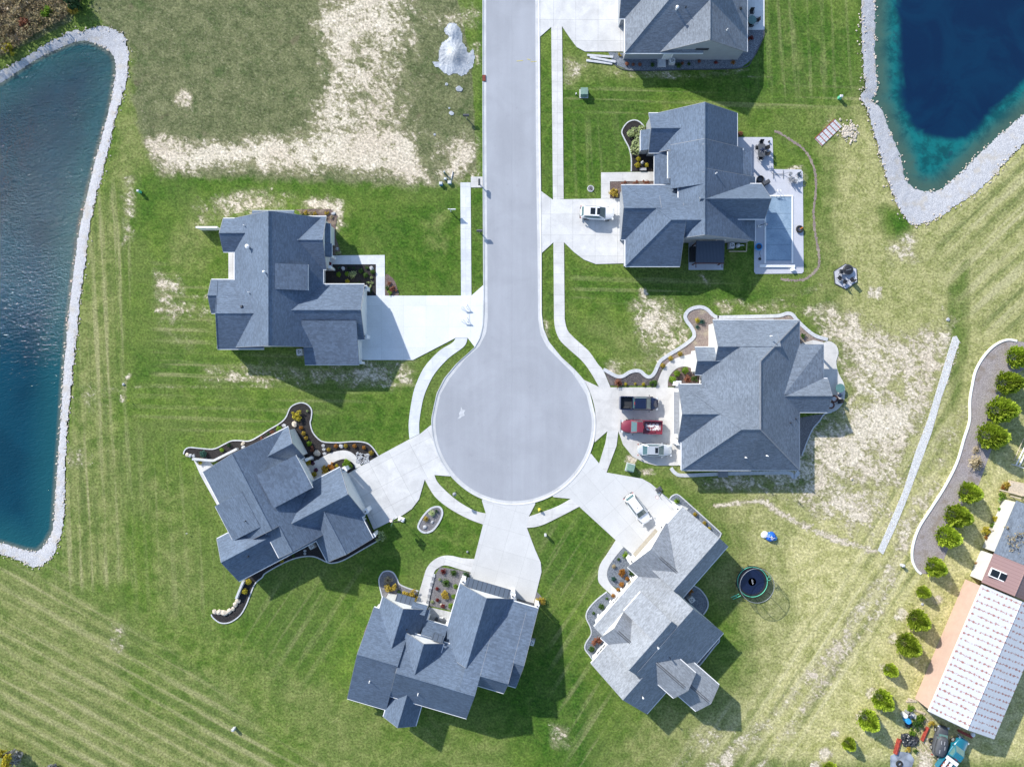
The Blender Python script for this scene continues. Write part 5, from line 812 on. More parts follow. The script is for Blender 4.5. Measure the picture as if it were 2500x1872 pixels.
for i, (x, y, r, lab) in enumerate(CON):
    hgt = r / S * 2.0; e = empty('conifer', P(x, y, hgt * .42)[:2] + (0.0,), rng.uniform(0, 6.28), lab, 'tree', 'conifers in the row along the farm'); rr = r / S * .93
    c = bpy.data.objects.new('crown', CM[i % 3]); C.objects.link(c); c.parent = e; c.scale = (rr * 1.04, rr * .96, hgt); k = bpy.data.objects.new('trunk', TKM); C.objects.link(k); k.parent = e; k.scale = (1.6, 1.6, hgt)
# --- ornamental grass, bare tree, corner trees and thicket
mb, tn = foliage(700, spiky(1.0, .9), .14, 5, up=.15); o = mb.build('ornamental_grass', M['leaf_tan'], attrs={'tint': tn}); o.location = P(2382, 1129, .6)[:2] + (0,); o.scale = (1.3, 1.3, 1.3); tag(o, 'round tan clump of dried ornamental grass in the grey mulch bed', 'grass')
mb, tn = foliage(240, spiky(1.0, .6), .14, 6, up=.15); o = mb.build('ornamental_grass', M['leaf_tan'], attrs={'tint': tn}); o.location = P(2384, 1098, .3)[:2] + (0,); o.scale = (.75, .75, .6); tag(o, 'low faded grass tuft just above the round tan clump', 'grass')
def bare_tree(x, y, hgt, spread, label, seed, leaf=None, nleaf=0, name='bare_tree', depth=4, mat='bark'):
    rr = random.Random(seed); e = empty(name, P(x, y, hgt * .5)[:2] + (0,), 0, label, 'tree'); tr = MB(); br = MB(); tips = []
    tr.tube([(0, 0, -.1), (rr.uniform(-.1, .1), rr.uniform(-.1, .1), hgt * .28), (0, 0, hgt * .45)], .16, 8, .09)
    def grow(p, d, L, r, k):
        q = p + d * L; br.tube([p, (p + q) / 2 + Vector((rr.gauss(0, .05), rr.gauss(0, .05), 0)) * L, q], r, 5, r * .55, False); tips.append(q)
        if k:
            for _ in range(rr.choice((2, 3, 3))):
                n = (d + Vector((rr.gauss(0, .55), rr.gauss(0, .55), rr.gauss(.1, .3)))).normalized(); grow(q, n, L * rr.uniform(.6, .85), r * .55, k - 1)
    for i in range(6): a = i * 1.05 + rr.random(); grow(Vector((0, 0, hgt * rr.uniform(.25, .45))), Vector((math.cos(a), math.sin(a), rr.uniform(.5, 1.1))).normalized(), spread * .36, .06, depth)
    tr.build('trunk', M[mat], e, local=True); br.build('branches', M[mat], e, local=True)
    if leaf:
        def f(r): c = tips[r.integers(len(tips))]; d = r.normal(0, 1, 3); d /= np.linalg.norm(d); return np.array(c) + d * r.uniform(0, .28), d, r.random()
        mb, tn = foliage(nleaf, f, .17, seed); mb.build('crown', M[leaf], e, local=True, attrs={'tint': tn})
    return e
bare_tree(2478, 1318, 4.6, 2.9, 'sparse nearly leafless tree over the grey roof of the farmhouse', 4, 'leaf_tan', 420)
bare_tree(2, 1850, 3.4, 1.9, 'yellow leafed tree at the lower corner of the mown field', 8, 'leaf_yellow', 1500, 'tree', 3)
shrub(34, 1848, 19, 'leaf_grey', 'round grey dried shrub beside the yellow leafed tree', 'round', hz=1.1); shrub(128, 1878, 14, 'leaf_grey', 'grey shrub barely showing at the bottom edge of the mown field', hz=1.0)
TH = [(-100, -90), (205, -90), (192, 5), (150, 45), (70, 88), (15, 125), (-100, 170)]; hh = []
def thicket(r):
    while True:
        x, y = r.uniform(-90, 205), r.uniform(-80, 165)
        if sdist(np.array([x]), np.array([y]), TH)[0] > -3: break
    c = .5 + .5 * math.sin(x * .09 + 1.3 * math.sin(y * .07)) * math.cos(y * .11 + x * .03); z = r.uniform(.1, .5 + 1.5 * c); q = P(x, y, z); d = np.array([r.normal(), r.normal(), .8]); return np.array(q), d, .15 + .55 * c * r.random() + .25 * z / 2
mb, tn = foliage(9000, thicket, .22, 21); tag(mb.build('undergrowth', M['leaf_brush'], attrs={'tint': tn}), 'dense brown and olive thicket in the corner above the teal pond', 'undergrowth', kind='stuff')
for i, (x, y, r, m, l) in enumerate(((182, 6, 20, 'leaf_deep', 'dark green bush at the upper tip of the thicket'), (112, 28, 15, 'leaf_bright', 'bright green bush inside the brown thicket'), (178, 22, 12, 'leaf_gold', 'yellowing bush at the edge of the brown thicket'), (20, 120, 13, 'leaf_yellow', 'yellow green bush at the lower edge of the thicket, near the pond bank'), (60, 60, 14, 'leaf_rust', 'rusty bush in the middle of the thicket'))): shrub(x, y, r, m, l, 'loose', hz=1.5)
# --- shrubs, bed by bed: x, y, radius, foliage, form
def row(rows, group):
    for x, y, r, m, k, lab in rows: shrub(x, y, r, 'leaf_' + m, lab, k, group=group, hz=.95 if k == 'round' else .8)
G = 'shrubs in the black bed of the corner bed house'; f = ZF
def z2(x, y): return f(x, y)
def rows(fn, lst): return [(*fn(x, y), r, m, k, lab) for x, y, r, m, k, lab in lst]
row(rows(ZF, [(1222, 307, 4.8, 'orange', 'round', 'orange shrub nearest the tan boulder at the gable'), (1247, 364, 5.4, 'gold', 'round', 'gold shrub just below the uppermost orange one'), (1273, 409, 4.8, 'gold', 'round', 'gold shrub at the middle of the gable window row'), (1303, 467, 6.4, 'bright', 'round', 'lime shrub below the gold pair by the gable window'),
     (1328, 516, 7.2, 'rust', 'loose', 'mixed red and green shrub beside the round tan boulder'), (1502, 527, 5, 'gold', 'round', 'gold shrub beside the three white stepping stones'), (1575, 492, 5.2, 'orange', 'round', 'orange shrub before the white rock on the bed curve'), (1674, 489, 5, 'gold', 'round', 'olive gold shrub just past the white rock'),
     (1763, 491, 5.2, 'orange', 'round', 'orange shrub midway between white rock and driveway'), (1857, 507, 4.8, 'orange', 'round', 'brightest orange shrub near the bed end at the driveway'), (1931, 562, 6, 'gold', 'round', 'gold shrub beside the river stones at the driveway'), (1000, 320, 7.5, 'bright', 'round', 'yellow green shrub against the north eave of the corner bed house'),
     (930, 350, 5, 'rust', 'loose', 'dark red plant by the north eave'), (890, 378, 4.5, 'green', 'loose', 'small green plant by the north eave'), (820, 410, 4, 'rust', 'loose', 'small brown plant along the north eave'), (492, 482, 5, 'deep', 'round', 'upper dark green shrub in the tail of the black bed'), (422, 530, 5.4, 'bright', 'round', 'bright green shrub in the tail of the black bed'), (234, 570, 8.4, 'teal', 'round', 'largest blue green shrub at the tip of the black bed'),
     (202, 650, 7, 'yellow', 'loose', 'yellow shrub on the small patio below the white wall'), (1285, 138, 3, 'sage', 'round', 'tiny pale plant near the round end of the black bed'), (1295, 659, 6.8, 'yellow', 'round', 'upper yellow potted ball by the front stoop'), (1353, 775, 6.8, 'yellow', 'round', 'lower yellow potted ball by the front stoop'), (1340, 665, 5, 'purple', 'round', 'upper purple mum beside the stoop'), (1372, 733, 5.2, 'purple', 'round', 'lower purple mum beside the stoop'),
     (1470, 730, 11, 'gold', 'loose', 'wide golden plant clump inside the path curve'), (1530, 700, 9, 'orange', 'loose', 'pinkish orange plant clump beside the golden clump'), (1583, 688, 4, 'yellow', 'round', 'small yellow ball near the path curve'), (1690, 670, 13, 'bright', 'loose', 'large bright green bush leaning over the driveway edge'), (2025, 1400, 13, 'sage', 'loose', 'pale green bush at the driveway foot of the corner bed house')]), G)
shrub(*ZF(1180, 185), 13, 'leaf_yellow', 'spreading yellow leafed plant in the rounded end of the black bed', 'loose', hz=.7)
row(rows(T[2, 1], [(235, 1553, 6, 'yellow', 'spiky', 'lower yellow hosta behind the corner bed house'), (330, 1503, 5, 'green', 'spiky', 'green hosta behind the corner bed house'), (790, 1478, 5, 'gold', 'loose', 'small golden plant at the rear eave corner')]) + rows(T[3, 0], [(2095, 95, 7.2, 'yellow', 'round', 'upper yellow ball in the rear mulch tail'), (2062, 175, 7.4, 'yellow', 'round', 'lower yellow ball in the rear mulch tail')]), G)
row(rows(T[2, 1], [(1500, 1150, 9, 'sage', 'spiky', 'upper grassy plant in the oval bed'), (1450, 1195, 8, 'gold', 'spiky', 'lower grassy plant in the oval bed'), (1535, 1130, 5, 'deep', 'loose', 'small dark plant in the oval bed')]), 'plants in the oval flower bed')
row(rows(ZE, [(793, 240, 8, 'red', 'spiky', 'red bush at the top of the grey stone bed'), (905, 255, 10, 'green', 'spiky', 'upper tall green grass in the grey stone bed'), (820, 360, 11, 'green', 'spiky', 'lower tall green grass in the grey stone bed'), (1032, 287, 9.5, 'deep', 'round', 'dark green shrub by the driveway corner'), (757, 322, 3.6, 'sage', 'round', 'tiny pale plant below the red bush'), (728, 420, 4.4, 'red', 'round', 'small red shrub halfway down the stone bed'),
     (815, 483, 11, 'gold', 'loose', 'big gold bush in the stone bed'), (926, 397, 6, 'bright', 'round', 'highest lime shrub along the steep gable eave'), (905, 503, 6, 'bright', 'round', 'middle lime shrub along the steep gable eave'), (875, 605, 7, 'bright', 'round', 'lowest lime shrub along the steep gable eave'), (732, 540, 4.6, 'red', 'round', 'small red shrub below the gold bush'), (790, 605, 5.5, 'red', 'loose', 'red shrub next to the entry patio'), (675, 560, 5, 'sage', 'spiky', 'grey green tuft near the entry patio')]), 'plants in the purple grey stone bed')
row(rows(ZE, [(205, 330, 11, 'tan', 'spiky', 'brown feathery plant in the rounded bed end'), (240, 400, 15, 'gold', 'loose', 'big golden bush at the rounded bed'), (322, 455, 5, 'green', 'round', 'small dark green ball between the two golden bushes'), (378, 467, 5, 'gold', 'round', 'small olive gold ball between the two golden bushes'), (460, 495, 15, 'gold', 'loose', 'big golden bush against the front path'), (1818, 560, 13, 'gold', 'loose', 'golden bush at the driveway corner by the lawn')]), 'plants in front of the steep gabled house')
row(rows(ZD, [(1076, 172, 8, 'bright', 'spiky', 'bright green plant at the garage corner bed'), (1250, 297, 5.4, 'gold', 'round', 'upper yellow plant beside the garage wall'), (1340, 382, 5.4, 'gold', 'round', 'middle yellow plant beside the garage wall'), (1387, 432, 4.4, 'yellow', 'round', 'lowest small yellow plant beside the garage wall'), (580, 692, 9, 'bright', 'spiky', 'bright lime plant inside the curved path'), (513, 728, 4, 'green', 'round', 'tiny green plant near the lime plant'), (467, 797, 5, 'tan', 'round', 'small brown plant by the path'),
     (548, 857, 10, 'orange', 'loose', 'largest orange brown shrub inside the curved path'), (638, 862, 7, 'green', 'loose', 'dark green shrub under the garage eave'), (595, 915, 5, 'orange', 'round', 'small orange brown shrub below the largest one'), (465, 918, 6, 'teal', 'round', 'blue green shrub by the path bend'), (541, 970, 6.6, 'orange', 'round', 'rust ball nearest the front steps'), (402, 1107, 3.6, 'green', 'round', 'tiny green plant below the front path'), (347, 1184, 7, 'green', 'round', 'dark green ball in the wavy bed'), (273, 1247, 4, 'green', 'round', 'tiny green plant below the dark ball'),
     (300, 1530, 13, 'rust', 'loose', 'faded brown bush in the lower wavy bed'), (252, 1592, 7.4, 'green', 'round', 'dark green ball at the bottom of the wavy bed'), (1200, 1035, 8, 'orange', 'loose', 'orange bush in the rear notch bed'), (508, 1020, 4.6, 'orange', 'round', 'upper orange mum on the front steps'), (462, 1078, 5, 'orange', 'round', 'lower orange mum on the front steps'), (480, 1128, 4.4, 'orange', 'round', 'orange mum against the porch wall')]), 'plants around the pale house')
row(rows(ZA, [(1385, 1253, 8.6, 'bright', 'round', 'boxwood ball nearest the big house wall'), (1245, 1308, 8.2, 'bright', 'round', 'boxwood ball in the middle of the three'), (1165, 1420, 9.2, 'bright', 'round', 'boxwood ball closest to the driveway'), (1432, 1410, 10, 'rust', 'spiky', 'red japanese maple shrub beside the boxwood balls'), (1545, 1400, 8, 'green', 'loose', 'green bush between the red maple and the wall'), (1290, 1450, 5, 'green', 'spiky', 'low green fern among the boxwoods'),
     (210, 1470, 11.5, 'rust', 'spiky', 'large red bush at the sidewalk corner'), (342, 1497, 4.2, 'yellow', 'round', 'small yellow plant nearest the large red bush'), (510, 1490, 3.8, 'yellow', 'spiky', 'thin yellow plant in the middle of the bed'), (655, 1497, 4.4, 'yellow', 'round', 'small yellow plant nearest the green bush'), (820, 1485, 10, 'green', 'loose', 'olive green bush at the path mouth'), (995, 1170, 6, 'gold', 'round', 'lowest orange gold ball along the cream path'), (1132, 1045, 6, 'gold', 'round', 'middle orange gold ball along the cream path'), (1298, 965, 6, 'gold', 'round', 'highest orange gold ball along the cream path'),
     (1605, 378, 7.5, 'yellow', 'spiky', 'yellow star shaped plant in the rounded bed end'), (1690, 400, 8, 'teal', 'spiky', 'dark teal plant beside the yellow star plant'), (1600, 490, 6, 'teal', 'spiky', 'low teal plant below the yellow star plant')]), 'plants around the big hipped house')
shrub(*ZC(1205, 300), 6, 'leaf_green', 'green bush in the corner bed behind the big hipped house', 'loose')
row(rows(T[0, 2], [(1100, 1340, 6, 'yellow', 'round', 'upper yellow ball in the dark bed of the pool house'), (1093, 1393, 7, 'yellow', 'round', 'lower yellow ball in the dark bed of the pool house'), (1168, 1393, 5.6, 'yellow', 'round', 'small yellow ball beside the stone statue'), (895, 1630, 12, 'gold', 'loose', 'golden flowering bush at the path corner'), (975, 1542, 8, 'rust', 'loose', 'near end of the low brown hedge by the garage'), (1075, 1540, 8, 'rust', 'loose', 'middle of the low brown hedge by the garage'), (1165, 1540, 8, 'rust', 'loose', 'far end of the low brown hedge by the garage'), (1955, 1125, 7, 'rust', 'loose', 'dark brown bush at the rear patio corner')]), 'plants around the pool house')
e = empty('hydrangea', P(1549, 345)[:2] + (0,), 0, 'tall pale green flowering hydrangea mass in the dark bed', 'shrub')
def hyd(r):
    cs = ((1550, 322, 11), (1566, 316, 9), (1558, 336, 9), (1553, 350, 10), (1552, 365, 13), (1560, 360, 9), (1540, 326, 8)); c = cs[r.integers(7)]; d = r.normal(0, 1, 3); d /= np.linalg.norm(d); q = P(c[0] + d[0] * c[2], c[1] + d[1] * c[2], .6); return np.array([q[0] - e.location.x, q[1] - e.location.y, .6 + d[2] * .45]), d, r.uniform(.2, 1)
mb, tn = foliage(1100, hyd, .17, 31); mb.build('flower_heads', M['leaf_sage'], e, local=True, attrs={'tint': tn}); MB().tube([(0, 0, 0), (0, 0, .5)], .06, 6).build('stem', M['bark'], e, local=True)
row(rows(T[0, 2], [(945, 463, 5, 'gold', 'loose', 'yellow plant at the corner of the driveway and blue gravel'), (1003, 540, 5, 'rust', 'round', 'first brown tuft in the blue gravel from the planks'), (1055, 545, 4, 'rust', 'round', 'second brown tuft in the blue gravel from the planks'), (1112, 545, 4.5, 'rust', 'round', 'third brown tuft in the blue gravel from the planks'), (1220, 545, 7, 'green', 'spiky', 'green grass plant before the white cellar cover'), (1440, 552, 8, 'green', 'spiky', 'larger green grass plant past the air conditioner'), (1470, 535, 5, 'rust', 'spiky', 'brown plume beside the larger green grass'), (1525, 540, 5, 'green', 'spiky', 'small green grass past the larger one'),
     (1612, 518, 4, 'rust', 'round', 'faint brown tuft under the gable vent'), (1752, 527, 5.5, 'red', 'spiky', 'red tuft near the gable downspout'), (1898, 527, 6, 'orange', 'spiky', 'orange tuft nearest the downspout'), (2040, 330, 8, 'red', 'loose', 'dark red bush around the corner by the patio')]), 'plants in the blue gravel bed')
row(rows(ZG, [(1368, 710, 6, 'bright', 'round', 'bright ball nearest the house wall in the square bed'), (1447, 703, 5.4, 'bright', 'round', 'bright ball beside the tall pale grass in the square bed'), (1500, 710, 11, 'sage', 'spiky', 'pale feathery grass in the centre of the square bed'), (1452, 778, 5.6, 'yellow', 'round', 'yellow ball below the pale grass in the square bed'), (1580, 677, 6, 'green', 'round', 'upper dark ball past the pale grass'), (1628, 717, 6.4, 'green', 'round', 'lower dark ball past the pale grass'), (1695, 687, 5.4, 'green', 'round', 'green ball in the corner below the white rock'), (1640, 645, 4.4, 'green', 'loose', 'low green plant beside the white corner rock'),
     (1325, 655, 4, 'teal', 'loose', 'grey green tuft nearest the stoop'), (1372, 648, 4, 'teal', 'loose', 'second grey green tuft from the stoop'), (1468, 648, 4, 'deep', 'loose', 'third low tuft along the front path'), (1513, 650, 4, 'deep', 'loose', 'fourth low tuft along the front path'), (1685, 742, 4, 'sage', 'loose', 'upper pale tuft by the garage pillar path'), (1650, 790, 4, 'sage', 'loose', 'pale tuft at the garage corner'), (1690, 790, 4, 'sage', 'loose', 'pale tuft beside the path at the garage corner'), (1672, 822, 4, 'sage', 'loose', 'lower pale tuft near the garage pillar'), (1675, 868, 4.6, 'green', 'loose', 'green tuft nearest the garage pillar'), (1568, 790, 4, 'green', 'loose', 'green tuft against the garage eave')]), 'plants in the square black bed')
row(rows(ZG, [(1010, 110, 6, 'tan', 'loose', 'first tan plant of the north side bed, nearest the bay'), (1055, 118, 6, 'gold', 'loose', 'second tan plant of the north side bed'), (1100, 122, 6, 'tan', 'loose', 'third tan plant of the north side bed'), (1140, 125, 5, 'gold', 'loose', 'fourth tan plant of the north side bed'), (1255, 115, 6, 'gold', 'loose', 'golden plant by the north corner boulder'), (1300, 160, 5, 'tan', 'spiky', 'pale plant below the north corner boulder'), (1235, 175, 5, 'gold', 'loose', 'yellow plant at the gable corner'), (1350, 505, 4, 'sage', 'loose', 'first pale plant near the stoop boulder'), (1378, 497, 4, 'sage', 'loose', 'second pale plant near the stoop boulder')]) + rows(T[1, 1], [(1125, 840, 6, 'green', 'loose', 'upper green plant in the small outer bed'), (1143, 878, 6, 'bright', 'loose', 'lower bright plant in the small outer bed'), (1170, 850, 8, 'rust', 'loose', 'red brown plant in the small outer bed'), (1140, 800, 5, 'rust', 'loose', 'dark twiggy plant in the small outer bed')]), 'plants around the long driveway house')
row(rows(ZR, [(840, 150, 9, 'gold', 'loose', 'golden green bush above the timber handrail'), (790, 180, 6, 'orange', 'loose', 'orange plant at the end of the handrail'), (775, 310, 10, 'bright', 'loose', 'bright green bush below the handrail'), (760, 370, 9, 'sage', 'loose', 'grey green bush at the upper end of the white plank wall'), (755, 490, 8, 'bright', 'loose', 'bright green bush against the upper white plank wall'), (680, 650, 9, 'yellow', 'loose', 'yellow bush touching the white plank wall'), (540, 830, 12, 'yellow', 'loose', 'yellow green bush below the short timber rail'), (630, 750, 7, 'bright', 'loose', 'small green bush above the short timber rail'), (540, 930, 6, 'orange', 'loose', 'orange tinted plant along the wall below the short timber rail'), (400, 1320, 6, 'orange', 'loose', 'orange plant at the lowest stretch of the white plank wall'), (1060, 1060, 10, 'yellow', 'loose', 'yellow bush at the picture edge near the bare tree')]), 'bushes along the white plank wall')
row(rows(ZJ, [(390, 330, 9, 'bright', 'loose', 'green weed bush at the farm shed corner'), (620, 560, 12, 'bright', 'loose', 'bright weed bush below the farm shed planks'), (540, 700, 14, 'green', 'loose', 'tall weed bush beside the red beam'), (440, 870, 9, 'bright', 'loose', 'weed bush between red beam and black tarp'), (860, 700, 9, 'gold', 'loose', 'yellow weeds above the old dark car'), (500, 1290, 6, 'green', 'loose', 'weed tuft at the corner of the grey plastic sheet'), (340, 1250, 7, 'gold', 'loose', 'weeds growing through the black tarp')]), 'weeds in the junk yard')
# --- boulders and stepping stones
for fn, x, y, r, m, l in ((ZF, 1158, 270, 6.5, 'rock_pale', 'flat tan boulder at the gable tip of the corner bed house'), (ZF, 1385, 562, 8, 'rock_pale', 'large round tan boulder in the black bed'), (ZF, 1630, 492, 5, 'rock_grey', 'white rock between orange shrubs'), (ZF, 635, 465, 5, 'rock_pale', 'pinkish boulder in the bed tail'), (ZF, 640, 505, 4.5, 'rock_grey', 'white rock below the pinkish boulder'), (ZF, 75, 580, 4.5, 'rock_pale', 'tan block at the tip of the black bed'), (ZF, 105, 587, 5, 'rock_grey', 'white block at the tip of the black bed'), (ZF, 140, 592, 4.5, 'rock_grey', 'second white block beside the retaining wall'),
                          (ZG, 1318, 125, 5, 'rock_grey', 'white boulder at the north corner bed'), (ZG, 1352, 465, 5, 'rock_grey', 'white boulder beside the front stoop'), (ZG, 1412, 655, 5, 'rock_grey', 'white boulder in the top row of the square bed'), (ZG, 1685, 652, 5, 'rock_grey', 'grey boulder in the path corner of the square bed'), (T[2, 1], 1440, 1262, 5, 'rock_grey', 'grey block at the low end of the oval bed'), (T[2, 1], 1502, 1220, 4, 'rock_grey', 'white block in the oval bed'), (T[0, 0], 570, 0, 2, 'rock_grey', 'pale stone at the thicket edge'),
                          (T[2, 0], 1042, 62, 4, 'rock_grey', 'white survey stone at the lawn edge by the pond strip'), (ZE, 770, 588, 3.4, 'rock_pale', 'pale stone beside the red shrub at the patio'), (T[3, 3], 1350, 282, 3, 'rock_grey', 'white stone between two conifers'), (T[1, 3], 1565, 1105, 4, 'rock_grey', 'white stone in the meadow by the drainage strip'), (T[2, 3], 755, 857, 3.5, 'rock_pale', 'pale stone in the dry yard')): boulder(*fn(x, y), r, l, m)
for i, (x, y, r) in enumerate(((1810, 345, 5.5), (1850, 350, 6), (1890, 355, 7), (1935, 340, 6.5), (1965, 320, 5.5), (1985, 285, 6), (2005, 255, 6))): boulder(*T[3, 0](x, y), r * 1.15, ORD[i] + ' tan block from the tip of the curved retaining row', 'rock_pale', .5, 'tan blocks in the curved retaining row')
for x, y, l, w in ((1447, 485, .6, 'upper white stepping stone at the path start'), (1453, 523, .6, 'middle white stepping stone at the path start'), (1460, 566, .6, 'lower white stepping stone at the path start'), (1327, 612, .9, 'long white stepping stone beside the gable window'), (1050, 283, .7, 'square white paver outside the gable tip'), (1262, 1548, .5, 'upper grey paver behind the corner bed house'), (1262, 1576, .5, 'lower grey paver behind the corner bed house')):
    p = P(*ZF(x, y)); o = MB().prism([(l * .5 * math.cos(a) * rng.uniform(.85, 1.1), l * .42 * math.sin(a) * rng.uniform(.85, 1.1)) for a in np.linspace(.4, 6.68, 6)[:-1]], 0, .07).build('stepping_stone', M['rock_grey'], bevel=.02); o.location = (p[0], p[1], .05); tag(o, w, 'stepping stone')
mb = MB()
for k in range(150): q = np.array(ZF(1840 + rng.uniform(-60, 70), 615)) + (0, rng.uniform(-13, 14)); q[1] += (q[0] - 884) * .12; mb.rock((*P(*q)[:2], .07), rng.uniform(.06, .16), .6, 1, int(rng.integers(1e6)))
tag(mb.build('rubble', M['rock_grey']), 'patch of grey river stones at the driveway edge', kind='stuff'); mb = MB()
for k in range(140): q = np.array((2072, 322)) + rng.normal(0, 1, 2) * (11, 10); mb.rock((*P(*q)[:2], .06), rng.uniform(.08, .24), .6, 1, int(rng.integers(1e6)))
tag(mb.build('rubble', M['rock_pale']), 'scattered pile of pale rubble beside the red framed planks', kind='stuff')
# ================================================================ vehicles
def outline(L, W, nose=.18, n=9, p=3.2, rear=.12):
    """rounded plan outline, front at +x"""
    pts = []
    for a in np.linspace(0, 2 * math.pi, 44, endpoint=False):
        c, s = math.cos(a), math.sin(a); x = math.copysign(abs(c) ** (2 / p), c) * L / 2; y = math.copysign(abs(s) ** (2 / p), s) * W / 2
        t = x / (L / 2); y *= 1 - (nose if t > 0 else rear) * max(0, abs(t) - .45) / .55 * .9; pts.append((x, y))
    return pts
def loft(mb, secs):
    n = len(secs[0][0]); vs = []
    for pts, zf in secs: vs += [(x, y, zf(x, y) if callable(zf) else zf) for x, y in pts]
    fs = [(i * n + j, i * n + (j + 1) % n, (i + 1) * n + (j + 1) % n, (i + 1) * n + j) for i in range(len(secs) - 1) for j in range(n)]
    return mb.add(vs, fs + [list(range(n - 1, -1, -1))] + [[(len(secs) - 1) * n + j for j in range(n)]])
def sc(pts, kx, ky=None, dx=0): return [(x * kx + dx, y * (ky or kx)) for x, y in pts]
def wheels(e, L, W, r, xf, xr):
    for x in (xf, xr):
        for sg in (-1, 1):
            y = sg * (W / 2 - .13); o = MB(); prof = [(r * .62, -.11), (r * .96, -.11), (r, -.06), (r, .06), (r * .96, .11), (r * .62, .11)]; vs = []; n = 20
            for rr, t in prof: vs += [(x + rr * math.cos(a), y + t, r + rr * math.sin(a)) for a in np.linspace(0, 2 * math.pi, n, endpoint=False)]
            o.add(vs, [(i * n + j, (i + 1) * n + j, (i + 1) * n + (j + 1) % n, i * n + (j + 1) % n) for i in range(5) for j in range(n)] + [(5 * n + j, j, (j + 1) % n, 5 * n + (j + 1) % n) for j in range(n)])
            w = o.build('tyre', M['tyre'], e, local=True); MB().tube([(x, y - .09, r), (x, y + .09, r)], r * .62, 16).build('rim', M['steel'], w, local=True)
def quad(mb, a, b, c, d, off=.012, t=.0):
    a, b, c, d = map(Vector, (a, b, c, d)); n = (b - a).cross(d - a).normalized(); return mb.add([p + n * off for p in (a, b, c, d)] + [p - n * .02 for p in (a, b, c, d)], [(0, 1, 2, 3), (7, 6, 5, 4), (0, 4, 5, 1), (1, 5, 6, 2), (2, 6, 7, 3), (3, 7, 4, 0)])
def cabin(e, x0, x1, x2, x3, wb, wt, zb, zt, paint, glass='wglass', roof_name='roof', crown=.03):
    """greenhouse: x0 rear base, x1 rear roof, x2 front roof, x3 windscreen base"""
    m = MB(); B = [(x0, -wb, zb), (x3, -wb, zb), (x3, wb, zb), (x0, wb, zb)]; Tt = [(x1, -wt, zt), (x2, -wt, zt), (x2, wt, zt), (x1, wt, zt)]
    m.add(B + Tt, [(0, 1, 5, 4), (1, 2, 6, 5), (2, 3, 7, 6), (3, 0, 4, 7)]); m.prism([(x1, -wt), (x2, -wt), (x2, wt), (x1, wt)], zt, zt + crown, .06); cab = m.build('cab', M[paint], e, local=True, bevel=.05)
    def lerp(a, b, f): return tuple(a[i] + (b[i] - a[i]) * f for i in range(3))
    def pane(nm, i, j, lo=.1, hi=.93, s0=.07, s1=.93):
        a, b = lerp(B[i], B[j], s0), lerp(B[i], B[j], s1); c, d = lerp(Tt[i], Tt[j], s1), lerp(Tt[i], Tt[j], s0); quad(MB(), lerp(a, d, lo), lerp(b, c, lo), lerp(b, c, hi), lerp(a, d, hi), .02) if 0 else None
        mb = MB(); quad(mb, lerp(a, d, lo), lerp(b, c, lo), lerp(b, c, hi), lerp(a, d, hi), .02); mb.build(nm, M[glass], e, local=True)
    pane('windscreen', 1, 2, .06, .95); pane('rear_window', 3, 0, .12, .9); pane('side_window', 0, 1, .2, .9, .1, .9); pane('side_window', 2, 3, .2, .9, .1, .9)
    return cab
def lamps(e, L, W, zf, zr, nose=.14, xr=None):
    for sg in (-1, 1):
        MB().box((L / 2 - .18, sg * W * .37, zf), (.26, .34, .12), sg * -.25).build('headlight', M['lamp_clear'], e, local=True, bevel=.02); MB().box((-(L / 2 - .09) if xr is None else xr, sg * W * .42, zr), (.12, .16, .26)).build('tail_light', M['lamp_red'], e, local=True, bevel=.02)
def mirrors(e, x, W, z, paint):
    for sg in (-1, 1): MB().box((x, sg * (W / 2 + .09), z), (.11, .17, .12), sg * .15).build('wing_mirror', M[paint], e, local=True, bevel=.03)
def suv(loc, rz, paint, label, L=4.85, W=1.92, panoramic=False, rails=True, wagon=False):
    e = empty('parked_car', loc, rz, label, 'car'); o = outline(L, W, .1, p=3.6); zt = lambda x, y: .98 + .04 * (1 - (x / (L / 2)) ** 2) - (.1 * max(0, x - L * .2)) ; m = MB()
    loft(m, [(sc(o, .94, .9), .24), (sc(o, .985, .97), .42), (o, .62), (sc(o, .995, .99), .8), (sc(o, .97, .93), lambda x, y: zt(x, y) - .06), (sc(o, .93, .86), zt)]); m.build('body', M[paint], e, local=True, smooth=True)
    H_ = 1.68 if not wagon else 1.6; x0, x1, x2, x3 = -L * .465, -L * .40, L * .06, L * .24; wb, wt = W * .445, W * .365; cabin(e, x0, x1, x2, x3, wb, wt, .95, H_, paint)
    if panoramic:
        for a, b in ((-1.05, -.35), (-.12, .32)): MB().box(((a + b) / 2, 0, H_ + .035), (b - a, wt * 1.35, .03)).build('sunroof', M['glass'], e, local=True, bevel=.02)
    else: MB().box((-.35, 0, H_ + .04), (.12, .08, .06)).build('aerial', M['black'], e, local=True)
    if rails:
        for sg in (-1, 1): MB().tube([(x1 + .15, sg * wt * .93, H_ + .03), (x1 + .3, sg * wt * .93, H_ + .1), (x2 - .2, sg * wt * .93, H_ + .1), (x2 - .05, sg * wt * .93, H_ + .03)], .025, 6).build('roof_rail', M['dgrey'], e, local=True)
    wheels(e, L, W, .36, L * .30, -L * .29); lamps(e, L, W, .78, .85); mirrors(e, x3 - .1, W, 1.05, paint); MB().box((L / 2 - .06, 0, .5), (.08, W * .5, .2)).build('grille', M['black'], e, local=True); MB().box((-L / 2 + .05, 0, .45), (.12, W * .8, .18)).build('bumper', M['dgrey'], e, local=True)
    return e
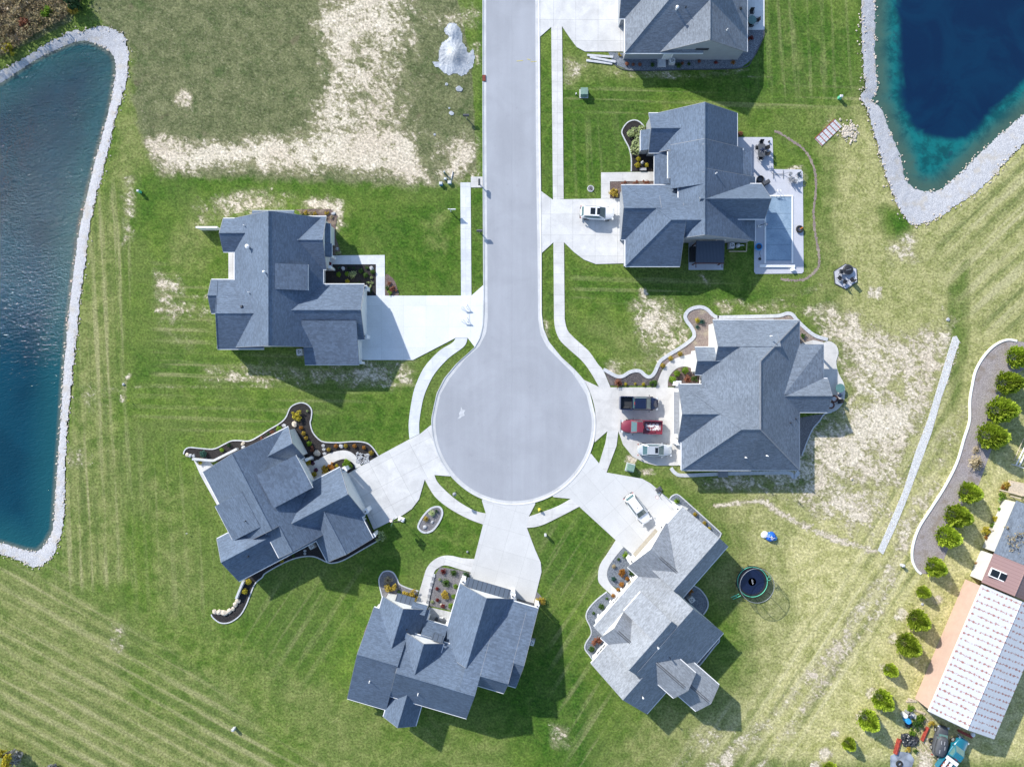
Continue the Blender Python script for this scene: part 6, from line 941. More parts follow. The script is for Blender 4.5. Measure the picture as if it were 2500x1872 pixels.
def sedan(loc, rz, paint, label, L=4.95, W=1.84, glass='wglass', sunroof=True):
    e = empty('parked_car', loc, rz, label, 'car'); o = outline(L, W, .09, rear=.06, p=3.6); zt = lambda x, y: .93 - .06 * (abs(x) / (L / 2)) ** 2; m = MB()
    loft(m, [(sc(o, .95, .9), .2), (sc(o, .99, .97), .4), (o, .58), (sc(o, .99, .985), .74), (sc(o, .965, .93), lambda x, y: zt(x, y) - .06), (sc(o, .93, .87), zt)]); m.build('body', M[paint], e, local=True, smooth=True)
    cabin(e, -L * .375, -L * .22, L * .085, L * .255, W * .43, W * .34, .9, 1.38, paint, glass)
    if sunroof: MB().box((.12, 0, 1.415), (.42, W * .42, .03)).build('sunroof', M['glass'], e, local=True, bevel=.02)
    wheels(e, L, W, .33, L * .3, -L * .29); lamps(e, L, W, .68, .72); mirrors(e, L * .2, W, .98, paint); MB().box((L / 2 - .05, 0, .5), (.08, W * .45, .18)).build('grille', M['black'], e, local=True)
    return e
def pickup(loc, rz, paint, label, L=5.8, W=2.0, bed=(-2.75, -.95), crew=True, glass='wglass', liner='bedliner', ribs=True, hood=1.12):
    e = empty('pickup_truck', loc, rz, label, 'pickup'); o = outline(L, W, .12, p=4.4, rear=.04); bx0, bx1 = bed; front = [(x, y) for x, y in o]; m = MB()
    fo = [(max(x, bx1 - .02), y) for x, y in o]; zt = lambda x, y: hood - .10 * max(0, (x - .9)) ** 1.3 * .35 - .05 * (abs(y) / (W / 2)) ** 3
    loft(m, [(sc(fo, 1, .93), .34), (fo, .55), (sc(fo, 1, .995), .8), (sc(fo, 1, .95), lambda x, y: zt(x, y) - .06), ([(x if x < L / 2 - .3 else x - .05, y * .9) for x, y in fo], zt)]); m.build('body', M[paint], e, local=True, smooth=True)
    b = MB()
    for sg in (-1, 1): b.box(((bx0 + bx1) / 2, sg * (W / 2 - .085), .84), (bx1 - bx0, .15, .78))
    b.box((bx1 - .06, 0, .86), (.1, W - .3, .72)); bd = b.build('bed_wall', M[paint], e, local=True, bevel=.03); MB().box((bx0 - .02, 0, .85), (.1, W - .06, .66)).build('tailgate', M[paint], e, local=True, bevel=.03)
    f = MB().box(((bx0 + bx1) / 2, 0, .66), (bx1 - bx0, W - .3, .06))
    if ribs:
        for k in range(9): f.box(((bx0 + bx1) / 2, -W * .36 + k * W * .09, .705), (bx1 - bx0 - .15, .05, .03))
    fl = f.build('bed_floor', M[liner], e, local=True)
    for sg in (-1, 1): MB().box(((bx0 + bx1) / 2, sg * W * .33, .78), (.85, .2, .22)).build('wheel_arch', M[liner], fl, local=True, bevel=.04)
    x3 = bx1 + (2.55 if crew else 1.75); cabin(e, bx1 + .02, bx1 + .14, x3 - .75, x3, W * .45, W * .37, hood - .05, 1.82, paint, glass)
    k = MB()
    for y in (-.42, -.14, .14, .42): k.box(((bx1 + .2 + x3 - .8) / 2, y, 1.86), (x3 - bx1 - 1.2, .07, .03))
    k.build('roof_rib', M[paint], e, local=True, bevel=.012); MB().box((bx1 + .12, 0, 1.8), (.1, .4, .07)).build('brake_light', M['lamp_red'], e, local=True)
    wheels(e, L, W, .41, L * .31, -L * .30); lamps(e, L, W, .88, .95, xr=bx0 + .02); mirrors(e, x3 - .25, W + .1, 1.2, 'black'); MB().box((L / 2 - .04, 0, .78), (.1, W * .5, .34)).build('grille', M['black'], e, local=True); MB().box((L / 2 - .02, 0, .46), (.2, W * .92, .22)).build('bumper', M['steel'], e, local=True, bevel=.03); MB().box((bx0 - .12, 0, .5), (.14, W * .9, .18)).build('bumper', M['steel'], e, local=True, bevel=.03)
    return e
def at(fn, x, y, h): q = P(*fn(x, y), h); return (q[0], q[1], .09)
suv(at(T[1, 2], 752, 205, 1.0), R(-3), 'paint_white', 'white car with twin dark roof glass on the driveway of the pool house', panoramic=True, rails=False)
suv(at(ZD, 700, 245, 1.0), R(-53.5), 'paint_white', 'white wagon with dark roof rails on the bright diagonal driveway', 4.75, 1.85, wagon=True)
pickup(at(T[2, 2], 1104, 222, 1.0), R(-1), 'paint_navy', 'shiny black blue crew cab pickup with empty bed, nose toward the garage', 5.45, 1.98, (-2.6, -.9), True, hood=1.12)
pk = pickup(at(T[2, 2], 1127, 420, 1.0), R(178), 'paint_red', 'maroon single cab pickup with a scratched white patch in its bed', 5.85, 1.98, (-2.85, -.2), False, liner='paint_red', ribs=False)
wm_ = NT('scuffed white bed floor'); _n = wm_.noise(wm_.pos('obj'), 2.6, 5, .7); M['scuff'] = wm_.done(wm_.mix(wm_.ramp(_n, .46, .52), (.2, .03, .05), (.72, .72, .73)), .6)
MB().box((-1.65, 0, .73), (2.1, .95, .02)).build('bed_mat', M['scuff'], pk, local=True)
sedan(at(T[2, 2], 1237, 615, .8), R(-1), 'paint_silver', 'pale silver sedan with a dark sunroof, lowest of three on the cream driveway')
td = (1530 - 1190, 1110 - 1560); tz = math.atan2(-(td[1]), td[0])
tp = pickup((*P(*ZJ(1370, 1395), 1.1)[:2], .02), tz, 'paint_teal', 'teal old pickup with a white toolbox, cut by the bottom picture edge', 5.5, 1.95, (-2.7, -.35), False, 'glass_pale', hood=1.15)
tb = empty('toolbox', tp.matrix_basis @ Vector((-.75, 0, 1.2)), tz, 'long white toolbox across the bed of the teal pickup', 'toolbox'); MB().box((0, 0, .12), (.5, 1.75, .4)).build('box', M['white'], tb, local=True, bevel=.03); MB().box((0, 0, .34), (.54, 1.78, .05)).build('lid', M['white'], tb, local=True, bevel=.02)
lr = empty('ladder_rack', tp.matrix_basis @ Vector((-1.7, 0, .7)), tz, 'red and white racks standing in the teal pickup bed', 'rack')
for y in (-.35, .35): MB().box((0, y, .3), (1.3, .12, .5)).box((0, y, .58), (1.3, .3, .06)).build('frame', M['white'], lr, local=True, bevel=.02)
MB().box((.1, 0, .42), (.16, 1.3, .14)).build('crossbar', M['rust'], lr, local=True, bevel=.02); MB().box((-.45, 0, .42), (.16, 1.3, .14)).build('crossbar', M['rust'], lr, local=True, bevel=.02)
cd = (1060 - 1130, 1290 - 870); od = sedan((*P(*ZJ(1085, 1085), .9)[:2], .02), math.atan2(-(870 - 1290), 1150 - 1050), 'dgrey', 'old dark grey car with a pale windscreen, parked behind the farm shed', 4.4, 1.75, 'glass_pale', False)
cv = empty('car_cover', od.location.copy(), od.rotation_euler.z, 'wrinkled black cover strapped over the roof of the old car', 'cover'); m = MB(); oo = outline(2.9, 1.62, .1, p=4)
loft(m, [(sc(oo, 1.0, 1.0, -.55), 1.0), (sc(oo, .97, .96, -.55), 1.2), (sc(oo, .86, .84, -.55), lambda x, y: 1.44 + .03 * math.sin(x * 9) * math.cos(y * 7))]); m.build('sheet', M['dgrey'], cv, local=True, smooth=True)
for x, y in ((-1.2, .3), (-.6, -.3), (.1, .35), (.1, -.1)): MB().box((x, y, 1.48), (.5, .05, .03), .1).build('strap', M['lgrey'], cv, local=True)
# ================================================================ yard things
def at0(fn, x, y, h=0.0, z=0.0): q = P(*fn(x, y), h); return (q[0], q[1], z)
ID = lambda x, y: (x, y)
# --- covered swimming pool
e = empty('swimming_pool', at0(ID, 1900, 560, 0, .07), 0, 'rectangular swimming pool under a blue grey solar cover', 'pool')
c0, c1 = P(1865.4, 477.6), P(1935.7, 647); m = MB(); X0, X1, Y0, Y1 = c0[0], c1[0], c1[1], c0[1]
m.box(((X0 + X1) / 2, Y1 - .09, .12), (X1 - X0, .2, .1)); m.box((X0 + .12, (Y0 + Y1) / 2, .12), (.24, Y1 - Y0 - .38, .1)); m.box((X1 - .12, (Y0 + Y1) / 2, .12), (.24, Y1 - Y0 - .38, .1)); m.build('coping', M['white'], e, bevel=.02)
b0, b1 = P(*ZB(890, 1503)), P(*ZB(1285, 1532)); MB().box(((b0[0] + b1[0]) / 2, (b0[1] + b1[1]) / 2, .19), (b1[0] - b0[0], b0[1] - b1[1], .24)).build('cover_housing', M['white'], e, bevel=.03)
t = NT('pool solar cover'); p = t.pos(); sp = t.new('ShaderNodeSeparateXYZ'); t.set(sp.inputs[0], t.pos('obj')); yy = sp.outputs[1]; f = t.math('FRACT', t.math('MULTIPLY', yy, .45)); n = t.noise(p, .35, 4, .6, 1.2); wr = t.noise(t.mapv(p, (1, 2, 1), .4), .7, 5, .7, 1.5)
col = t.mix(t.ramp(n, .35, .65), (.22, .31, .41), (.30, .40, .50)); col = t.mix(t.ramp(f, .022, .008), col, (.04, .07, .11)); col = t.mix(t.ramp(t.math('ABSOLUTE', t.math('SUBTRACT', wr, .5)), .012, .004, 0, .5), col, (.05, .08, .13)); t.bump(wr, .5, .05); M['cover'] = t.done(col, .3)
MB().box(((X0 + X1) / 2, (Y0 + Y1) / 2 + .2, .09), (X1 - X0 - .5, Y1 - Y0 - .8, .04)).build('cover', M['cover'], e)
# --- generic garden chair
def chair_proto(mat, label, cat='chair', w=.56, low=False):
    e = empty('patio_chair', (0, 0, 0), 0, label, cat); sh = .36 if low else .44; MB().box((0, 0, sh), (w, w, .05)).build('seat', M[mat], e, local=True, bevel=.015); MB().box((-w * .52, 0, sh + .32), (.05, w, .56), 0, -.22).build('backrest', M[mat], e, local=True, bevel=.015)
    for sg in (-1, 1): MB().box((0, sg * w * .52, sh + .22), (w * .95, .06, .04)).build('armrest', M[mat], e, local=True, bevel=.01)
    for sx in (-1, 1):
        for sg in (-1, 1): MB().tube([(sx * w * .45, sg * w * .5, 0), (sx * w * .42, sg * w * .5, sh + (.22 if True else 0))], .022, 6).build('leg', M[mat], e, local=True)
    return e
def place(proto, first, loc, rz, label, group):
    o = proto if first else copy_tree(proto); o.location = loc; o.rotation_euler.z = rz; return tag(o, label, group=group)
ch = chair_proto('black', 'chair'); L = [('at the top end of the umbrella table', ZB, 912, 138, -90), ('at the upper outer side of the umbrella table', ZB, 966, 190, 185), ('at the lower outer side of the umbrella table', ZB, 972, 255, 165), ('at the bottom end of the umbrella table', ZB, 905, 305, 95), ('on the house side of the umbrella table', ZB, 868, 190, 0)]
for i, (l, fn, x, y, a) in enumerate(L): place(ch, i == 0, at0(fn, x, y, .5, .1), R(a), 'black patio chair ' + l, 'chairs at the umbrella table')
for i, (l, x, y, a) in enumerate((('nearest the round burner on the hexagon slab', 1215, 310, 0), ('on the left corner of the hexagon slab', 1165, 505, 40), ('at the bottom tip of the hexagon slab', 1330, 625, 65), ('on the right edge of the hexagon slab', 1555, 560, 130))):
    place(copy_tree(ch), True, at0(ZH, x, y, .5, .17), R(a), 'dark fire pit chair ' + l, 'chairs on the hexagon slab')
for i, (x, y, a, l) in enumerate(((2052, 105, -90, 'above the round table'), (2095, 172, 180, 'outside the round table'), (2045, 215, 90, 'below the round table'), (2018, 165, 0, 'on the house side of the round table'))): place(copy_tree(ch), True, at0(t02, x, y, .5, .1), R(a), 'dark patio chair ' + l, 'chairs at the round table')
for i, (x, y, a, l) in enumerate(((1245, 545, 20, 'beside the pale lounger cushion'), (1285, 560, 70, 'in the middle of the lounge group'), (1335, 500, -70, 'above the small lounge table'))):
    o = place(copy_tree(ch), True, at0(ZB, x, y, .5, .1), R(a), 'grey metal lounge chair ' + l, 'grey lounge chairs by the pool')
    for k in o.children: k.data = k.data.copy(); k.data.materials[0] = M['grey']
o = place(copy_tree(ch), True, at0(ZP, 880, 1270, .5, .1), R(190), 'dark chair on the wavy patio beside the kettle grill', None)
# --- tables
def table(loc, rz, L, W, h, mat, label, rnd=False, name='patio_table'):
    e = empty(name, loc, rz, label, 'table')
    if rnd:
        MB().lathe([(L * .48, -.04), (L * .5, -.02), (L * .5, 0), (L * .48, .01)], (0, 0, h), 28).build('tabletop', M[mat], e, local=True); MB().lathe([(L * .25, 0), (L * .25, .04), (.05, .08), (.05, h - .04)], (0, 0, 0), 14).build('pedestal', M[mat], e, local=True)
    else:
        MB().box((0, 0, h), (L, W, .05)).build('tabletop', M[mat], e, local=True, bevel=.02)
        for sx in (-1, 1):
            for sy in (-1, 1): MB().tube([(sx * L * .44, sy * W * .42, 0), (sx * L * .44, sy * W * .42, h)], .03, 6).build('leg', M[mat], e, local=True)
    return e
table(at0(ZB, 915, 222, .7, .1), R(90), 1.85, 1.0, .72, 'dgrey', 'long dark dining table with a folded umbrella on the pool deck'); table(at0(t02, 2055, 172, .7, .1), 0, 1.25, 1.25, .72, 'glass_pale', 'round glass topped table on the patio of the gable window house', True); table(at0(ZB, 1335, 545, .4, .1), R(20), 1.0, .8, .42, 'lgrey', 'small pale lounge table by the pool deck edge'); table(at0(ZB, 1240, 482, .4, .1), 0, .5, .5, .5, 'grey', 'small round side table beside the hammock stand', True)
table(at0(ZP, 900, 860, .7, .1), 0, 1.3, 1.3, .7, 'glass_pale', 'round glass patio table on the wavy patio', True)
e = empty('umbrella', at0(ZB, 920, 222, 1.6, .84), 0, 'folded navy umbrella standing in the dark dining table', 'umbrella'); MB().tube([(0, 0, 0), (0, 0, 2.0)], .025, 8).build('pole', M['lgrey'], e, local=True); m = MB()
m.lathe([(.04, .9), (.16, 1.0), (.12, 1.6), (.03, 2.05)], (0, 0, 0), 9)
for a in (.3, 1.6, 2.9, 4.1, 5.3): m.box((math.cos(a) * .22, math.sin(a) * .22, 1.0), (.34, .13, .05), a, .3)
m.build('canopy', M['paint_navy'], e, local=True)
for fn, x, y, lab, c in ((ZB, 960, 585, 'dark covered grill cart by the bay corner', 1),):
    e = empty('grill', at0(fn, x, y, .6, .1), R(28), lab, 'grill'); MB().box((0, 0, .5), (1.25, .6, .9), taper=.9).build('cover', M['black'], e, local=True, bevel=.06); MB().box((0, 0, .99), (1.0, .42, .1)).build('lid', M['dgrey'], e, local=True, bevel=.04)
e = empty('tub_chair', at0(ZB, 898, 545, .4, .1), 0, 'round black wicker tub chair against the porch wall', 'chair'); MB().lathe([(.42, 0), (.5, .4), (.5, .62), (.42, .62), (.40, .42)], (0, 0, 0), 24).build('shell', M['black'], e, local=True); MB().lathe([(.38, .3), (.38, .42), (.3, .45)], (0, 0, 0), 20).build('cushion', M['dgrey'], e, local=True)
e = empty('hammock_stand', at0(ZB, 1108, 480, .3, .1), 0, 'bare metal hammock stand without its hammock on the deck', 'stand')
MB().tube([(-.75, 0, .08), (.75, 0, .08)], .04, 8).build('base_bar', M['grey'], e, local=True)
for sg in (-1, 1): MB().tube([(sg * .72, -.6, .05), (sg * .72, .6, .05)], .04, 8).build('foot', M['grey'], e, local=True); MB().tube([(sg * .75, 0, .08), (sg * 1.35, .05, .9)], .035, 8).build('arm', M['grey'], e, local=True)
e = empty('pool_ladder', at0(ZB, 1105, 700, .5, .1), 0, 'white pool ladder rails at the shallow end', 'ladder')
for sg in (-1, 1): MB().tube([(sg * .22, .5, 0), (sg * .22, .45, .7), (sg * .22, .1, .85), (sg * .22, -.35, .4), (sg * .22, -.45, .05)], .03, 8).build('rail', M['white'], e, local=True)
MB().box((0, -.38, .28), (.44, .12, .04)).build('step', M['white'], e, local=True)
def hoop(loc, rz, label, h=3.0, small=False, pad='black', base='dgrey'):
    e = empty('basketball_hoop', loc, rz, label, 'basketball hoop'); k = .55 if small else 1.0; MB().box((-.75 * k, 0, .14 * k), (.95 * k, .7 * k, .26 * k), taper=.8).build('base', M['white' if small else base], e, local=True, bevel=.04); MB().tube([(-.75 * k, 0, .1), (-.75 * k, 0, h * .72), (-.1, 0, h + .1)], .055 * k + .01, 8).build('pole', M[pad], e, local=True)
    MB().box((0, 0, h + .2 * k), (.04, 1.15 * k, .75 * k)).build('backboard', M['glass_pale' if not small else 'white'], e, local=True, bevel=.01); r = MB().torus((.3 * k + .03, 0, h), .23 * k, .018, 20, 6).build('rim', M['lamp_red'], e, local=True); MB().lathe([(.23 * k, 0), (.13 * k, -.36 * k)], (.3 * k + .03, 0, h), 12).build('net', M['white'], r, local=True); return e
hoop(at0(ZB, 925, 1068, .2, .1), 0, 'small white poolside basketball hoop', 1.3, True); hoop(at0(T[2, 2], 1250, 985, 1.2, .02), R(215), 'basketball hoop at the edge of the bright diagonal driveway'); hoop(at0(T[2, 1], 1195, 1190, .7, .02), R(160), 'basketball hoop with a white base at the corner of the slanted driveway', base='white')
e = empty('tub', at0(ZB, 880, 1302, .4, .1), 0, 'sky blue round tub with a dark inside on the pool deck', 'tub'); MB().lathe([(.40, 0), (.46, .55), (.52, .57), (.52, .5)], (0, 0, 0), 28).build('shell', M['skyblue'], e, local=True); MB().lathe([(.36, .56), (.36, .585), (.1, .585)], (0, 0, 0), 24).build('cushion', M['paint_navy'], e, local=True)
e = empty('pool_cleaner', at0(ZB, 895, 1437, .1, .1), 0, 'small black pool cleaner with a trailing hose', 'pool cleaner'); MB().lathe([(.2, 0), (.22, .08), (.12, .16)], (0, 0, 0), 14).build('body', M['black'], e, local=True); MB().tube([(0, 0, .08), (.15, .35, .03), (-.05, .8, .03), (.1, 1.2, .03), (-.3, 1.5, .03)], .025, 6).build('hose', M['dgrey'], e, local=True)
e = empty('fire_bowl', at0(ZB, 1345, 1102, .3, .1), 0, 'black tyre shaped fire bowl with an orange scoop on the deck edge', 'fire bowl'); MB().torus((0, 0, .2), .4, .15, 28, 8).build('ring', M['tyre'], e, local=True); MB().box((.18, .1, .36), (.5, .12, .05), .5).build('scoop', M['orange'], e, local=True, bevel=.02)
o = MB().box((0, 0, .2), (.5, .45, .4), .3, taper=.94).box((0, 0, .42), (.54, .49, .05), .3).build('deck_box', M['white'], bevel=.03); o.location = at0(ZB, 1265, 1553, .3, .08); tag(o, 'white cube box at the deep end corner of the pool deck', 'box')
o = MB().lathe([(.12, 0), (.12, .3), (.05, .34)], (0, 0, 0), 12).build('flower_pot', M['black']); o.location = at0(ZB, 995, 125, 0, .08); tag(o, 'small dark pot at the top corner of the pool deck', 'pot')
# --- pergola and sunken equipment beside the pool house
e = empty('pergola', at0(ZB, 340, 1360, 0, .06), 0, 'dark metal pergola with a ribbed roof', 'pergola'); p0, p1 = P(*ZB(183, 1232), 2.7), P(*ZB(495, 1480), 2.4); t = NT('pergola ribbed roof'); sp = t.new('ShaderNodeSeparateXYZ'); t.set(sp.inputs[0], t.pos()); f = t.math('FRACT', t.math('MULTIPLY', sp.outputs[0], 5)); t.bump(f, .8, .04); M['perg'] = t.done(t.mix(t.ramp(f, .1, .3), (.02, .03, .05), (.07, .09, .125)), .5, .3)
m = MB(); m.slab([(p0[0], p0[1], 2.75), (p1[0], p0[1], 2.75), (p1[0], p1[1], 2.4), (p0[0], p1[1], 2.4)], .1); m.build('roof', M['perg'], e)
MB().box(((p0[0] + p1[0]) / 2, p1[1] - .06, 2.33), (p1[0] - p0[0] + .15, .12, .2)).build('beam', M['brown'], e)
for x in (p0[0] + .15, p1[0] - .15):
    for y in (p0[1] - .2, p1[1] + .1): MB().box((x, y, 1.15), (.14, .14, 2.3)).build('post', M['brown'], e)
    MB().box((x, p1[1] - .25, 1.95), (.09, .7, .09), 0).build('brace', M['brown'], e)
o = MB().box((0, 0, .35), (1.0, 2.1, .7), 0, taper=.95).box((0, 0, .72), (1.04, 2.14, .06)).build('outdoor_sofa', M['black'], bevel=.06); o.location = at0(ZB, 148, 1388, .4, .08); tag(o, 'black covered bench beside the metal pergola', 'bench')
def ac_unit(loc, rz, label, s=.8, pad=True):
    e = empty('air_conditioner', loc, rz, label, 'air conditioner'); MB().box((0, 0, .42), (s, s, .72)).build('casing', M['lgrey'], e, local=True, bevel=.05); m = MB().torus((0, 0, .8), s * .4, .03, 28, 6)
    for a in range(4): m.box((0, 0, .79), (s * .8, .025, .02), a * .785)
    m.build('fan_guard', M['white'], e, local=True); f = MB()
    for a in range(3): f.box((math.cos(a * 2.09) * s * .17, math.sin(a * 2.09) * s * .17, .785), (s * .3, s * .2, .012), a * 2.09)
    f.build('fan', M['black'], e, local=True); MB().box((0, 0, .03), (s * 1.25, s * 1.25, .06)).build('pad', M['grey'], e, local=True); return e
ac_unit(at0(t02, 1382, 518, .5, .03), 0, 'air conditioner under the big gable end'); ac_unit(at0(ZB, 580, 1285, .5, .0), 0, 'pool heater with a round fan beside the pergola', .75); ac_unit(at0(t11, 386, 1378, .5, 0), .1, 'air conditioner behind the long driveway house', .85); ac_unit(at0(ZE, 1733, 990, .5, 0), R(-16), 'air conditioner on the lawn side of the steep gabled house', .8); ac_unit(at0(ZD, 1213, 1115, .5, .03), R(40), 'air conditioner in the round rear bed of the pale house', .8); ac_unit(at0(ZF, 1330, 1500, .5, .03), R(30), 'air conditioner in the rear mulch notch of the corner bed house', .75)
e = empty('pool_filter', at0(ZB, 652, 1285, .4, 0), 0, 'round pool filter with white pipes beside the heater', 'pool filter'); MB().lathe([(.28, 0), (.3, .5), (.2, .75), (.08, .82)], (0, 0, 0), 18).build('tank', M['lgrey'], e, local=True); MB().tube([(.2, 0, .4), (.6, .05, .4), (.95, .05, .15)], .05, 8).build('pipe', M['white'], e, local=True)
e = empty('equipment_pen', at0(ZB, 640, 1310, 0, 0), 0, 'low timber pen around the pool equipment', 'pen')
for a, b in (((545, 1355), (740, 1355)), ((740, 1355), (745, 1260))): q0, q1 = P(*ZB(*a)), P(*ZB(*b)); d = Vector(q1) - Vector(q0); MB().box(((q0[0] + q1[0]) / 2, (q0[1] + q1[1]) / 2, .2), (d.length, .09, .25), math.atan2(d.y, d.x)).build('rail', M['timber'], e)
o = MB().box((0, 0, .14), (1.2, 1.35, .26), taper=.97).box((0, 0, .29), (.9, 1.1, .05)).build('cellar_cover', M['lgrey'], bevel=.03); o.location = at0(t02, 1296, 525, .2, .03); tag(o, 'white square cellar window cover in the blue gravel', 'cover')
o = MB().box((0, 0, .14), (1.4, 1.1, .26), taper=.97).box((0, 0, .29), (1.1, .9, .05)).build('cellar_cover', M['grey'], bevel=.03); o.location = at0(T[2, 2], 1812, 812, .2, .03); tag(o, 'grey cellar window cover under the big hip roof', 'cover')
# --- utility boxes, markers, hydrants and mailboxes
def transformer(loc, rz, label):
    e = empty('transformer_box', loc, rz, label, 'utility box'); MB().box((0, 0, .45), (1.0, 1.0, .8)).build('cabinet', M['green_box'], e, local=True, bevel=.03); MB().box((0, .05, .88), (1.06, 1.0, .08), taper=.95).build('lid', M['green_box'], e, local=True, bevel=.02); MB().box((0, -.52, .4), (.8, .04, .55)).build('door', M['green_box'], e, local=True, bevel=.01); MB().box((0, 0, .04), (1.25, 1.25, .08)).build('pad', M['lgrey'], e, local=True)
transformer(at0(t02, 642, 780, .5, 0), 0, 'sage green utility box on the lawn beside the straight sidewalk'); transformer(at0(T[2, 2], 1033, 765, .5, 0), R(-14), 'sage green utility box behind the cream driveway')
def pedestal(loc, label, mat='green_box', h=.75, r=.18, rz=0):
    e = empty('utility_pedestal', loc, rz, label, 'utility pedestal'); MB().box((0, 0, h / 2), (r * 2, r * 1.7, h), taper=.9).build('post', M[mat], e, local=True, bevel=.03); MB().box((0, 0, h + .05), (r * 2.2, r * 1.9, .12), taper=.7).build('cap', M['lgrey'], e, local=True, bevel=.02)
pedestal(at0(T[0, 0], 1170, 1612, .5), 'green topped utility post by the pond side lawn edge', 'mint', .8); pedestal(at0(T[0, 3], 660, 820, .4), 'pale green utility post near the deep blue pond', 'mint', .8, .22); pedestal(at0(T[3, 0], 1968, 1335, .4), 'white utility post in the mown field at the bottom', 'lgrey', .7, .2); pedestal(at0(T[2, 3], 1185, 1585, .4), 'white utility post with a long shadow near the conifers', 'lgrey', .7, .2); pedestal(at0(t22, 316, 1330, .6), 'white utility post on the wedge lawn between two bright driveways', 'lgrey', 1.0, .16)
pedestal(at0(T[0, 1], 1605, 1455, .3), 'slim green post in the weeds near the mailbox', 'leaf_deep' if 0 else 'green_box', .8, .12); pedestal(at0(T[0, 1], 1575, 1548, .3), 'blue grey utility box near the road landing', 'skyblue', .5, .24); pedestal(at0(T[0, 1], 1648, 1537, .3), 'round topped pale green utility cover near the landing', 'mint', .35, .26); pedestal(at0(T[0, 1], 1612, 1505, .3), 'small grey green cover above the blue utility box', 'green_box', .3, .2)
o = MB().tube([(0, 0, .08), (.25, 1.1, .1)], .06, 8).build('pipe', M['lgrey']); o.location = at0(T[0, 1], 1662, 1510, 0, 0); tag(o, 'short white pipe lying by the utility boxes', 'pipe')
def hydrant(loc, label):
    e = empty('fire_hydrant', loc, 0, label, 'hydrant'); MB().lathe([(.2, 0), (.2, .05), (.14, .06), (.14, .55), (.17, .57), (.15, .7), (.05, .8)], (0, 0, 0), 14).build('barrel', M['yellow'], e, local=True)
    for a in (0, 2.1, 4.2): MB().tube([(0, 0, .45), (math.cos(a) * .24, math.sin(a) * .24, .45)], .07, 8).build('nozzle', M['yellow'], e, local=True)
hydrant(at0(t22, 265, 1117, .4), 'yellow fire hydrant on the grass sliver by the bulb')
def lamp_post(loc, label, h=3.2):
    e = empty('street_lamp', loc, 0, label, 'lamp post'); MB().tube([(0, 0, 0), (0, 0, h)], .05, 8).build('pole', M['black'], e, local=True); MB().lathe([(.1, 0), (.26, .12), (.28, .3), (.12, .45), (.03, .55)], (0, 0, h), 16).build('globe', M['grey'], e, local=True)
lamp_post(at0(t21, 1690, 985, 2.2), 'grey globed lamp post on the grass sliver near the oval bed', 2.2)
o = MB().lathe([(.16, 0), (.16, .2), (.06, .3)], (0, 0, 0), 12).build('utility_cover', M['grey']); o.location = at0(t21, 1798, 1472, .1, 0); tag(o, 'small blue grey cap in the lawn above the curved front path', 'utility cover')
def mailbox(loc, rz, label):
    e = empty('mailbox', loc, rz, label, 'mailbox'); MB().box((0, 0, .5), (.12, .12, 1.0)).build('post', M['timber'], e, local=True); m = MB(); prof = [(-.16, 1.0), (.16, 1.0), (.16, 1.2), (.11, 1.32), (0, 1.36), (-.11, 1.32), (-.16, 1.2)]; m.add([(-.42, y, z) for y, z in prof] + [(.42, y, z) for y, z in prof], [list(range(6, -1, -1)), list(range(7, 14))] + [(i, (i + 1) % 7, 7 + (i + 1) % 7, 7 + i) for i in range(7)]); m.build('box', M['dgrey'], e, local=True); MB().box((.1, .2, 1.2), (.05, .02, .25)).build('flag', M['lamp_red'], e, local=True)
mailbox(at0(T[0, 1], 1897, 1537, 1.0, .05), R(90), 'dark mailbox on the small concrete landing'); mailbox(at0(T[0, 1], 1787, 975, 1.0), R(0), 'dark mailbox in the weeds by the vacant lot'); mailbox(at0(t11, 1900, 358, 1.0), R(0), 'dark mailbox beside the straight new sidewalk')
e = empty('sale_sign', at0(t11, 1660, 178, 1.2), 0, 'white sign post with a hanging arm on the lawn', 'sign'); MB().box((-.12, 0, .75), (.1, .1, 1.5)).build('post', M['white'], e, local=True); MB().box((.12, 0, 1.45), (1.1, .09, .1)).build('arm', M['white'], e, local=True); MB().box((.25, 0, 1.1), (.7, .03, .5)).build('board', M['white'], e, local=True)
e = empty('storm_drain', at0(T[0, 1], 1938, 662, 0, .02), 0, 'rusty storm drain grate in the kerb', 'drain'); MB().box((0, 0, .05), (.5, .9, .1)).build('frame', M['brown'], e, local=True); g = MB()
for k in range(6): g.box((0, -.35 + k * .14, .105), (.4, .06, .03))
g.build('grate', M['rust'], e, local=True)
e = empty('manhole_ring', at0(t02, 697, 1590, 0, 0), 0, 'white stone ring with a dark post in the lawn', 'flag base'); MB().torus((0, 0, .04), .42, .07, 28, 6).build('ring', M['lgrey'], e, local=True); MB().lathe([(.36, 0), (.36, .05), (.1, .06)], (0, 0, 0), 20).build('gravel_fill', M['stone_mix'], e, local=True); MB().tube([(0, 0, 0), (.02, 0, .6)], .06, 8).build('post', M['black'], e, local=True)
o = MB().tube([(0, 0, 0), (0, 0, .35)], .09, 8).build('post', M['white']); o.location = at0(t02, 573, 795, 0, 0); tag(o, 'tiny white marker post beside the upper utility box', 'post')
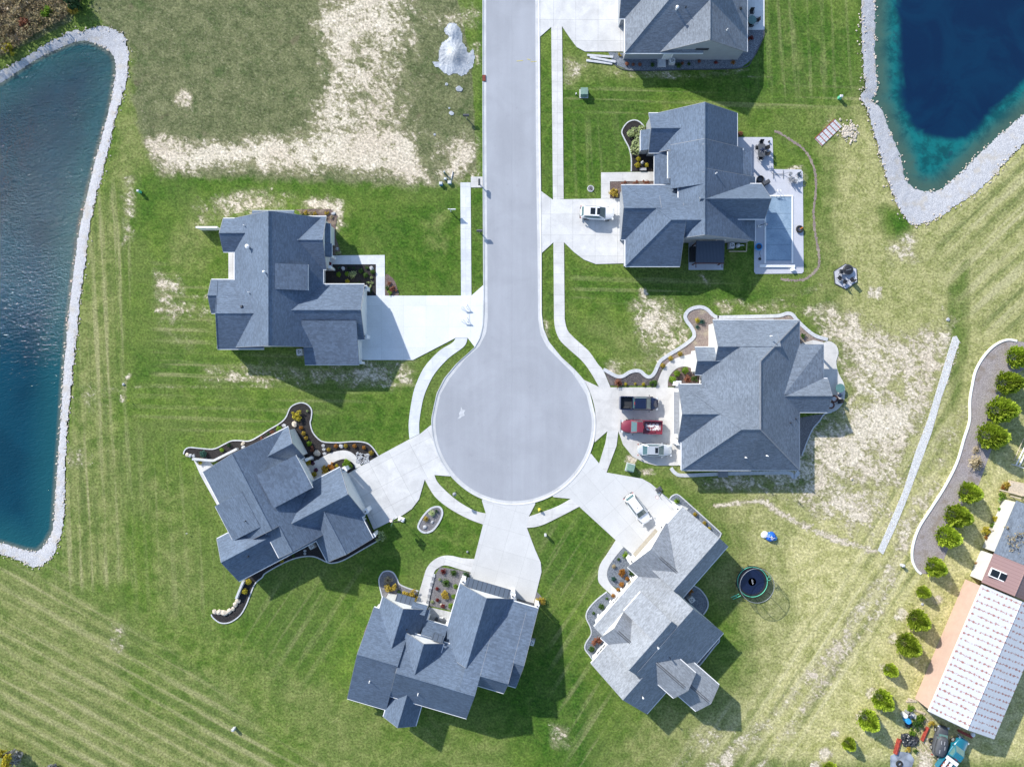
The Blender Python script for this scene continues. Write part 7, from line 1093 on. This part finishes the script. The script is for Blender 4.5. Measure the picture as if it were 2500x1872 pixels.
# --- front yard bits
for k, (y, l) in enumerate(((1000, 'upper'), (1108, 'lower'))):
    e = empty('sawhorse', at0(t11, 1770, y, .5, .08), R(4 - 6 * k), l + ' white sawhorse on the new pale driveway', 'sawhorse', 'white sawhorses on the new driveway'); MB().box((0, .12, .72), (.85, .1, .14)).build('beam', M['white'], e, local=True)
    for sx in (-1, 1):
        for sy in (-1, 1): MB().tube([(sx * .32, .12, .7), (sx * .4, .12 + sy * .3, 0)], .03, 6).build('leg', M['white'], e, local=True)
o = MB().tube([(0, 0, .03), (.35, -.3, .03), (.4, -1.1, .03), (.3, -1.7, .03)], .02, 5).build('strap', M['lgrey']); o.location = at0(t11, 1790, 1030, 0, .08); tag(o, 'thin white rope lying between the two sawhorses', 'rope')
for k, (x0, y0, x1, y1, l) in enumerate(((667, 468, 887, 484, 'upper white plank of the three by the blue gravel'), (690, 488, 906, 528, 'slanted middle white plank by the blue gravel'), (660, 512, 878, 540, 'lower white plank of the three by the blue gravel'))):
    a, b = Vector(at0(t02, x0, y0)), Vector(at0(t02, x1, y1)); d = b - a; o = MB().box((0, 0, .07), (d.length, .32, .09)).build('plank', M['lgrey'], bevel=.01); o.location = (a + b) / 2 + Vector((0, 0, .02 + .1 * (k == 1))); o.rotation_euler.z = math.atan2(d.y, d.x); tag(o, l, 'plank', 'white planks by the blue gravel')
e = empty('retaining_wall', at0(ZG, 150, 272), 0, 'white privacy panel standing out from the pond side gable', 'wall'); q0, q1 = P(*ZG(45, 282)), P(*ZG(250, 282)); MB().box(((q0[0] + q1[0]) / 2, q0[1], .85), (q1[0] - q0[0], .14, 1.7)).build('panel', M['white'], e); MB().box(((q0[0] + q1[0]) / 2, q0[1], 1.74), (q1[0] - q0[0], .24, .08)).build('cap', M['white'], e)
e = empty('retaining_wall', at0(ZF, 250, 625), 0, 'low white block wall holding the tip of the black bed', 'wall')
for a, b in (((140, 618), (350, 636)), ((350, 636), (590, 515))): q0, q1 = Vector(P(*ZF(*a))), Vector(P(*ZF(*b))); d = q1 - q0; MB().box((*((q0 + q1) / 2)[:2], .35), (d.length, .3, .7), math.atan2(d.y, d.x)).build('block_course', M['lgrey'], e, bevel=.02)
e = empty('retaining_wall', at0(T[3, 0], 2035, 150), 0, 'white block wall between the rear bed and lawn', 'wall'); q0, q1 = Vector(P(*T[3, 0](2062, 82))), Vector(P(*T[3, 0](2002, 228))); d = q1 - q0; MB().box((*((q0 + q1) / 2)[:2], .35), (d.length, .32, .7), math.atan2(d.y, d.x)).build('block_course', M['lgrey'], e, bevel=.02)
for k in range(11):
    f = k / 10; q = P(*ZE(695 - 68 * f - 6 * math.sin(f * 3), 280 + 310 * f)); o = MB().box((0, 0, .07), (.36, .5, .14)).build('block', M['grey' if k % 2 else 'flag'], bevel=.02); o.location = (q[0], q[1], .04); o.rotation_euler.z = R(-16 + 90 - 75); tag(o, ORD[k] + ' grey block down the edge of the purple grey bed', 'block', 'grey edging blocks by the curved path')
for x, y, m_, l in ((1272, 508, 'purple', 'pot of purple flowers on the front stoop'), (1283, 607, 'crimson', 'pot of dark crimson flowers on the front stoop')):
    e = empty('flower_pot', at0(ZG, x, y, .3, .08), 0, l, 'flower pot'); MB().lathe([(.15, 0), (.2, .3), (.21, .34)], (0, 0, 0), 14).build('pot', M['rust'], e, local=True); mb, tn = foliage(140, ball(.26, .18, .42), .1, 3); mb.build('flowers', M['purple' if m_ == 'purple' else 'crimson'], e, local=True, attrs={'tint': tn})
e = empty('bench', at0(ZE, 770, 740, .4, .07), R(-16), 'white iron bench on the grey entry patio', 'bench'); MB().box((0, 0, .42), (.5, 1.2 * 0 + .42, .05)).build('seat', M['white'], e, local=True); MB().box((0, .22, .65), (.5, .04, .45)).build('backrest', M['white'], e, local=True)
for sx in (-1, 1): MB().box((sx * .25, 0, .3), (.04, .45, .6)).build('leg', M['white'], e, local=True)
e = empty('patio_table', at0(ZE, 720, 745, .4, .07), 0, 'small dark round table on the grey entry patio', 'table'); MB().lathe([(.25, .5), (.26, .54), (.05, .55)], (0, 0, 0), 18).build('tabletop', M['dgrey'], e, local=True); MB().lathe([(.2, 0), (.04, .06), (.04, .5)], (0, 0, 0), 10).build('pedestal', M['dgrey'], e, local=True)
o = MB().lathe([(.2, 0), (.24, .25), (.1, .45), (.16, .6), (.05, .75)], (0, 0, 0), 12).build('statue', M['rock_grey']); o.location = at0(t02, 1133, 1370, .3, .04); tag(o, 'small pale stone statue among yellow balls', 'statue')
o = MB().box((0, 0, .22), (.95, .36, .08)).box((-.38, 0, .1), (.1, .3, .2)).box((.38, 0, .1), (.1, .3, .2)).build('stone_bench', M['rock_grey'], bevel=.02); o.location = at0(t02, 1138, 1427, .2, .03); tag(o, 'pale stone bench at the bottom of the dark bed', 'bench')
# --- kettle grill, wicker chairs on the wavy patio
e = empty('kettle_grill', at0(ZP, 885, 1085, .6, .1), 0, 'shiny black kettle grill on the wavy patio', 'grill'); MB().lathe([(.08, .45), (.26, .55), (.3, .72), (.26, .86), (.1, .95), (.02, .97)], (0, 0, 0), 22).build('bowl', M['paint_navy'], e, local=True)
for a in (0, 2.1, 4.2): MB().tube([(math.cos(a) * .2, math.sin(a) * .2, .55), (math.cos(a) * .3, math.sin(a) * .3, 0)], .02, 6).build('leg', M['black'], e, local=True)
for k, (x, y, l) in enumerate(((705, 1190, 'brown wicker ring chair with a pale cushion beside the kettle grill'), (605, 1385, 'brown wicker ring chair half hidden by the bay eave'))):
    e = empty('wicker_chair', at0(ZP, x, y, .3, .08), 0, l, 'chair', 'brown wicker ring chairs'); MB().torus((0, 0, .4), .44, .1, 28, 8).build('frame', M['brown'], e, local=True); MB().lathe([(.38, .1), (.38, .34), (.25, .38)], (0, 0, 0), 22).build('cushion', M['lgrey'], e, local=True)
e = empty('patio_table', at0(ZP, 815, 1185, .3, .08), 0, 'tiny brown side table between wicker chairs', 'table'); MB().box((0, 0, .4), (.3, .22, .04)).build('tabletop', M['brown'], e, local=True); MB().box((0, 0, .2), (.08, .08, .4)).build('pedestal', M['brown'], e, local=True)
# --- hexagon fire pit slab
e = empty('fire_pit_slab', at0(ZH, 1350, 440), 0, 'grey hexagon slab of the fire pit with dark timber edge', 'slab'); q = [P(*ZH(x, y))[:2] for x, y in ((1340, 60), (1690, 215), (1712, 620), (1365, 862), (1015, 685), (975, 300))]; MB().prism(q, -.05, .13).build('top', M['deck'], e, bevel=.02); m = MB()
for a, b in zip(q, q[1:] + q[:1]): d = Vector((b[0] - a[0], b[1] - a[1], 0)); m.box(((a[0] + b[0]) / 2, (a[1] + b[1]) / 2, .05), (d.length + .05, .08, .2), math.atan2(d.y, d.x))
m.build('edge_board', M['dgrey'], e)
e = empty('fire_pit', at0(ZH, 1425, 245, .5, .14), 0, 'round black lidded fire pit on the hexagon slab', 'fire pit'); MB().lathe([(.45, 0), (.5, .3), (.74, .42), (.76, .5), (.70, .52)], (0, 0, 0), 30).build('bowl', M['dgrey'], e, local=True); l_ = MB().lathe([(.68, .5), (.6, .58), (.3, .66), (.02, .68)], (0, 0, 0), 30).build('lid', M['black'], e, local=True); MB().tube([(-.35, -.12, .66), (.35, .05, .7)], .03, 6).build('handle', M['steel'], l_, local=True)
# --- red framed planks lying on the grass
a, b = Vector(P(*T[0, 3](480, 1195))), Vector(P(*T[0, 3](635, 1045))); d = b - a; e = empty('dock_panel', (a + b) / 2, math.atan2(d.y, d.x), 'white plank panel with red cross bars lying in the grass', 'panel'); Lp = d.length + .35
for y in (-.55, -.18, .18, .55): MB().box((0, y, .07), (Lp, .34, .05)).build('plank', M['lgrey'], e, local=True)
for k in range(6): MB().box((-Lp / 2 + .12 + k * (Lp - .55) / 5, 0, .12), (.09, 1.5, .06)).build('cross_bar', M['rust'], e, local=True)
MB().box((0, .76, .1), (Lp, .07, .09)).build('side_rail', M['rust'], e, local=True)
# --- trampoline
e = empty('trampoline', at0(ID, 1838, 1421, 1.2), R(10), 'round black trampoline with green trim and a net on poles', 'trampoline'); MB().lathe([(1.55, .9), (1.56, .92), (.5, .9), (.01, .9)], (0, 0, 0), 40).build('mat', M['paint_navy'], e, local=True); MB().lathe([(1.56, .9), (1.58, .94), (1.95, .95), (2.0, .9), (1.95, .88)], (0, 0, 0), 40).build('spring_pad', M['black'], e, local=True)
mk = MB()
for k, (y, w) in enumerate(((-.28, .12), (-.16, .2), (-.02, .14), (.12, .22), (.26, .16))): mk.box((.0 + .04 * (k % 2), y, .935), (w, .06, .01), .1)
mk.build('marking', M['lgrey'], e, local=True); MB().torus((0, 0, 1.0), 1.86, .045, 48, 8).build('rim', M['mint'], e, local=True); MB().torus((0, 0, 2.75), 2.1, .03, 40, 6).build('top_ring', M['steel'], e, local=True); lg = 8
for k in range(lg):
    a_ = k * 2 * math.pi / lg; c_, s_ = math.cos(a_), math.sin(a_); MB().tube([(c_ * 1.9, s_ * 1.9, 0), (c_ * 2.02, s_ * 2.02, .9), (c_ * 2.25, s_ * 2.25, 1.8), (c_ * 2.1, s_ * 2.1, 2.75)], .035, 6).build('pole', M['black'], e, local=True)
nm_ = NT('trampoline netting'); tr = nm_.new('ShaderNodeBsdfTransparent'); df = nm_.new('ShaderNodeBsdfDiffuse'); df.inputs[0].default_value = (.02, .02, .02, 1); mx = nm_.new('ShaderNodeMixShader'); mx.inputs[0].default_value = .25; nm_.t.links.new(tr.outputs[0], mx.inputs[1]); nm_.t.links.new(df.outputs[0], mx.inputs[2]); nm_.t.links.new(mx.outputs[0], nm_.out.inputs[0]); m = MB(); nn = 40; vs = []
for z, r_ in ((1.0, 1.85), (1.8, 2.15), (2.75, 2.08)): vs += [(r_ * math.cos(x), r_ * math.sin(x), z) for x in np.linspace(0, 2 * math.pi, nn, endpoint=False)]
m.add(vs, [(i * nn + j, i * nn + (j + 1) % nn, (i + 1) * nn + (j + 1) % nn, (i + 1) * nn + j) for i in range(2) for j in range(nn)]); m.build('net', nm_.mat, e, local=True)
MB().tube([(-1.9, -1.2, .9), (-2.75, -1.75, .05)], .05, 6).tube([(-1.7, -1.45, .9), (-2.55, -2.0, .05)], .05, 6).box((-2.2, -1.55, .5), (.1, .4, .06), .55).build('ladder', M['mint'], e, local=True); hp = MB().torus((1.95, .2, 1.5), .2, .03, 20, 6).torus((2.1, .5, 1.55), .14, .03, 20, 6).build('toy_hoop', M['mint'], e, local=True); MB().tube([(-.95, 1.75, 1.0), (-1.25, 2.35, 2.2)], .05, 6).build('game_arm', M['mint'], e, local=True)
e.scale = (1.14, 1.14, 1.05)
# --- blue and white play tent
e = empty('play_tent', at0(T[2, 3], 72, 1345, .5), R(20), 'small blue and white play tent collapsed on the lawn', 'play tent')
def dome(mb, c, rx, ry, h, seed, a0=0, a1=6.2832, n=20):
    rr = random.Random(seed); vs = []; k = 7
    for i in range(k): t_ = i / (k - 1) * math.pi / 2; vs += [(c[0] + rx * math.cos(t_) * math.cos(a) * rr.uniform(.93, 1.07), c[1] + ry * math.cos(t_) * math.sin(a) * rr.uniform(.93, 1.07), c[2] + h * math.sin(t_) * rr.uniform(.9, 1.1)) for a in np.linspace(a0, a1, n, endpoint=False)]
    return mb.add(vs, [(i * n + j, i * n + (j + 1) % n, (i + 1) * n + (j + 1) % n, (i + 1) * n + j) for i in range(k - 1) for j in range(n)])
dome(MB(), (.15, -.1, 0), .75, .7, .75, 1).build('blue_panel', M['blue'], e, local=True); dome(MB(), (-.55, .4, 0), .55, .5, .5, 2).build('white_panel', M['white'], e, local=True); dome(MB(), (.6, -.55, 0), .4, .35, .35, 3).build('blue_flap', M['skyblue'], e, local=True)
MB().tube([(-.9, .3, .1), (-.3, .2, .85), (.4, -.3, .85), (.9, -.6, .1)], .03, 6).tube([(-.3, -.6, .1), (.1, -.1, .9), (.2, .6, .1)], .03, 6).build('hoop', M['white'], e, local=True); MB().torus((.1, -.25, .72), .16, .04, 16, 6).build('window', M['white'], e, local=True)
# --- plastic sheeting over the soil pile, scraps
t = NT('cloudy plastic sheet'); p = t.pos(); wr = t.noise(t.mapv(p, (1, 2.3, 1), .6), 1.2, 6, .68, 1.6); t.bump(wr, .8, .12); k = t.noise(p, .5, 3); M['plastic'] = t.done(t.mix(t.ramp(k, .35, .65), (.27, .295, .33), (.42, .45, .49)), .45)
out = [T[0, 1](x, y) for x, y in ((1600, 240), (1640, 190), (1690, 190), (1740, 235), (1762, 300), (1755, 345), (1795, 400), (1800, 450), (1850, 400), (1868, 480), (1845, 570), (1820, 590), (1790, 630), (1740, 650), (1700, 620), (1640, 645), (1590, 610), (1555, 580), (1520, 565), (1495, 515), (1550, 520), (1550, 430), (1580, 360), (1635, 320), (1600, 270))]
X, Y = np.meshgrid(np.arange(1045, 1168, 2.2), np.arange(48, 196, 2.2)); sd = sdist(X, Y, out) + rng.normal(0, .5, X.shape); keep = sd > 0; idx = -np.ones(X.shape, int); idx[keep] = np.arange(keep.sum()); Z = .5 * np.exp(-((X - 1110) / 17) ** 2 - ((Y - 140) / 24) ** 2) + .35 * np.exp(-((X - 1106) / 12) ** 2 - ((Y - 82) / 16) ** 2)
AN = np.arctan2(Y - 128, X - 1108); Z = Z + .02 * np.sin(AN * 17 + 1.5 * np.sin(X * .13) + np.sin(Y * .19)) + .015 * np.sin(AN * 41 + Y * .2) + .07 + rng.normal(0, .012, X.shape); Z = np.maximum(Z * np.clip(sd / 9, .12, 1), .03); mb = MB(); mb.v = [P(x, y)[:2] + (z,) for x, y, z in zip(X[keep], Y[keep], Z[keep])]
for i in range(X.shape[0] - 1):
    for j in range(X.shape[1] - 1):
        f = [idx[i, j], idx[i + 1, j], idx[i + 1, j + 1], idx[i, j + 1]]
        if min(f) >= 0: mb.f.append(f); mb.m.append(0)
tag(mb.build('plastic_sheet', M['plastic'], smooth=True), 'cloudy plastic sheet spread over a soil mound in the vacant lot', 'plastic sheet')
for x, y, r, l in ((1622, 712, .45, 'small white plastic scrap just below the big sheet'), (1730, 752, .75, 'larger white plastic scrap near the road'), (1662, 955, .55, 'crumpled white scrap low in the vacant lot'), (1645, 912, .25, 'tiny white scrap above the crumpled one'), (1522, 1135, .3, 'white scrap at the edge of the bare soil')):
    o = MB().rock((0, 0, 0), r * .6, .07, 2, int(x)).build('plastic_scrap', M['plastic']); o.location = at0(T[0, 1], x, y, 0, r * .08); tag(o, l, 'plastic scrap')
# --- rails and steps at the boardwalk
e = empty('handrail', at0(ZR, 910, 280), 0, 'long weathered timber handrail at the far end of the farmhouse', 'handrail')
for a, b, z in (((760, 222), (1050, 300), 1.0), ((905, 310), (1060, 350), .9)): q0, q1 = Vector(at0(ZR, *a, z, z)), Vector(at0(ZR, *b, z, z)); MB().tube([q0, q1], .09, 6).build('rail', M['timber'], e)
for x, y in ((770, 225), (905, 262), (1040, 298)): q = at0(ZR, x, y, .5); MB().box((q[0], q[1], .5), (.12, .12, 1.0)).build('post', M['timber'], e)
o = MB().box((0, 0, .4), (3.2, 1.6, .12), R(-12)).box((0, .85, .2), (3.2, .4, .1), R(-12)).build('landing', M['timber']); o.location = at0(ZR, 1040, 215, .3); tag(o, 'pale timber landing above the handrail', 'landing')
e = empty('handrail', at0(ZR, 700, 830), 0, 'short timber rail against the white plank wall', 'handrail'); q0, q1 = Vector(at0(ZR, 585, 795, .9, .9)), Vector(at0(ZR, 800, 890, .9, .9)); MB().tube([q0, q1], .08, 6).build('rail', M['timber'], e)
for f in (.05, .95): q = q0.lerp(q1, f); MB().box((q[0], q[1], .45), (.12, .12, .9)).build('post', M['timber'], e)
zk = fr(2340, 1060, 13.8); e = empty('trellis', at0(zk, 2100, 700), 0, 'leaning white and timber frame at the picture edge', 'frame')
for a, b, r_, m_ in (((1870, 880), (2200, 130), .05, 'timber'), ((1940, 1040), (2230, 440), .1, 'white'), ((2050, 1060), (2260, 620), .1, 'white'), ((1790, 1005), (2050, 1075), .06, 'lgrey'), ((2010, 575), (2230, 590), .05, 'timber'), ((2060, 1090), (2240, 1150), .05, 'white')): MB().tube([at0(zk, *a, .6, .6), at0(zk, *b, .9, .9)], r_, 6).build('bar', M[m_], e)
for a in ((1960, 1040), (2050, 1060), (1900, 860)): q = at0(zk, *a, .3); MB().box((q[0], q[1], .3), (.1, .1, .6)).build('leg', M['timber'], e)
# --- junk yard
def beam(fn, a, b, w, h, mat, label, cat='beam', z=0.0, name='steel_beam'):
    q0, q1 = Vector(at0(fn, *a)), Vector(at0(fn, *b)); d = q1 - q0; o = MB().box((0, 0, h / 2), (d.length, w, h * .25)).box((0, 0, h * .12), (d.length, w, h * .2)).box((0, 0, h * .45), (d.length, w * .3, h * .8)).build(name, M[mat], bevel=.01); o.location = (q0 + q1) / 2 + Vector((0, 0, z)); o.rotation_euler.z = math.atan2(d.y, d.x); return tag(o, label, cat)
beam(ZJ, (770, 745), (640, 1050), .42, .45, 'rust', 'thick red steel beam lying above the old dark car'); beam(ZJ, (1440, 810), (1750, 965), .35, .4, 'rust', 'thin red steel beam under the shed end wall', z=.1); beam(ZJ, (130, 1010), (40, 1340), .55, .5, 'rust', 'short wide rusty trough beside the black tarp'); beam(ZJ, (400, 1080), (700, 1370), .1, .12, 'timber', 'long thin timber pole across the bare soil', 'pole', name='timber_pole'); beam(ZJ, (520, 960), (760, 1290), .09, .1, 'timber', 'second thin timber pole beside the first', 'pole', name='timber_pole'); beam(ZJ, (20, 1090), (160, 1230), .08, .1, 'dgrey', 'dark thin bar poking out of the black tarp', 'bar', name='iron_bar')
for a, b, l in (((290, 170), (480, 170), 'upper bleached board pile plank at the farm shed corner'), ((490, 370), (720, 450), 'bleached plank against the farm shed wall'), ((330, 110), (520, 180), 'bleached plank sticking out past the farm shed corner')): beam(ZJ, a, b, .3, .15, 'timber', l, 'plank', name='plank')
e = empty('barrel', at0(ZJ, 322, 605, .6), 0, 'sky blue barrel with a pale lid in the junk yard', 'barrel'); MB().lathe([(.36, 0), (.4, .3), (.4, .65), (.36, .95)], (0, 0, 0), 22).build('drum', M['skyblue'], e, local=True); MB().lathe([(.37, .95), (.37, 1.0), (.1, 1.01)], (0, 0, 0), 22).build('lid', M['skyblue'], e, local=True)
e = empty('barrel', at0(ZJ, 268, 492, .6), 0, 'grey metal barrel behind the blue one', 'barrel'); MB().lathe([(.34, 0), (.36, .4), (.34, .85)], (0, 0, 0), 20).build('drum', M['lgrey'], e, local=True); MB().lathe([(.3, .85), (.3, .88), (.1, .89)], (0, 0, 0), 20).build('lid', M['white'], e, local=True)
e = empty('stovepipe', at0(ZJ, 345, 440, .6), 0, 'black pipe with an open end in the junk yard', 'pipe'); MB().lathe([(.24, 0), (.24, 1.0), (.2, 1.0), (.2, .6)], (0, 0, 0), 18).build('pipe', M['grey'], e, local=True); MB().lathe([(.19, .62), (.02, .63)], (0, 0, 0), 16).build('inside', M['black'], e, local=True)
def tyre(fn, x, y, r, label): o = MB().torus((0, 0, .12), r, r * .38, 26, 10).build('old_tyre', M['tyre']); o.location = at0(fn, x, y); return tag(o, label, 'tyre')
tyre(ZJ, 135, 1570, .36, 'old tyre lying on the grey plastic sheet'); tyre(ZJ, 850, 1045, .3, 'old tyre standing beside the old dark car'); tyre(T[3, 3], 1515, 1587, .17, 'small pale wheel on the grass by the teal pickup')
def heap(fn, pts, hgt, mat, label, name='tarp_heap', cat='tarp', seed=3):
    q = [fn(*p) for p in pts]; a = np.array(q); X, Y = np.meshgrid(np.arange(a[:, 0].min() - 2, a[:, 0].max() + 2, 1.4), np.arange(a[:, 1].min() - 2, a[:, 1].max() + 2, 1.4)); sd = sdist(X, Y, q); keep = sd > -.5; idx = -np.ones(X.shape, int); idx[keep] = np.arange(keep.sum()); rr = np.random.default_rng(seed)
    Z = hgt * np.clip(sd / 7, 0, 1) * (.55 + .3 * np.sin(X * .5 + np.sin(Y * .4)) * np.cos(Y * .45)) + .05 + rr.normal(0, .04, X.shape); mb = MB(); mb.v = [P(x, y)[:2] + (max(z, .03),) for x, y, z in zip(X[keep], Y[keep], Z[keep])]
    for i in range(X.shape[0] - 1):
        for j in range(X.shape[1] - 1):
            f = [idx[i, j], idx[i + 1, j], idx[i + 1, j + 1], idx[i, j + 1]]
            if min(f) >= 0: mb.f.append(f); mb.m.append(0)
    return tag(mb.build(name, mat), label, cat)
tm = plain('black crumpled tarp', (.03, .034, .042), .3, var=.5, scale=1.5); heap(ZJ, ((165, 900), (300, 880), (450, 920), (560, 960), (600, 1040), (520, 1180), (380, 1210), (230, 1190), (180, 1080)), .6, tm, 'black crumpled tarp over scrap in the junk yard'); heap(ZJ, ((250, 640), (400, 620), (440, 720), (360, 800), (280, 740)), .4, tm, 'dark scrap heap below the blue barrel', 'scrap_heap', 'scrap', 5)
heap(ZJ, ((350, 430), (430, 400), (560, 520), (520, 620), (440, 560), (380, 560)), .4, plain('grey canvas', (.4, .42, .45), .7, var=.2), 'grey canvas draped beside the black pipe', seed=6)
for x, y, r, m_, l in ((1100, 1370, .3, 'orange', 'orange gas can behind the old dark car'), (1770, 905, .3, 'white', 'white bucket at the end of the red beam')): o = MB().lathe([(r * .8, 0), (r, r * 1.2), (r * .4, r * 1.5)], (0, 0, 0), 14).build('bucket', M[m_]); o.location = at0(ZJ, x, y); tag(o, l, 'bucket')
# yellow and white flecks on the lawns: sprinkler flags
for k, (x, y, l) in enumerate(((1578, 1312, 'white flag on the lawn behind the corner bed house'), (1090, 198, 'yellow flag at the lawn corner by the pond strip'))):
    e = empty('lawn_flag', at0(T[2, 0], x, y), 0, 'tiny ' + l, 'flag'); MB().tube([(0, 0, 0), (0, 0, .5)], .015, 5).build('stake', M['lgrey'], e, local=True); MB().box((.1, 0, .45), (.22, .03, .16)).build('pennant', M['white' if k == 0 else 'yellow'], e, local=True)
o = MB().box((0, 0, .03), (.9, .06, .01), .1).box((1.3, .2, .03), (.5, .06, .01), -.2).box((2.0, -.1, .03), (.9, .05, .01), .05).build('road_marking', M['yellow']); o.location = at0(t02, 100, 515, 0, .0); tag(o, 'faint yellow spray marks on the asphalt', kind='structure')
# ================================================================ light, sky and camera
ELEV = R(31); sx, sy = -.68, .73; nrm = math.hypot(sx, sy); sx /= nrm; sy /= nrm
w = bpy.data.worlds.new('World'); bpy.context.scene.world = w; w.use_nodes = True; nt = w.node_tree; bg = nt.nodes['Background']; sky = nt.nodes.new('ShaderNodeTexSky'); sky.sky_type = 'NISHITA'; sky.sun_disc = False
sky.sun_elevation = ELEV; sky.sun_rotation = math.atan2(sx, sy); sky.air_density = 1.0; sky.dust_density = .6; sky.ozone_density = 1.5; nt.links.new(sky.outputs[0], bg.inputs[0]); bg.inputs[1].default_value = .15
ld = bpy.data.lights.new('Sun', 'SUN'); ld.energy = 4.0; ld.angle = R(1.0); ld.color = (1, .955, .88); lo = bpy.data.objects.new('Sun', ld); C.objects.link(lo); lo.location = (sx * 80, sy * 80, 60)
lo.rotation_euler = Vector((-sx * math.cos(ELEV), -sy * math.cos(ELEV), -math.sin(ELEV))).to_track_quat('-Z', 'Y').to_euler()
cam = bpy.data.cameras.new('Camera'); co = bpy.data.objects.new('Camera', cam); C.objects.link(co); co.location = (0, 0, H); cam.sensor_width = 36; cam.lens = 36 * 1700 / 2500; cam.clip_end = 3000; bpy.context.scene.camera = co
vs_ = bpy.context.scene.view_settings; vs_.view_transform = 'Standard'; vs_.look = 'None'; vs_.exposure = .69; vs_.gamma = 1
sc_ = bpy.context.scene; sc_.cycles.max_bounces = 6; sc_.cycles.use_denoising = True
